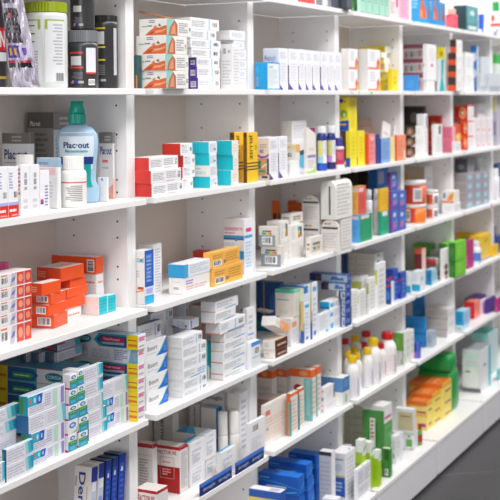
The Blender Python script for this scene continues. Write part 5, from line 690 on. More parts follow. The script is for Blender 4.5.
 ('medicine_box','box','white carton with orange edge line, topmost of right white stack','orange lined white cartons','orline',0.9275,0.018,0.8062,0.1222,0.0408,0.0256,0,{}),
 ('medicine_box','box','beige carton with orange edges behind the orange lined stack',None,'orgap',0.9953,0.09,0.6327,0.05,0.0396,0.1747,0,{}),
 ('medicine_box','box','small white carton with blue top stripe at the shelf end',None,'smblue',1.0973,0.006,0.6327,0.053,0.0207,0.0694,0,{}),
 ('medicine_box','box','tall white carton behind the small blue-striped one',None,'whtall2',1.1376,0.037,0.6327,0.0412,0.0134,0.1481,0,{}),
 ('medicine_box','box','white carton with brown printed front, lower of two','brown fronted cartons','brownb',1.2445,0.008,0.6327,0.0767,0.0345,0.0217,0,{}),
 ('medicine_box','box','white carton with brown printed front, upper of two','brown fronted cartons','brownb',1.2425,0.008,0.65475,0.0811,0.0357,0.0258,0,{}),
 ('medicine_box','box','white carton tipped over with an orange open end, on the brown ones',None,'tiltw',1.2497,0.012,0.68081,0.0865,0.0403,0.026,0,{'tilt': ('tip', 24)}),
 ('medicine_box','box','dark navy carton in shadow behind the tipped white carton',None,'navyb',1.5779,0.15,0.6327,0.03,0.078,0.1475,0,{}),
 ('medicine_box','box','flattened brown and white carton lying above the tipped one',None,'brownflat',1.3836,0.09,0.6327,0.0428,0.0414,0.005,0,{'tilt': ('lift', 0.092)}),
 ('medicine_box','box','white carton with orange spots, supporting the cream and teal carton',None,'whor2',1.4065,0.035,0.6327,0.0618,0.0435,0.0784,0,{}),
 ('medicine_box','box','cream carton with teal lid band, standing on a white carton',None,'creamteal',1.425,0.033,0.71137,0.0393,0.0596,0.0763,0,{}),
 ('medicine_box','box','thin white and blue carton, left of two','thin white and blue cartons','bluthin',1.4604,0.02,0.6327,0.0467,0.01,0.1166,0,{}),
 ('medicine_box','box','pale green carton lying on the thin blue one',None,'palegrn',1.4647,0.021,0.7496,0.0474,0.0643,0.0459,0,{}),
 ('medicine_box','box','thin white and blue carton, right of two and taller','thin white and blue cartons','bluthin',1.5172,0.02,0.6327,0.043,0.01,0.1637,0,{}),
 ('medicine_box','box','white carton with blue square, left under the bright blue end','white cartons with blue squares','whsq2',1.5661,0.02,0.6327,0.0783,0.0114,0.0634,0,{}),
 ('medicine_box','box','white carton with blue square, lowest of right pair','white cartons with blue squares','whsq',1.6521,0.02,0.6327,0.1191,0.0194,0.0374,0,{}),
 ('medicine_box','box','white carton with blue square, topmost of right pair','white cartons with blue squares','whsq',1.6492,0.02,0.67038,0.123,0.0178,0.027,0,{}),
 ('medicine_box','box','white carton with bright blue end, topmost of the blue square group',None,'cyansq',1.6531,0.022,0.69772,0.1247,0.0302,0.0228,0,{}),
 ('medicine_box','box','grey blue carton with navy end, lowest of the stack by third upright','grey blue cartons with navy ends','gbst',1.7316,0.004,0.6327,0.0491,0.0156,0.0338,0,{}),
 ('medicine_box','box','grey blue carton with navy end, second from bottom of the stack by third upright','grey blue cartons with navy ends','gbst',1.7325,0.004,0.66678,0.0491,0.0156,0.0263,0,{}),
 ('medicine_box','box','grey blue carton with navy end, third from bottom of the stack by third upright','grey blue cartons with navy ends','gbst',1.7331,0.004,0.69338,0.0491,0.0156,0.0251,0,{}),
 ('medicine_box','box','grey blue carton with navy end, fourth from bottom of the stack by third upright','grey blue cartons with navy ends','gbst',1.7264,0.001,0.7188,0.049,0.0206,0.0252,0,{}),
 ('medicine_box','box','grey blue carton with navy end, fifth from bottom of the stack by third upright','grey blue cartons with navy ends','gbst',1.727,0.001,0.7443,0.049,0.079,0.0224,0,{}),
 ('medicine_box','box','grey blue carton with navy end, topmost of the stack by third upright','grey blue cartons with navy ends','gbst',1.7438,0.001,0.76695,0.0328,0.1246,0.0232,0,{}),
 ('medicine_box','box','white upright carton, leftmost of five beneath the cream stack','white upright cartons','whv2',1.8186,0.015,0.6327,0.051,0.0197,0.0967,0,{}),
 ('medicine_box','box','white upright carton, second from left of five beneath the cream stack','white upright cartons','whv',1.8699,0.012,0.6327,0.0611,0.01,0.0898,0,{}),
 ('medicine_box','box','white upright carton, tallest olive-labelled, middle of five beneath the cream stack','white upright cartons','whv',2.0218,0.06,0.6327,0.0622,0.0418,0.1087,0,{}),
 ('medicine_box','box','white upright carton, second from right of five beneath the cream stack','white upright cartons','whv',1.9738,0.018,0.6327,0.0604,0.01,0.1152,0,{}),
 ('medicine_box','box','white upright carton, rightmost of five beneath the cream stack','white upright cartons','whv',2.0346,0.012,0.6327,0.0783,0.0104,0.1545,0,{}),
 ('medicine_box','box','white carton hidden in the row, carrying the flat cream stack',None,'whv',2.142,0.062,0.6327,0.0834,0.0859,0.0956,0,{}),
 ('medicine_box','box','flat cream carton, lowest of four above white upright cartons','flat cream cartons','creamst',2.1126,0.05,0.72856,0.0827,0.0961,0.0195,0,{}),
 ('medicine_box','box','flat cream carton, second from bottom of four above white upright cartons','flat cream cartons','creamst',2.1131,0.05,0.74836,0.0827,0.0961,0.0195,0,{}),
 ('medicine_box','box','flat cream carton, third from bottom of four above white upright cartons','flat cream cartons','creamst',2.1136,0.05,0.76816,0.0827,0.0961,0.0195,0,{}),
 ('medicine_box','box','flat cream carton, topmost of four above white upright cartons','flat cream cartons','creamst',2.1141,0.05,0.78796,0.0827,0.0961,0.0195,0,{}),
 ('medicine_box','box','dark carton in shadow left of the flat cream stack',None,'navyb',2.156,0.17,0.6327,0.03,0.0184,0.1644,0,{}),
 ('medicine_box','box','small dark blue carton with red stroke, front of three','dark blue cartons with red strokes','bluredw',2.1704,0.014,0.6327,0.0308,0.025,0.0769,0,{}),
 ('medicine_box','box','taller dark blue carton behind the front one','dark blue cartons with red strokes','blured',2.2367,0.03,0.6327,0.0512,0.0276,0.1076,0,{}),
 ('medicine_box','box','dark blue carton nearest the fourth upright','dark blue cartons with red strokes','blured',2.2883,0.02,0.6327,0.0553,0.0127,0.0909,0,{}),
 ('medicine_box','box','white carton with teal foot, left of two','white cartons with teal foot','tealbot',2.4221,0.031,0.6327,0.012,0.0224,0.0772,0,{}),
 ('medicine_box','box','white carton with teal foot, right of two','white cartons with teal foot','tealbot',2.4737,0.014,0.6327,0.0638,0.0316,0.0703,0,{}),
 ('medicine_box','box','blue and pale blue cube carton by white cartons',None,'bluecube',2.6286,0.02,0.6327,0.0653,0.0248,0.0562,0,{}),
 ('medicine_box','box','wide grass green carton along the back',None,'grnbig',2.9088,0.118,0.6327,0.0641,0.07,0.1153,0,{}),
 ('medicine_box','box','small red and white carton under the grey striped one',None,'redbrn',2.8357,0.07,0.6327,0.0638,0.05,0.0692,0,{}),
 ('medicine_box','box','grey striped carton lying on the small red one',None,'greystr',2.9094,0.07,0.70224,0.0577,0.0476,0.0222,0,{}),
 ('medicine_box','box','dark red carton with orange top',None,'dkred',2.6046,0.05,0.6327,0.047,0.0291,0.1356,0,{}),
 ('medicine_box','box','white carton with dark red spots, left of green cartons',None,'whdkred',2.7545,0.018,0.6327,0.0894,0.01,0.1179,0,{}),
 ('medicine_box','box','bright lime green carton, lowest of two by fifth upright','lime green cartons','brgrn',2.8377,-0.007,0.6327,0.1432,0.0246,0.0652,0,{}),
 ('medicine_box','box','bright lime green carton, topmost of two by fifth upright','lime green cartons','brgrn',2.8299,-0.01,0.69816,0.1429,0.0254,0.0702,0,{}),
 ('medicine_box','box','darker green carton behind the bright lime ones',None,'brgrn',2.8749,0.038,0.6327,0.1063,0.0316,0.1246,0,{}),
 ('medicine_box','box','magenta carton left of the white bottle',None,'magenta',3.0915,0.015,0.6327,0.0739,0.0104,0.1158,0,{}),
 ('medicine_box','box','large yellow carton with red and blue foot',None,'yelbig',3.3253,0.03,0.6327,0.1658,0.0504,0.1074,0,{}),
 ('medicine_box','box','wide yellow carton behind the white bottle',None,'yelbig',3.5664,0.128,0.6327,0.0149,0.0825,0.0936,0,{}),
 ('medicine_box','box','small plain yellow carton at right of the large one',None,'yelsm',3.4915,0.02,0.6327,0.0829,0.0115,0.0498,0,{}),
 ('medicine_box','box','navy carton at the right edge, fourth shelf',None,'navy',3.6164,0.033,0.6327,0.0863,0.0181,0.0736,0,{}),
 ('toothpaste_box','box','white toothpaste box with blue vertical lettering, leftmost of the leaning row','leaning toothpaste boxes','dentw',0.4286,0.045,0.3927,0.0216,0.042,0.1686,0,{'tilt': ('lean', 5.5)}),
 ('toothpaste_box','box','second white toothpaste box, mostly behind the lettered one','leaning toothpaste boxes','dentw',0.4558,0.045,0.3927,0.0208,0.042,0.1693,0,{'tilt': ('lean', 5.5)}),
 ('toothpaste_box','box','dark blue toothpaste box, first of three','leaning toothpaste boxes','dentb',0.4832,0.045,0.3927,0.0216,0.042,0.1677,0,{'tilt': ('lean', 5.5)}),
 ('toothpaste_box','box','dark blue toothpaste box, second of three','leaning toothpaste boxes','dentb',0.5087,0.045,0.3927,0.022,0.042,0.1667,0,{'tilt': ('lean', 5.5)}),
 ('toothpaste_box','box','dark blue toothpaste box, third of three by the upright','leaning toothpaste boxes','dentb',0.5347,0.045,0.3927,0.0265,0.042,0.1674,0,{'tilt': ('lean', 5.5)}),
 ('carton','box','small white carton with red edge in front of the tall red and white one',None,'factor3',0.6221,0.005,0.3927,0.0479,0.0558,0.069,0,{}),
 ('medicine_box','box','large white carton with red lower half and red lettering',None,'factor',0.8111,0.055,0.3927,0.0394,0.0757,0.1106,0,{}),
 ('medicine_box','box','white carton with red top edge, left behind the large red and white one',None,'factor2',0.7218,0.075,0.3927,0.02,0.0426,0.1386,0,{}),
 ('medicine_box','box','white printed carton supporting one with blue top, beside the red and white',None,'derma',0.8594,0.055,0.3927,0.0752,0.0361,0.0438,0,{}),
 ('medicine_box','box','white carton with blue fading top, nearest the red and white carton',None,'derma',0.8602,0.055,0.4368,0.0752,0.0277,0.0609,0,{}),
 ('medicine_box','box','white printed carton under the largest blue-topped one',None,'derma',0.9504,0.062,0.3927,0.0562,0.0586,0.041,0,{}),
 ('medicine_box','box','largest white carton with blue fading top, domed',None,'derma',0.9435,0.06,0.43397,0.0597,0.085,0.0636,0,{}),
 ('medicine_box','box','small white carton with blue fading top behind the left navy strip',None,'derma',0.9526,0.02,0.3927,0.0808,0.0131,0.0641,0,{}),
 ('medicine_box','box','grey white carton with vertical lettering at the dark back',None,'dermav',0.9929,0.18,0.3927,0.03,0.0565,0.1384,0,{}),
 ('medicine_box','box','white carton with blue front edge behind the roll-on bottles',None,'dermab',1.1244,0.125,0.3927,0.0321,0.0459,0.1211,0,{}),
 ('medicine_box','box','white carton with lettering along its top, at the back',None,'dermah',1.1667,0.122,0.3927,0.0154,0.0676,0.1541,0,{}),
 ('medicine_box','box','narrow grey carton with vertical lettering beside the lettered white one',None,'dermav',1.1535,0.19,0.3927,0.0286,0.0291,0.1181,0,{}),
 ('medicine_box','box','tall white carton between roll-on bottle and second upright',None,'tallw',1.1291,0.058,0.3927,0.0495,0.0347,0.1663,0,{}),
 ('medicine_box','box','white carton with small barcode above the right navy strip',None,'barw',1.0896,0.01,0.3927,0.0912,0.01,0.1031,0,{}),
 ('display_strip','sign','navy display strip with pale lettering, left of two on the shelf edge','navy display strips','strip',0.8128,0.001,0.3927,0.162,0.003,0.029,0,{}),
 ('display_strip','sign','navy display strip with pale lettering, right of two on the shelf edge','navy display strips','strip',0.9965,0.001,0.3927,0.1597,0.003,0.029,0,{}),
 ('medicine_box','box','white carton with orange top, leftmost of four','orange topped cartons','ortop',1.4984,0.14,0.3927,0.035,0.0481,0.1427,0,{}),
 ('medicine_box','box','white carton with orange top, second from left','orange topped cartons','ortop',1.5572,0.12,0.3927,0.03,0.0405,0.1354,0,{}),
 ('medicine_box','box','white carton with orange top and teal panel, third from left','orange topped cartons','ortopT',1.5352,0.03,0.3927,0.0307,0.067,0.1482,0,{}),
 ('medicine_box','box','white carton with orange top and teal panel, rightmost of four','orange topped cartons','ortopT',1.5834,0.035,0.3927,0.0321,0.0385,0.1467,0,{}),
 ('medicine_box','box','brownish carton at left under loose leaflets',None,'brnbox',1.347,0.075,0.3927,0.0721,0.0387,0.0993,0,{}),
 ('medicine_box','box','cream orange printed carton at the very front left',None,'orcard',1.2439,0.042,0.3927,0.1483,0.01,0.11,0,{}),
 ('medicine_box','box','white slim carton with teal and orange side, left of two','slim teal and orange cartons','ortopS',1.365,0.02,0.3927,0.0492,0.0128,0.1175,0,{}),
 ('medicine_box','box','white slim carton with teal and orange side, right of two','slim teal and orange cartons','ortopS',1.4342,0.025,0.3927,0.0355,0.0102,0.1157,0,{}),
 ('medicine_box','box','small white carton, lower of two by slim blue one','small white cartons, third bay','whsmall',1.6302,0.03,0.3927,0.0886,0.0139,0.0292,0,{}),
 ('medicine_box','box','small white carton, upper of two','small white cartons, third bay','whsmall',1.6355,0.03,0.42216,0.0619,0.0149,0.0461,0,{}),
 ('medicine_box','box','white carton with gold side panel, left of the blue topped carton',None,'whgold',1.7487,0.041,0.3927,0.0323,0.0156,0.0605,0,{}),
 ('medicine_box','box','cream carton with blue upper half by third upright',None,'blbl',1.7186,0.009,0.3927,0.0561,0.0268,0.0868,0,{}),
 ('medicine_box','box','blue topped carton behind the small white ones',None,'blbl',1.7665,0.057,0.3927,0.0154,0.0435,0.0752,0,{}),
 ('medicine_box','box','white and green carton under the plain green one',None,'whgr',2.3547,0.039,0.3927,0.0234,0.0241,0.0462,0,{}),
 ('medicine_box','box','plain leaf green carton beside the red-capped bottle',None,'grtop',2.3495,0.036,0.43916,0.0244,0.0359,0.0641,0,{}),
 ('medicine_box','box','slim white carton beside the fourth upright, left of two','slim white cartons by the fourth upright','whgr',2.3368,0.021,0.3927,0.0427,0.01,0.1193,0,{}),
 ('medicine_box','box','slim white carton beside the fourth upright, right of two','slim white cartons by the fourth upright','whgr',2.4189,0.033,0.3927,0.0395,0.0239,0.1074,0,{}),
 ('medicine_box','box','bright blue carton, lowest of the stack','bright blue cartons','bluestk',2.6547,0.06,0.3927,0.024,0.0759,0.0171,0,{}),
 ('medicine_box','box','bright blue carton, second from bottom of the stack','bright blue cartons','bluestk',2.6552,0.06,0.4101,0.024,0.0759,0.0296,0,{}),
 ('medicine_box','box','bright blue carton, third from bottom of the stack','bright blue cartons','bluestk',2.6597,0.06,0.43999,0.024,0.0772,0.0308,0,{}),
 ('medicine_box','box','bright blue carton, topmost of the stack','bright blue cartons','bluestk',2.6606,0.06,0.47108,0.024,0.0772,0.0314,0,{}),
 ('medicine_box','box','small dark blue carton with pink foot before the blue stack',None,'colorb',2.4637,0.016,0.3927,0.0202,0.0252,0.0578,0,{}),
 ('medicine_box','box','flat grey white carton, lowest of the wide stack','flat grey white cartons','greyflat',2.8706,0.039,0.3927,0.1035,0.0894,0.0245,0,{}),
 ('medicine_box','box','flat grey white carton, second from bottom of the wide stack','flat grey white cartons','greyflat',2.8779,0.039,0.41754,0.0997,0.0916,0.0406,0,{}),
 ('medicine_box','box','flat grey white carton, topmost of the wide stack','flat grey white cartons','greyflat',2.8831,0.039,0.45843,0.0958,0.0929,0.0426,0,{}),
 ('medicine_box','box','small grey blue carton before the flat grey stack',None,'greybl',2.6667,0.03,0.3927,0.0426,0.0273,0.0612,0,{}),
 ('medicine_box','box','blue carton at the back above the blue stack',None,'bluestk',2.9659,0.164,0.3927,0.0156,0.0463,0.15,0,{}),
 ('medicine_box','box','pale carton under the cyan one',None,'cyan3b',3.0161,0.02,0.3927,0.0918,0.0288,0.0196,0,{}),
 ('medicine_box','box','cyan and pale blue carton, left on its shelf',None,'cyan3',3.0321,0.02,0.41258,0.0938,0.0343,0.0572,0,{}),
 ('medicine_box','box','red and salmon carton, middle of the far shelf',None,'red3',3.2946,0.05,0.3927,0.0875,0.0446,0.0714,0,{}),
 ('medicine_box','box','pale pink carton right of the red and salmon one',None,'pinkw',3.3899,0.05,0.3927,0.0985,0.0123,0.061,0,{}),
 ('medicine_box','box','violet carton right of the pale pink one',None,'purp',3.4362,0.033,0.3927,0.1378,0.0114,0.0606,0,{}),
 ('medicine_box','box','long violet carton behind the red and salmon one',None,'purp',3.4144,0.078,0.3927,0.1596,0.05,0.064,0,{}),
 ('medicine_box','box','magenta carton at the right edge, fifth shelf',None,'magenta',3.488,0.003,0.3927,0.091,0.01,0.059,0,{}),
 ('medicine_box','box','bright blue carton, lower of the two with curved lines','bright blue line cartons','bluetp',1.511,0.06,0.1243,0.0429,0.13,0.1019,0,{}),
 ('medicine_box','box','bright blue carton with curved lines, lowest of the front pile','bright blue curved line cartons','bluetp',1.3036,-0.03,0.1243,0.0367,0.12,0.0312,0,{}),
 ('medicine_box','box','bright blue carton with curved lines, second from bottom of the front pile','bright blue curved line cartons','bluetp',1.3043,-0.03,0.15578,0.0367,0.12,0.0455,0,{}),
 ('medicine_box','box','bright blue carton with curved lines, third from bottom of the front pile','bright blue curved line cartons','bluetp',1.3027,-0.03,0.20156,0.038,0.12,0.0481,0,{}),
 ('medicine_box','box','bright blue carton with curved lines, topmost of the front pile','bright blue curved line cartons','bluetp',1.2999,-0.03,0.24995,0.0399,0.12,0.0533,0,{}),
 ('medicine_box','box','bright blue carton with curved lines, lowest of the middle pile','bright blue curved line cartons','bluetp',1.4593,0.012,0.1243,0.0427,0.12,0.0415,0,{}),
 ('medicine_box','box','bright blue carton with curved lines, second from bottom of the middle pile','bright blue curved line cartons','bluetp',1.4603,0.012,0.1661,0.0427,0.12,0.0415,0,{}),
 ('medicine_box','box','bright blue carton with curved lines, third from bottom of the middle pile','bright blue curved line cartons','bluetp',1.4578,0.012,0.2079,0.0426,0.12,0.0415,0,{}),
 ('medicine_box','box','bright blue carton with curved lines, topmost of the middle pile','bright blue curved line cartons','bluetp',1.4503,0.012,0.2497,0.0424,0.12,0.0415,0,{}),
 ('medicine_box','box','bright blue carton with curved lines, lowest of the rear pile','bright blue curved line cartons','bluetp',1.6312,0.06,0.1243,0.0418,0.0869,0.046,0,{}),
 ('medicine_box','box','bright blue carton with curved lines, second from bottom of the rear pile','bright blue curved line cartons','bluetp',1.6323,0.06,0.1706,0.0418,0.087,0.046,0,{}),
 ('medicine_box','box','bright blue carton with curved lines, topmost of the rear pile','bright blue curved line cartons','bluetp',1.6297,0.06,0.2169,0.0455,0.09,0.046,0,{}),
 ('medicine_box','box','blue and white carton with red print, cut by the picture bottom',None,'blueclr',1.1116,-0.066,0.1243,0.0334,0.09,0.1987,0,{}),
 ('carton','box','tall white carton with blue lower panel, at the front of its group',None,'whblul',1.6635,-0.02,0.1243,0.0834,0.0435,0.1447,0,{}),
 ('carton','box','tall white carton with dark lid gap, middle of its group','tall white cartons with dark lid gaps','whgrey',1.5817,-0.01,0.1243,0.03,0.039,0.1698,0,{}),
 ('carton','box','tall white carton with dark lid gap, behind the blue panelled one','tall white cartons with dark lid gaps','whgrey',1.8907,0.07,0.1243,0.0515,0.05,0.0903,0,{}),
 ('medicine_box','box','small white carton with blue side before the tall white ones',None,'smwb',1.507,-0.055,0.1243,0.0353,0.0442,0.06,0,{}),
 ('medicine_box','box','white carton with blue marks on top, right of the blue panelled one',None,'whbl2',1.6845,-0.05,0.1243,0.1112,0.0112,0.0951,0,{}),
 ('medicine_box','box','pale cream carton, lowest of the stack behind the green carton','pale cream cartons','creamb',2.1454,0.1,0.1243,0.05,0.08,0.0449,0,{}),
 ('medicine_box','box','pale cream carton, second from bottom of the stack behind the green carton','pale cream cartons','creamb',2.1466,0.1,0.16952,0.05,0.0801,0.0501,0,{}),
 ('medicine_box','box','pale cream carton, topmost of the stack behind the green carton','pale cream cartons','creamb',2.1479,0.1,0.21997,0.05,0.0801,0.0501,0,{}),
 ('carton','box','large green and white carton with red vertical lettering',None,'grbig',2.0206,-0.012,0.1243,0.0763,0.0745,0.2008,0,{}),
 ('carton','box','lime carton with white lid, left of two beside the large green carton','lime cartons with white lids','lime',1.7574,-0.038,0.1243,0.033,0.0215,0.1613,0,{}),
 ('carton','box','lime carton with white lid, right of two beside the large green carton','lime cartons with white lids','lime',1.8063,-0.045,0.1243,0.0304,0.0279,0.1434,0,{}),
 ('carton','box','slim lime carton touching the dark green one',None,'lime',1.8388,-0.06,0.1243,0.024,0.0174,0.112,0,{}),
 ('carton','box','dark green carton with barcode at the shelf front',None,'dkgreen',1.94,-0.06,0.1243,0.0214,0.0286,0.0899,0,{}),
 ('medicine_box','box','slim white carton with violet marks behind the dark green one',None,'whpur',2.0835,-0.03,0.1243,0.0393,0.0176,0.0911,0,{}),
 ('medicine_box','box','white carton left of the green logo carton',None,'whl',2.1235,-0.035,0.1243,0.012,0.0325,0.0947,0,{}),
 ('medicine_box','box','white carton with green leaf logo at the shelf front',None,'grlogo',2.2513,-0.035,0.1243,0.0318,0.0387,0.0609,0,{}),
 ('medicine_box','box','white carton with beige lettered panel on the green logo carton',None,'kraft',2.2428,-0.036,0.18547,0.0253,0.0649,0.0813,0,{}),
 ('medicine_box','box','yellow carton with orange top, lowest of the front pile','yellow cartons with orange tops','orylb',2.5071,0.004,0.1243,0.0594,0.0771,0.056,0,{}),
 ('medicine_box','box','yellow carton with orange top, topmost of the front pile','yellow cartons with orange tops','oryl',2.5088,0.004,0.18058,0.0594,0.0771,0.0464,0,{}),
 ('medicine_box','box','yellow carton with orange top, lowest of the middle pile','yellow cartons with orange tops','orylb',2.5676,0.003,0.1243,0.0987,0.0914,0.036,0,{}),
 ('medicine_box','box','yellow carton with orange top, second from bottom of the middle pile','yellow cartons with orange tops','orylb',2.5687,0.003,0.16063,0.0988,0.0915,0.0387,0,{}),
 ('medicine_box','box','yellow carton with orange top, topmost of the middle pile','yellow cartons with orange tops','oryl',2.5698,0.003,0.19959,0.0988,0.0915,0.0409,0,{}),
 ('medicine_box','box','yellow carton with orange top, lowest of the rear pile','yellow cartons with orange tops','orylb',2.6673,-0.003,0.1243,0.1167,0.13,0.0403,0,{}),
 ('medicine_box','box','yellow carton with orange top, second from bottom of the rear pile','yellow cartons with orange tops','orylb',2.6686,-0.003,0.16493,0.1167,0.13,0.0441,0,{}),
 ('medicine_box','box','yellow carton with orange top, topmost of the rear pile','yellow cartons with orange tops','oryl',2.67,-0.003,0.20937,0.1167,0.13,0.0479,0,{}),
 ('soft_pack','pack','large green plastic pack, lower of two behind the yellow piles','large green soft packs','gpack',2.7877,-0.005,0.1243,0.1014,0.141,0.1554,0,{'kind': 'pack'}),
 ('soft_pack','pack','large green plastic pack, upper of two behind the yellow piles','large green soft packs','gpack',2.7733,-0.005,0.27999,0.0875,0.1346,0.0617,0,{'kind': 'pack'}),
 ('carton','box','white and teal carton with pale oval, at right on the base shelf',None,'tealwh',3.1293,-0.02,0.1243,0.157,0.0761,0.1738,0,{}),
 ('carton','box','taller teal topped carton behind the pale oval one',None,'tealback',3.4273,0.027,0.1243,0.1482,0.0772,0.1842,0,{}),
 ('carton','box','teal carton cut by the right picture edge on the base shelf',None,'tealsl',3.3769,-0.03,0.1243,0.1333,0.01,0.0445,0,{}),
]
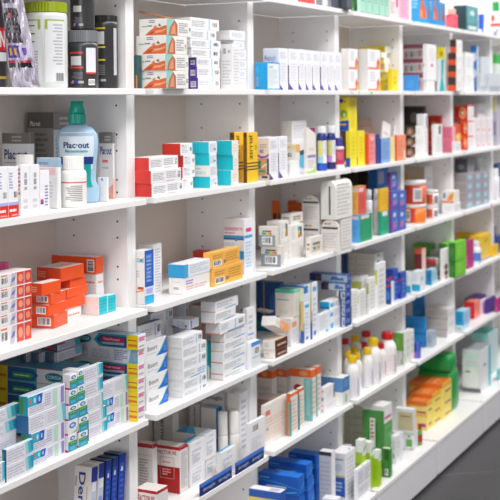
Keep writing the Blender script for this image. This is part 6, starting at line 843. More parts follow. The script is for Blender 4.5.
ROUND = [
 ('tub','protein_tub','tub','white protein tub with olive lid, beside the silver pouch',None,0.323,0.075,1.3527,0.0443,0.1719,{'lidc': '95a610', 'bodyc': 'd3d8d6', 'style': 'green', 'split': 0.1507}),
 ('tub','supplement_tub','tub','black tub with patterned grey lid and red stripes, beside the olive-lidded tub','dark supplement tubs on the upper left shelf',0.4382,0.065,1.3527,0.0331,0.121,{'lidc': '77797f', 'bodyc': '3a3a3d', 'style': 'red', 'split': 0.0955}),
 ('tub','supplement_tub','tub','black tub with a red stripe, standing on the patterned grey lid','dark supplement tubs on the upper left shelf',0.4347,0.062,1.47403,0.0259,0.0764,{'lidc': '2a2a2c', 'bodyc': '323234', 'style': 'red2', 'split': 0.0744}),
 ('tub','supplement_tub','tub','tall black jar with yellow stripes, beside the white shelf upright','dark supplement tubs on the upper left shelf',0.5514,0.085,1.3527,0.0304,0.1598,{'lidc': '2c2c2e', 'bodyc': '38383a', 'style': 'yellow', 'split': 0.1464}),
 ('tub','supplement_tub','tub','black tub with red band cut by the left picture edge','dark supplement tubs on the upper left shelf',0.1713,0.085,1.3527,0.0257,0.1828,{'lidc': '1e1e20', 'bodyc': '242426', 'style': 'N', 'split': 0.1676}),
 ('jar','jar','jar','coral red jar with beige cap on top shelf',None,2.9572,0.035,1.5994,0.0238,0.0806,{'bodyc': 'e2485e', 'lidc': 'd8b8ac', 'labc': 'e86070'}),
 ('jar','bottle','bottle','slim white bottle behind the coral jar on top shelf',None,3.1813,0.07,1.5994,0.0149,0.1045,{'bodyc': 'e8e6e4', 'lidc': 'e8e6e4', 'labc': 'd8dce0'}),
 ('jar','bottle','bottle','white bottle with green cap at the top right corner',None,3.9429,0.12,1.5994,0.0213,0.1803,{'bodyc': 'e8eae8', 'lidc': '1fa050', 'labc': 'e8eae8'}),
 ('pill','pill_bottle','bottle','white pill bottle hidden behind the slim white cartons, only its cap showing','white pill bottles',0.2835,0.1,1.1127,0.0219,0.1081,{}),
 ('pill','pill_bottle','bottle','white pill bottle with red line in front of the mouthwash bottle','white pill bottles',0.3594,0.036,1.1127,0.0266,0.1025,{}),
 ('mouth','mouthwash_bottle','bottle','pale blue mouthwash bottle with turquoise cap',None,0.4446,0.085,1.1127,0.0452,0.214,{}),
 ('capsule','capsule_bottle','bottle','blue capsule bottle with white cap, left of two','blue capsule bottles',1.6599,0.045,1.1127,0.0159,0.1332,{'labc': '9cd8f0', 'footc': '1f5ac8'}),
 ('capsule','capsule_bottle','bottle','blue capsule bottle with white cap, right of two','blue capsule bottles',1.7336,0.045,1.1127,0.0141,0.1315,{'labc': 'd890d8', 'footc': '2a2a6a'}),
 ('redjar','jar','jar','crimson jar with white rim and purple cap, beside third upright',None,1.766,0.035,1.1127,0.018,0.0945,{}),
 ('wbot','bottle','bottle','slim white bottle with stepped shoulder, left of two','slim white stepped bottles',2.0604,0.05,0.8727,0.0125,0.1544,{}),
 ('wbot','bottle','bottle','slim white bottle with stepped shoulder, right of two','slim white stepped bottles',2.1363,0.05,0.8727,0.0128,0.1507,{}),
 ('ortub','tub','tub','orange tub with white lid, lower of two large','orange tubs',2.553,0.055,0.8727,0.0389,0.0682,{'v': 0}),
 ('ortub','tub','tub','red orange tub with white lid, upper of two large','orange tubs',2.5516,0.055,0.94121,0.0404,0.086,{'v': 1}),
 ('ortub','tub','tub','small white lidded tub with red label, lower of two','small tubs with red labels',2.7192,0.045,0.8727,0.0235,0.0486,{'v': 2}),
 ('ortub','tub','tub','small white lidded tub with red label, upper of two','small tubs with red labels',2.7207,0.045,0.92163,0.0235,0.0583,{'v': 2}),
 ('wbot','bottle','bottle','white bottle rising behind the grey blue cartons',None,3.5203,0.09,0.8727,0.0185,0.1893,{}),
 ('jar','tub','tub','white tub at right of the grey blue columns',None,3.6391,0.05,0.8727,0.0223,0.1382,{'bodyc': 'eeeaf0', 'lidc': 'f4f2f4', 'labc': 'e8e4ec'}),
 ('jar','bottle','bottle','white bottle with blue label among yellow cartons',None,3.2461,0.03,0.6327,0.0234,0.0963,{'bodyc': 'f0f0f4', 'lidc': 'f2f2f4', 'labc': '5a8ae0'}),
 ('jar','bottle','bottle','dark blue bottle behind the yellow cartons',None,3.8182,0.11,0.6327,0.0148,0.1,{'bodyc': '1f3f90', 'lidc': '22408a', 'labc': '2a50a0'}),
 ('rollon','roll_on_bottle','bottle','white roll-on bottle, left of two','white roll-on bottles',1.0731,0.078,0.3927,0.0129,0.1317,{}),
 ('rollon','roll_on_bottle','bottle','white roll-on bottle, right of two','white roll-on bottles',1.1067,0.062,0.3927,0.0135,0.1268,{}),
 ('squeeze','squeeze_bottle','bottle','white bottle with yellow cap, leftmost, behind the front one','white bottles with yellow caps',1.8905,0.06,0.3927,0.0158,0.1356,{'capc': 'edc512'}),
 ('squeeze','squeeze_bottle','bottle','white bottle with yellow cap, nearest, at the front left','white bottles with yellow caps',1.8517,0.03,0.3927,0.0226,0.1293,{'capc': 'edc512'}),
 ('squeeze','squeeze_bottle','bottle','white bottle with yellow cap, short, behind the nearest one','white bottles with yellow caps',2.0084,0.085,0.3927,0.0192,0.1234,{'capc': 'edc512'}),
 ('squeeze','squeeze_bottle','bottle','white bottle with yellow cap, tall, at the back left','white bottles with yellow caps',2.2084,0.16,0.3927,0.0238,0.1173,{'capc': 'edc512'}),
 ('squeeze','squeeze_bottle','bottle','white bottle with yellow cap, second along the front row','white bottles with yellow caps',1.9582,0.055,0.3927,0.0178,0.1145,{'capc': 'edc512'}),
 ('squeeze','squeeze_bottle','bottle','white bottle with yellow cap, third along the front row','white bottles with yellow caps',1.9959,0.035,0.3927,0.0195,0.1262,{'capc': 'edc512'}),
 ('squeeze','squeeze_bottle','bottle','white bottle with yellow cap, tall, at the front beside the red caps','white bottles with yellow caps',2.0516,0.035,0.3927,0.0253,0.1481,{'capc': 'edc512'}),
 ('squeeze','squeeze_bottle','bottle','white bottle with red cap, far left at the back','white bottles with red caps',2.1649,0.18,0.3927,0.0194,0.1132,{'capc': 'd0202a'}),
 ('squeeze','squeeze_bottle','bottle','white bottle with red cap, tall, in the middle at the back','white bottles with red caps',2.2855,0.15,0.3927,0.0242,0.1201,{'capc': 'd0202a'}),
 ('squeeze','squeeze_bottle','bottle','white bottle with red cap, short, half hidden in the middle','white bottles with red caps',2.0994,0.085,0.3927,0.0154,0.1211,{'capc': 'd0202a'}),
 ('squeeze','squeeze_bottle','bottle','white bottle with red cap, short, right of the tall yellow cap','white bottles with red caps',2.1474,0.045,0.3927,0.0189,0.1138,{'capc': 'd0202a'}),
 ('squeeze','squeeze_bottle','bottle','white bottle with red cap, tall, nearest the green carton','white bottles with red caps',2.2001,0.04,0.3927,0.0305,0.1402,{'capc': 'd0202a'}),
 ('jar','bottle','bottle','small red and green bottle at the bay end',None,2.327,-0.03,0.1243,0.0083,0.0724,{'bodyc': '6ab04a', 'lidc': 'a82a28', 'labc': 'b0302c'}),
]
OTHER = [
 ('pouch','foil_pouch','pouch','crumpled silver and purple foil pouch leaning against the white tub',None,0.1871,0.022,1.3527,0.0,(0.008, '35d05c', None)),
 ('tag','price_sticker','sticker','small green price sticker on the shelf edge below the left red-footed carton','green price stickers',1.8531,0.0,1.3414,0.006,(0.008, '35d05c', None)),
 ('tag','price_sticker','sticker','wide green price sticker on the shelf edge below the right red-footed carton','green price stickers',1.9583,0.0,1.3414,0.012,(0.008, '35d05c', None)),
 ('tag','shelf_card','card','pink and white card hanging on the shelf edge at the right',None,3.3788,0.0,0.8427,0.03,(0.034, 'f0dce4', 'e0508e')),
 ('bag','plastic_bag','bag','crumpled clear plastic bag before the pale cream stack',None,1.8669,0.02,0.1243,0.0,(0.008, '35d05c', None)),
]
# ------------------------------------------------------------------ cartons
def facefn(f, lx, ly, lz):
    if f == 'L': return lambda u, v, o: (-o, ly * (1 - u), v * lz)
    if f == 'F': return lambda u, v, o: (u * lx, -o, v * lz)
    if f == 'T': return lambda u, v, o: (u * lx, v * ly, lz + o)
    if f == 'R': return lambda u, v, o: (lx + o, ly * u, v * lz)
def size(f, lx, ly, lz): return {'L': (ly, lz), 'F': (lx, lz), 'T': (lx, ly), 'R': (ly, lz)}[f]
INK = mat('26262a'); PAPER = mat('f2f2f2')
CARTON_MESH = {}
rt_ = random.Random(3)
def carton_meshes(d, lx, ly, lz, kind):
    key = (d, lx, ly, lz, kind)
    if key in CARTON_MESH: return CARTON_MESH[key]
    base, prints = DESIGN[d]
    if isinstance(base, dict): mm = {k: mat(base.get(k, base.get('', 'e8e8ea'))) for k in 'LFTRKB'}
    else: mm = mat(base)
    body = MB()
    if kind == 'arch':       # arched top over the left end, as a display carton
        m1 = mm if not isinstance(mm, dict) else mm['F']
        r_ = min(ly * .5, lz * .45); prof = [(0, 0), (ly, 0), (ly, lz - r_)] + [(ly / 2 + ly / 2 * math.cos(a * math.pi / 10), lz - r_ + r_ * math.sin(a * math.pi / 10)) for a in range(1, 10)] + [(0, lz - r_)]
        body.poly([(0, y, z) for y, z in reversed(prof)], m1); body.poly([(lx, y, z) for y, z in prof], m1)
        for i in range(len(prof)):
            (y0, z0), (y1, z1) = prof[i], prof[(i + 1) % len(prof)]
            body.poly([(0, y0, z0), (0, y1, z1), (lx, y1, z1), (lx, y0, z0)][::-1], m1)
    elif kind == 'pack':     # soft pillow pack: rounded, slightly swollen
        n = 10; g = mat('159446', 'plastic'); pts = []
        for j in range(n + 1):
            v = j / n; sq = 1 - abs(2 * v - 1) ** 5 * .12
            for i in range(24):
                a = 2 * math.pi * i / 24; c, s = math.cos(a), math.sin(a); e = .18
                x = lx / 2 + lx / 2 * sq * math.copysign(abs(c) ** e, c); y = ly / 2 + ly / 2 * sq * math.copysign(abs(s) ** e, s)
                body.v.append((x, y, lz * v + .002 * math.sin(5 * a + j)*(0 < j < n)))
        gi = body.mi(g)
        for j in range(n):
            for i in range(24):
                i2 = (i + 1) % 24; body.f.append((j * 24 + i, j * 24 + i2, (j + 1) * 24 + i2, (j + 1) * 24 + i)); body.m.append(gi); body.smooth.append(True)
        body.f.append(tuple(reversed(range(24)))); body.m.append(gi); body.smooth.append(False)
        body.f.append(tuple(n * 24 + i for i in range(24))); body.m.append(gi); body.smooth.append(False)
    else: body.box((0, 0, 0), (lx, ly, lz), mm, .0007)
    parts = [(None, body)]
    bar, txt, let = MB(), MB(), MB(); pans = []
    o = .00012
    for q in prints:
        f = q[1]; P = facefn(f, lx, ly, lz); o += .00004
        flip = (f in 'R')
        def quad(mb, u0, v0, u1, v1, m, off):
            e = .002; u0, u1 = max(u0, e), min(u1, 1 - e); v0, v1 = max(v0, e), min(v1, 1 - e)
            mb.poly([P(u0, v0, off), P(u1, v0, off), P(u1, v1, off), P(u0, v1, off)], m)
        if q[0] in 'rpe': pan = MB(); pans.append(pan)
        if q[0] == 'r': quad(pan, q[2], q[3], q[4], q[5], mat(q[6]), o)
        elif q[0] == 'p':
            pts = [P(min(max(u, .002), .998), min(max(v, .002), .998), o) for u, v in q[2]]
            a, b_, c_ = [Vector(x) for x in pts[:3]]
            n_ = sum((Vector(pts[i]).cross(Vector(pts[(i + 1) % len(pts)])) for i in range(len(pts))), Vector())
            out = {'L': Vector((-1, 0, 0)), 'F': Vector((0, -1, 0)), 'T': Vector((0, 0, 1)), 'R': Vector((1, 0, 0))}[f]
            if n_.dot(out) < 0: pts = pts[::-1]
            pan.poly(pts, mat(q[3]))
        elif q[0] == 'e':
            pan.poly([P(q[2] + q[4] * math.cos(a * math.pi / 8), q[3] + q[5] * math.sin(a * math.pi / 8), o) for a in range(16)], mat(q[6]))
        elif q[0] == 'b':
            u0, v0, u1, v1, vert = q[2:]
            quad(bar, u0, v0, u1, v1, PAPER, o); rr = random.Random(int(lx * 1e5)); n = 9
            for i in range(n):
                a = .08 + .84 * i / n; wd = .84 / n * rr.choice((.3, .5, .75))
                if vert: quad(bar, u0 + (u1 - u0) * .1, v0 + (v1 - v0) * a, u1 - (u1 - u0) * .1, v0 + (v1 - v0) * (a + wd), INK, o + .00004)
                else: quad(bar, u0 + (u1 - u0) * a, v0 + (v1 - v0) * .16, u0 + (u1 - u0) * (a + wd), v1 - (v1 - v0) * .1, INK, o + .00004)
        elif q[0] == 't':
            u0, v0, u1, v1, n, c = q[2:]; rr = random.Random(n * 7 + int(u0 * 100)); m_ = mat(c)
            for i in range(n):
                b0 = v0 + (v1 - v0) * (n - 1 - i + .22) / n; b1 = v0 + (v1 - v0) * (n - 1 - i + .72) / n; u = u0
                end = u0 + (u1 - u0) * (rr.uniform(.55, 1) if i % 3 == 2 else rr.uniform(.88, 1))
                while u < end - .01:
                    l_ = min((u1 - u0) * rr.uniform(.14, .4), end - u); quad(txt, u, b0, u + l_, b1, m_, o); u += l_ + (u1 - u0) * .035
        elif q[0] == 'w':
            s, u0, v0, u1, v1, c, rot = q[2:]; vs, fs = word(s); m_ = let.mi(mat(c)); b0 = len(let.v)
            for x, y in vs:
                if rot: uu, vv = u0 + (u1 - u0) * y, v1 - (v1 - v0) * x
                else: uu, vv = u0 + (u1 - u0) * x, v0 + (v1 - v0) * y
                let.v.append(P(uu, vv, o + .0001))
            for fc in fs: let.f.append(tuple(b0 + i for i in fc)); let.m.append(m_); let.smooth.append(False)
    for nm, mb in [('printed_panel', a_) for a_ in pans] + [('barcode', bar), ('fine_print', txt), ('lettering', let)]:
        if mb.f: parts.append((nm, mb))
    res = [(n, mb.mesh(n or d)) for n, mb in parts]
    if kind == 'pack': res = res[:1]
    CARTON_MESH[key] = res; return res
for nm, cat, lab, grp, d, x, y, z, lx, ly, lz, yaw, ex in CARTONS:
    ms = carton_meshes(d, lx, ly, lz, ex.get('kind', 'box'))
    root = link(nm, ms[0][1]); root.location = (x, y, z); root.rotation_euler = (0, 0, math.radians(yaw)); tag(root, lab, cat, grp)
    t = ex.get('tilt')
    if t:
        if t[0] == 'lean': root.rotation_euler = (0, math.radians(t[1]), 0); root.location.z += lx * math.sin(math.radians(t[1])) + .0003; root.location.x -= lz * math.sin(math.radians(t[1]))
        elif t[0] == 'tip': root.rotation_euler = (math.radians(-6), math.radians(t[1]), math.radians(-4)); root.location.z += lx * math.sin(math.radians(t[1])) + .005
        elif t[0] == 'lift': root.rotation_euler = (math.radians(8), math.radians(4), math.radians(10)); root.location.z += t[1]
        elif t[0] == 'flap': root.rotation_euler = (math.radians(t[1]), 0, 0); root.location.z += .001
        elif t[0] == 'y': root.rotation_euler = (0, math.radians(t[1]), 0)
    for n, me in ms[1:]:
        c_ = link(n, me, root)
        if n in ('fine_print', 'barcode', 'lettering'): c_['kind'] = 'stuff'
# ------------------------------------------------------------------ round things
FACE = math.atan2(-math.sin(.5), -math.cos(.5))      # labels are turned towards the aisle
def rings(*p): return list(p)
def arc_label(mb, r, z0, z1, a, half, m, off=.0004, sy=1, n=14): mb.lathe([(r + off, z0), (r + off, z1)], m, n, sy, a - half, a + half, cap=False)
def arc_bars(mb, r, z0, z1, a, half, n, m, off=.0007, sy=1, seed=1):
    rr = random.Random(seed)
    for i in range(n):
        b0 = z0 + (z1 - z0) * (i + .25) / n; b1 = z0 + (z1 - z0) * (i + .7) / n; e = rr.uniform(.6, 1)
        mb.lathe([(r + off, b0), (r + off, b1)], m, 6, sy, a + half - 2 * half * e, a + half, cap=False)
def arc_word(mb, s, r, z0, z1, a, half, m, sy=1, off=.0008):
    vs, fs = word(s, .03); b0 = len(mb.v); k = mb.mi(m)
    for x, y in vs:
        t = a - half + 2 * half * x; mb.v.append(((r + off) * math.cos(t), sy * (r + off) * math.sin(t), z0 + (z1 - z0) * y))
    for f in fs: mb.f.append(tuple(b0 + i for i in f)); mb.m.append(k); mb.smooth.append(False)
def part(root, name, fill):
    mb = MB(); fill(mb); o = link(name, mb.mesh(name), root)
    if name in ('fine_print', 'barcode'): o['kind'] = 'stuff'
    return o
def ribbed(mb, r, z0, z1, m, n=30):
    """screw cap with vertical ribs"""
    b = len(mb.v); k = mb.mi(m); N_ = n * 2
    zs = [(r * .98, z0), (r, z0 + .0006), (r, z1 - .0012), (r * .93, z1)]
    for rr, z in zs:
        for i in range(N_):
            q = rr * (1 if i % 2 else .965) ; a = 2 * math.pi * i / N_; mb.v.append((q * math.cos(a), q * math.sin(a), z))
    for j in range(3):
        for i in range(N_):
            i2 = (i + 1) % N_; mb.f.append((b + j * N_ + i, b + j * N_ + i2, b + (j + 1) * N_ + i2, b + (j + 1) * N_ + i)); mb.m.append(k); mb.smooth.append(False)
    mb.f.append(tuple(b + 3 * N_ + i for i in range(N_))); mb.m.append(k); mb.smooth.append(False)
    mb.f.append(tuple(b + i for i in reversed(range(N_)))); mb.m.append(k); mb.smooth.append(False)
for kind, nm, cat, lab, grp, x, y, z, r, h, ex in ROUND:
    root = bpy.data.objects.new(nm, None); COL.objects.link(root); root.location = (x, y, z); tag(root, lab, cat, grp)
    P_ = lambda c, k='plastic': mat(c, k)
    if kind == 'tub':
        s = ex['split']; bc = P_(ex['bodyc']); lc = P_(ex['lidc']); st_ = ex['style']; rb = r * .985
        part(root, 'body', lambda mb: mb.lathe([(rb * .95, 0), (rb, .004), (rb, s - .008), (rb * .96, s - .001), (rb * .93, s)], bc, 40))
        def lid(mb):
            ribbed(mb, r * (.97 if st_ != 'yellow' else .94), s + .0006, h, lc, 44)
        part(root, 'lid', lid)
        g1 = FACE - .62; g2 = FACE + .62
        if st_ == 'green':
            def lb(mb):
                arc_label(mb, rb, .012, s - .014, g1, .56, P_('dcdfe0')); arc_label(mb, rb, .012, s - .014, g2, .52, P_('dfe1e4'))
                for (a, d_) in ((g1, 1), (g2, -1)):
                    arc_label(mb, rb, s - .017, s - .0145, a, .5, P_('9fb222'), .0006); arc_label(mb, rb, s - .034, s - .015, a + d_ * .46, .06, P_('9fb222'), .0006)
                for k_ in range(3): arc_label(mb, rb, s - .028 - k_ * .016, s - .0255 - k_ * .016, g1 - .05, .3, P_('6f7f22'), .0007)
            part(root, 'label', lb)
            part(root, 'fine_print', lambda mb: [arc_bars(mb, rb, .03, s - .075, g1, .4, 8, mat('a9a9b0')), arc_bars(mb, rb, .045, s - .022, g2 + .08, .28, 13, mat('b4b4bc'))])
            def bcd(mb):
                for i in range(9): arc_label(mb, rb, .014, .03, g2 + .0 + i * .05, .009 + .006 * (i % 2), INK, .0008)
            part(root, 'barcode', bcd)
        else:
            sc = {'red': 'd63a30', 'red2': 'd63a30', 'yellow': 'd9c418', 'N': 'c8202a'}[st_]; H_ = s
            def lb(mb):
                arc_label(mb, rb, .003, H_ - .01, FACE - .35, .75, P_('333336')); arc_label(mb, rb, .003, H_ - .01, FACE + .75, .3, P_('333336'))
                zs = {'red': (.78, .46), 'red2': (.93,), 'yellow': (.9, .62, .43), 'N': ()}[st_]
                for q in zs: arc_label(mb, rb, H_ * q - .0024, H_ * q + .0012, FACE - .32, .46, P_(sc), .0007)
                if st_ == 'N':
                    arc_label(mb, rb, H_ * .42, H_ * .68, FACE + .3, 1.0, P_(sc), .0007); arc_label(mb, rb, H_ * .3, H_ * .4, FACE + .3, 1.0, P_('d8d8d8'), .0007); arc_label(mb, rb, H_ * .1, H_ * .13, FACE + .3, 1.0, P_('b89a40'), .0007)
                else:
                    q = {'red': (.5, .72), 'red2': (.5, .7), 'yellow': (.66, .86)}[st_]
                    arc_label(mb, rb, H_ * q[0], H_ * q[1] - .002, FACE - .35, .36 if st_ != 'yellow' else .42, P_('c9c9cb'), .0007)
                    if st_ == 'red': arc_label(mb, rb, H_ * .34, H_ * .88, FACE + .68, .36, P_('e2e2ea'), .0007); arc_label(mb, rb, H_ * .31, H_ * .35, FACE + .68, .36, P_(sc), .0009)
                    if st_ == 'yellow': arc_label(mb, rb, H_ * .2, H_ * .9, FACE + .95, .16, P_('c4c4cc'), .0007)
                    a = FACE - .7; zz = H_ * .11
                    arc_label(mb, rb, zz, zz + .006, a + .1, .1, P_('d8b8bc'), .0007); arc_label(mb, rb, zz + .003, zz + .006, a + .05, .05, P_('3a4a9a'), .0009)
                    for k_ in range(2): arc_label(mb, rb, zz + .0004 + k_ * .0024, zz + .0014 + k_ * .0024, a + .1, .1, P_('c83a40'), .0008)
                    arc_label(mb, rb, zz, zz + .006, a + .34, .1, P_('3a3a9a'), .0007); arc_label(mb, rb, zz, zz + .005, a + .68, .18, P_('a9a9ac'), .0007)
            part(root, 'label', lb)
            part(root, 'fine_print', lambda mb: arc_bars(mb, rb, H_ * .2, H_ * .36, FACE - .3, .4, 6, mat('77777b')))
            if st_ == 'N': part(root, 'lettering', lambda mb: arc_word(mb, 'N', rb, H_ * .46, H_ * .64, FACE + .85, .2, P_('eeeeee'), off=.0012))
            if st_ == 'red':
                def bcd(mb):
                    arc_label(mb, rb, H_ * .07, H_ * .2, FACE + .7, .24, PAPER, .0008)
                    for i in range(8): arc_label(mb, rb, H_ * .09, H_ * .18, FACE + .5 + i * .055, .012, INK, .001)
                part(root, 'barcode', bcd)
    elif kind == 'pill':
        rb = r; hb = h * .73
        part(root, 'body', lambda mb: mb.lathe([(rb * .96, 0), (rb, .002), (rb, hb - .008), (rb * .94, hb - .003), (rb * .8, hb)], P_('f2f0ee'), 36))
        part(root, 'cap', lambda mb: ribbed(mb, rb * .79, hb + .0005, h, P_('f4f3f2'), 30))
        part(root, 'label', lambda mb: [arc_label(mb, rb, .006, hb * .82, FACE, 1.5, P_('f1efec')), arc_label(mb, rb, hb * .655, hb * .685, FACE, 1.5, P_('d8503c'), .0006)])
        part(root, 'fine_print', lambda mb: arc_bars(mb, rb, hb * .16, hb * .6, FACE + .1, .72, 9, mat('8f8d92')))
    elif kind == 'mouth':
        sy = .5; hb = h * .775; yaw = FACE + math.pi / 2; root.rotation_euler = (0, 0, yaw)
        lq = P_('b4d6f0', 'liquid')
        prof = [(.93, 0), (1.0, .03), (1.02, .12), (.99, .2), (.86, .27), (.85, .34), (.89, .5), (.95, .66), (.985, .78), (.93, .87), (.75, .94), (.5, .98), (.36, 1.0)]
        part(root, 'body', lambda mb: mb.lathe([(a * r, b * hb) for a, b in prof], lq, 40, sy))
        A = -math.pi / 2
        def strip(mb, z0, z1, m, half, off=.0008, n=6):
            zs = [z0 + (z1 - z0) * i / n for i in range(n + 1)]; pr = []
            for zz in zs:
                q = zz / hb
                for (a0, b0), (a1, b1) in zip(prof, prof[1:]):
                    if b0 <= q <= b1: pr.append(((a0 + (a1 - a0) * (q - b0) / (b1 - b0)) * r + off, zz)); break
            mb.lathe(pr, m, 16, sy, A - half, A + half, cap=False)
        def lab_(mb):
            strip(mb, hb * .43, hb * .9, P_('d9e6f0'), .95); strip(mb, hb * .49, hb * .585, P_('1d3a86'), .95, .0012); strip(mb, hb * .2, hb * .49, P_('12a3a0'), .82, .001)
        part(root, 'label', lab_)
        def wrd(mb, s, zc, hgt, half, c):
            q = zc / hb
            for (a0, b0), (a1, b1) in zip(prof, prof[1:]):
                if b0 <= q <= b1: rr = (a0 + (a1 - a0) * (q - b0) / (b1 - b0)) * r
            arc_word(mb, s, rr + .0012, zc - hgt / 2, zc + hgt / 2, A, half, mat(c), sy)
        part(root, 'lettering', lambda mb: [wrd(mb, 'Plac·out', hb * .735, .013, .62, '1d3a78'), wrd(mb, 'Mantenimiento', hb * .66, .0065, .55, '1fa090')])
        cp = P_('12a894')
        part(root, 'cap', lambda mb: [ribbed(mb, r * .4, hb + .0005, hb + h * .1, cp, 30), mb.lathe([(r * .36, hb + h * .1), (r * .395, hb + h * .12), (r * .3, h * .955), (r * .31, h)], cp, 28)])
    elif kind == 'capsule':
        hb = h * .84
        part(root, 'body', lambda mb: mb.lathe([(r * .95, 0), (r, .002), (r, hb - .012), (r * .8, hb - .003), (r * .72, hb)], P_('2a3a86', 'gloss'), 28))
        part(root, 'cap', lambda mb: ribbed(mb, r * .86, hb + .0005, h, P_('eef0f2'), 26))
        part(root, 'label', lambda mb: [arc_label(mb, r, hb * .2, hb * .8, FACE - .45, .5, P_('e8e080')), arc_label(mb, r, hb * .2, hb * .8, FACE + .6, .5, P_('eceef4')), arc_label(mb, r, hb * .2, hb * .38, FACE - .45, .5, P_(ex['labc']), .0006), arc_label(mb, r, .003, hb * .18, FACE, 1.2, P_(ex['footc']), .0005)])
        part(root, 'fine_print', lambda mb: arc_bars(mb, r, hb * .4, hb * .78, FACE + .6, .36, 6, mat('b4b8c8')))
    elif kind == 'redjar':
        hb = h * .72
        part(root, 'body', lambda mb: mb.lathe([(r * .95, 0), (r, .002), (r, hb * .18)], P_('efe9ec'), 28))
        part(root, 'label', lambda mb: mb.lathe([(r, hb * .18), (r * 1.01, hb * .2), (r * 1.01, hb * .84), (r, hb * .86)], P_('cc3450'), 28))
        part(root, 'collar', lambda mb: mb.lathe([(r, hb * .862), (r, hb * .99), (r * .8, hb)], P_('f0ecee'), 28))
        part(root, 'cap', lambda mb: ribbed(mb, r * .74, hb + .0005, h, P_('4a3a94'), 24))
        part(root, 'fine_print', lambda mb: arc_bars(mb, r * 1.01, hb * .4, hb * .76, FACE, .7, 5, mat('e08a98')))
    elif kind == 'jar':
        hb = h * .74
        part(root, 'body', lambda mb: mb.lathe([(r * .94, 0), (r, .003), (r, hb * .86), (r * .86, hb * .97), (r * .66, hb)], P_(ex['bodyc']), 26))
        part(root, 'cap', lambda mb: ribbed(mb, r * .72, hb + .0005, h, P_(ex['lidc']), 24))
        part(root, 'label', lambda mb: arc_label(mb, r, hb * .2, hb * .7, FACE, 1.1, P_(ex['labc'])))
    elif kind == 'wbot':
        hb = h * .78
        part(root, 'body', lambda mb: mb.lathe([(r * .95, 0), (r, .002), (r, hb - .006), (r * .85, hb)], P_('efeff0'), 24))
        part(root, 'cap', lambda mb: mb.lathe([(r * .84, hb + .0005), (r * .8, h - .003), (r * .7, h)], P_('f3f3f3'), 24))
        part(root, 'label', lambda mb: arc_label(mb, r, hb * .15, hb * .8, FACE, 1.0, P_('ece6e6')))
        part(root, 'fine_print', lambda mb: arc_bars(mb, r, hb * .3, hb * .75, FACE, .6, 6, mat('d0c0c4')))
    elif kind == 'ortub':
        v = ex['v']; hb = h * .8
        part(root, 'body', lambda mb: mb.lathe([(r * .92, 0), (r * .95, .002), (r * .97, hb)], P_(('f07a22', 'e8602c', 'e6e6e6')[v]), 32))
        part(root, 'lid', lambda mb: mb.lathe([(r, hb + .0004), (r * 1.0, h - .002), (r * .96, h)], P_('f0eeec'), 32))
        def lb(mb):
            rr = r * .975
            if v == 2: arc_label(mb, rr, hb * .1, hb * .9, FACE - .6, .5, P_('e0583a')); arc_label(mb, rr, hb * .15, hb * .85, FACE - 1.15, .2, P_('3a6a40'), .0006); arc_label(mb, rr, hb * .2, hb * .8, FACE + .5, .4, P_('8a8f98'))
            elif v == 1: arc_label(mb, rr, hb * .05, hb * .95, FACE - .6, .85, P_('c23e2c')); arc_label(mb, rr, hb * .15, hb * .85, FACE + .05, .42, P_('e8e4e4'), .0007); [arc_label(mb, rr, hb * .25, hb * .75, FACE - .2 + k_ * .09, .02, INK, .001) for k_ in range(7)]
            else: arc_label(mb, rr, hb * .1, hb * .9, FACE - .95, .35, P_('e8e0da')); arc_label(mb, rr, hb * .05, hb * .95, FACE - .45, .25, P_('d0442a'), .0006); [arc_label(mb, rr, hb * .3, hb * .75, FACE - 1.1 + k_ * .09, .02, INK, .001) for k_ in range(4)]
        part(root, 'label', lb)
    elif kind == 'rollon':
        hb = h * .55
        part(root, 'body', lambda mb: mb.lathe([(r * .95, 0), (r, .002), (r, hb - .004), (r * .9, hb)], P_('eeece8'), 26))
        part(root, 'cap', lambda mb: mb.lathe([(r * .95, hb + .0005), (r * .97, hb + .002), (r * .95, h - .005), (r * .86, h - .001), (r * .7, h)], P_('f3f2f0'), 26))
    elif kind == 'squeeze':
        hb = h * .83; cc = P_(ex['capc'])
        part(root, 'body', lambda mb: mb.lathe([(r * .93, 0), (r, .003), (r, hb * .74), (r * .96, hb * .81), (r * .8, hb * .9), (r * .6, hb * .96), (r * .54, hb)], P_('f1efee'), 28))
        part(root, 'cap', lambda mb: [ribbed(mb, r * .63, hb + .0005, h * .985, cc, 24), mb.lathe([(r * .6, h * .985), (r * .55, h)], cc, 20)])
        part(root, 'label', lambda mb: arc_label(mb, r, hb * .06, hb * .6, FACE + .35, .75, P_('eceaf0' if ex['capc'][0] == 'e' else 'f0e2e6')))
        def vt(mb):
            for k_, (a, m_) in enumerate(((FACE + .75, '6a6a86'), (FACE + .95, 'b4b4c4'), (FACE + .2, 'c4c4d0'))):
                rr = random.Random(k_); q = .1
                while q < .55:
                    l_ = rr.uniform(.02, .05); arc_label(mb, r, hb * q, hb * (q + l_), a, .05 if k_ == 0 else .03, mat(m_), .0008, n=3); q += l_ + .012
        part(root, 'fine_print', vt)
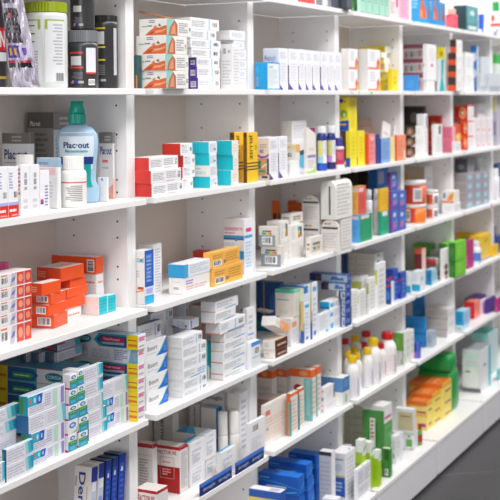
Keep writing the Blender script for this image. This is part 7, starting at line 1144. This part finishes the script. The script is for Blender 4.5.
# ------------------------------------------------------------------ soft and odd things
for kind, nm, cat, lab, grp, x, y, z, lx, (hz, tc_, pc_) in OTHER:
    if kind == 'tag':
        mb = MB(); mb.box((0, -.0006, 0), (lx, 0, hz), mat(tc_), .0002); o = link(nm, mb.mesh(nm))
        if pc_: mb = MB(); mb.poly([(lx * (.5 + .34 * math.cos(a * math.pi / 6)), -.0008, hz * (.5 + .36 * math.sin(a * math.pi / 6))) for a in range(12)], mat(pc_)); link('emblem', mb.mesh('emblem'), o)
        o.location = (x, y, z); tag(o, lab, cat, grp)
    elif kind == 'pouch':
        root = bpy.data.objects.new(nm, None); COL.objects.link(root); root.location = (x, y, z); tag(root, lab, cat)
        foil = mat('c6c0d0', 'foil'); n, m_ = 48, 24; rr = random.Random(5); H_, hw = .222, .026
        def shape(i, j, off):
            v = i / n; u = j / m_ * 2 - 1; t = (1 - u * u) ** .5 * .013 * (1 - v ** 6) * (1 if v > .06 else v / .06 * .7 + .3)
            cr = .0022 * math.sin(11 * v + 6 * u) + .002 * math.sin(27 * v - 9 * u) + .0014 * math.sin(47 * v + 21 * u) + .0012 * math.sin(17 * u + 3 * v)
            wv = hw * (1 - .22 * v + .05 * math.sin(6 * v))
            c, s = math.cos(FACE + math.pi / 2), math.sin(FACE + math.pi / 2)
            d_ = t * off + cr * (1 if off > 0 else .6) + off * .0008
            return (-.04 * v + u * wv * c + d_ * math.cos(FACE), u * wv * s + d_ * math.sin(FACE) + .01 * v, v * H_ + .0004)
        mb = MB()
        for off in (1, -1):
            b0 = len(mb.v); mi = mb.mi(foil)
            for i in range(n + 1):
                for j in range(m_ + 1): mb.v.append(shape(i, j, off))
            for i in range(n):
                for j in range(m_):
                    q = (b0 + i * (m_ + 1) + j, b0 + i * (m_ + 1) + j + 1, b0 + (i + 1) * (m_ + 1) + j + 1, b0 + (i + 1) * (m_ + 1) + j)
                    mb.f.append(q if off > 0 else q[::-1]); mb.m.append(mi); mb.smooth.append(True)
        link('foil_body', mb.mesh('foil_body'), root)
        def patch(mb, i0, i1, u0, u1, c, k='foil', lift=1.18):
            b0 = len(mb.v); mi = mb.mi(mat(c, k))
            for i in range(i0, i1 + 1):
                for j in range(9):
                    jj = (u0 + (u1 - u0) * j / 8) * m_; p0 = Vector(shape(i, jj, 1)); mb.v.append(tuple(p0 + Vector((math.cos(FACE), math.sin(FACE), 0)) * .0006 * lift))
            for i in range(i1 - i0):
                for j in range(8): mb.f.append((b0 + i * 9 + j, b0 + i * 9 + j + 1, b0 + (i + 1) * 9 + j + 1, b0 + (i + 1) * 9 + j)); mb.m.append(mi); mb.smooth.append(True)
        def strips(name, rows):
            for i0, i1, u0, u1, c, lf in rows:
                mb = MB(); patch(mb, i0, i1, u0, u1, c, 'gloss', lf); link(name, mb.mesh(name), root)
        strips('printed_panel', ((8, 10, .04, .96, '1f1c22', 1.2), (10, 11, .04, .96, 'b02a48', 1.2), (12, 17, .06, .5, '4a2f96', 1.2), (12, 17, .52, .94, 'cfc6e0', 1.2), (18, 32, .06, .7, '3f3b44', 1.2), (34, 38, .1, .66, '5a5560', 1.2), (39, 41, .06, .94, 'd84a5c', 1.2)))
        strips('emblem', ((13, 16, .14, .24, 'c8a040', 2.2), (13, 16, .32, .42, 'c8a040', 2.2), (13, 16, .6, .76, '6a48a8', 2.2), (28, 30, .3, .42, 'e07060', 2.2)))
        for k_ in range(5): strips('fine_print', ((20 + k_ * 2, 21 + k_ * 2, .12, .62, '77727c', 2.2),))
    elif kind == 'bag':
        mb = MB(); film = mat('c9cbc4', 'film'); n, m_ = 12, 22; rr = random.Random(9)
        for i in range(n + 1):
            v = i / n
            for j in range(m_):
                a = 2 * math.pi * j / m_; q = (1 + .1 * math.sin(3 * a + 4 * v) + .07 * math.sin(7 * a - 6 * v)) * (.8 + .5 * v - .15 * v * v) * (1 if i else .8)
                mb.v.append((.036 * q * math.cos(a), .034 * q * math.sin(a), .072 * v + .006 * math.sin(4 * a) * v))
        mi = mb.mi(film)
        for i in range(n):
            for j in range(m_):
                j2 = (j + 1) % m_; mb.f.append((i * m_ + j, i * m_ + j2, (i + 1) * m_ + j2, (i + 1) * m_ + j)); mb.m.append(mi); mb.smooth.append(True)
        mb.f.append(tuple(reversed(range(m_)))); mb.m.append(mi); mb.smooth.append(False)
        o = link(nm, mb.mesh(nm)); o.location = (x, y, z); tag(o, lab, cat)
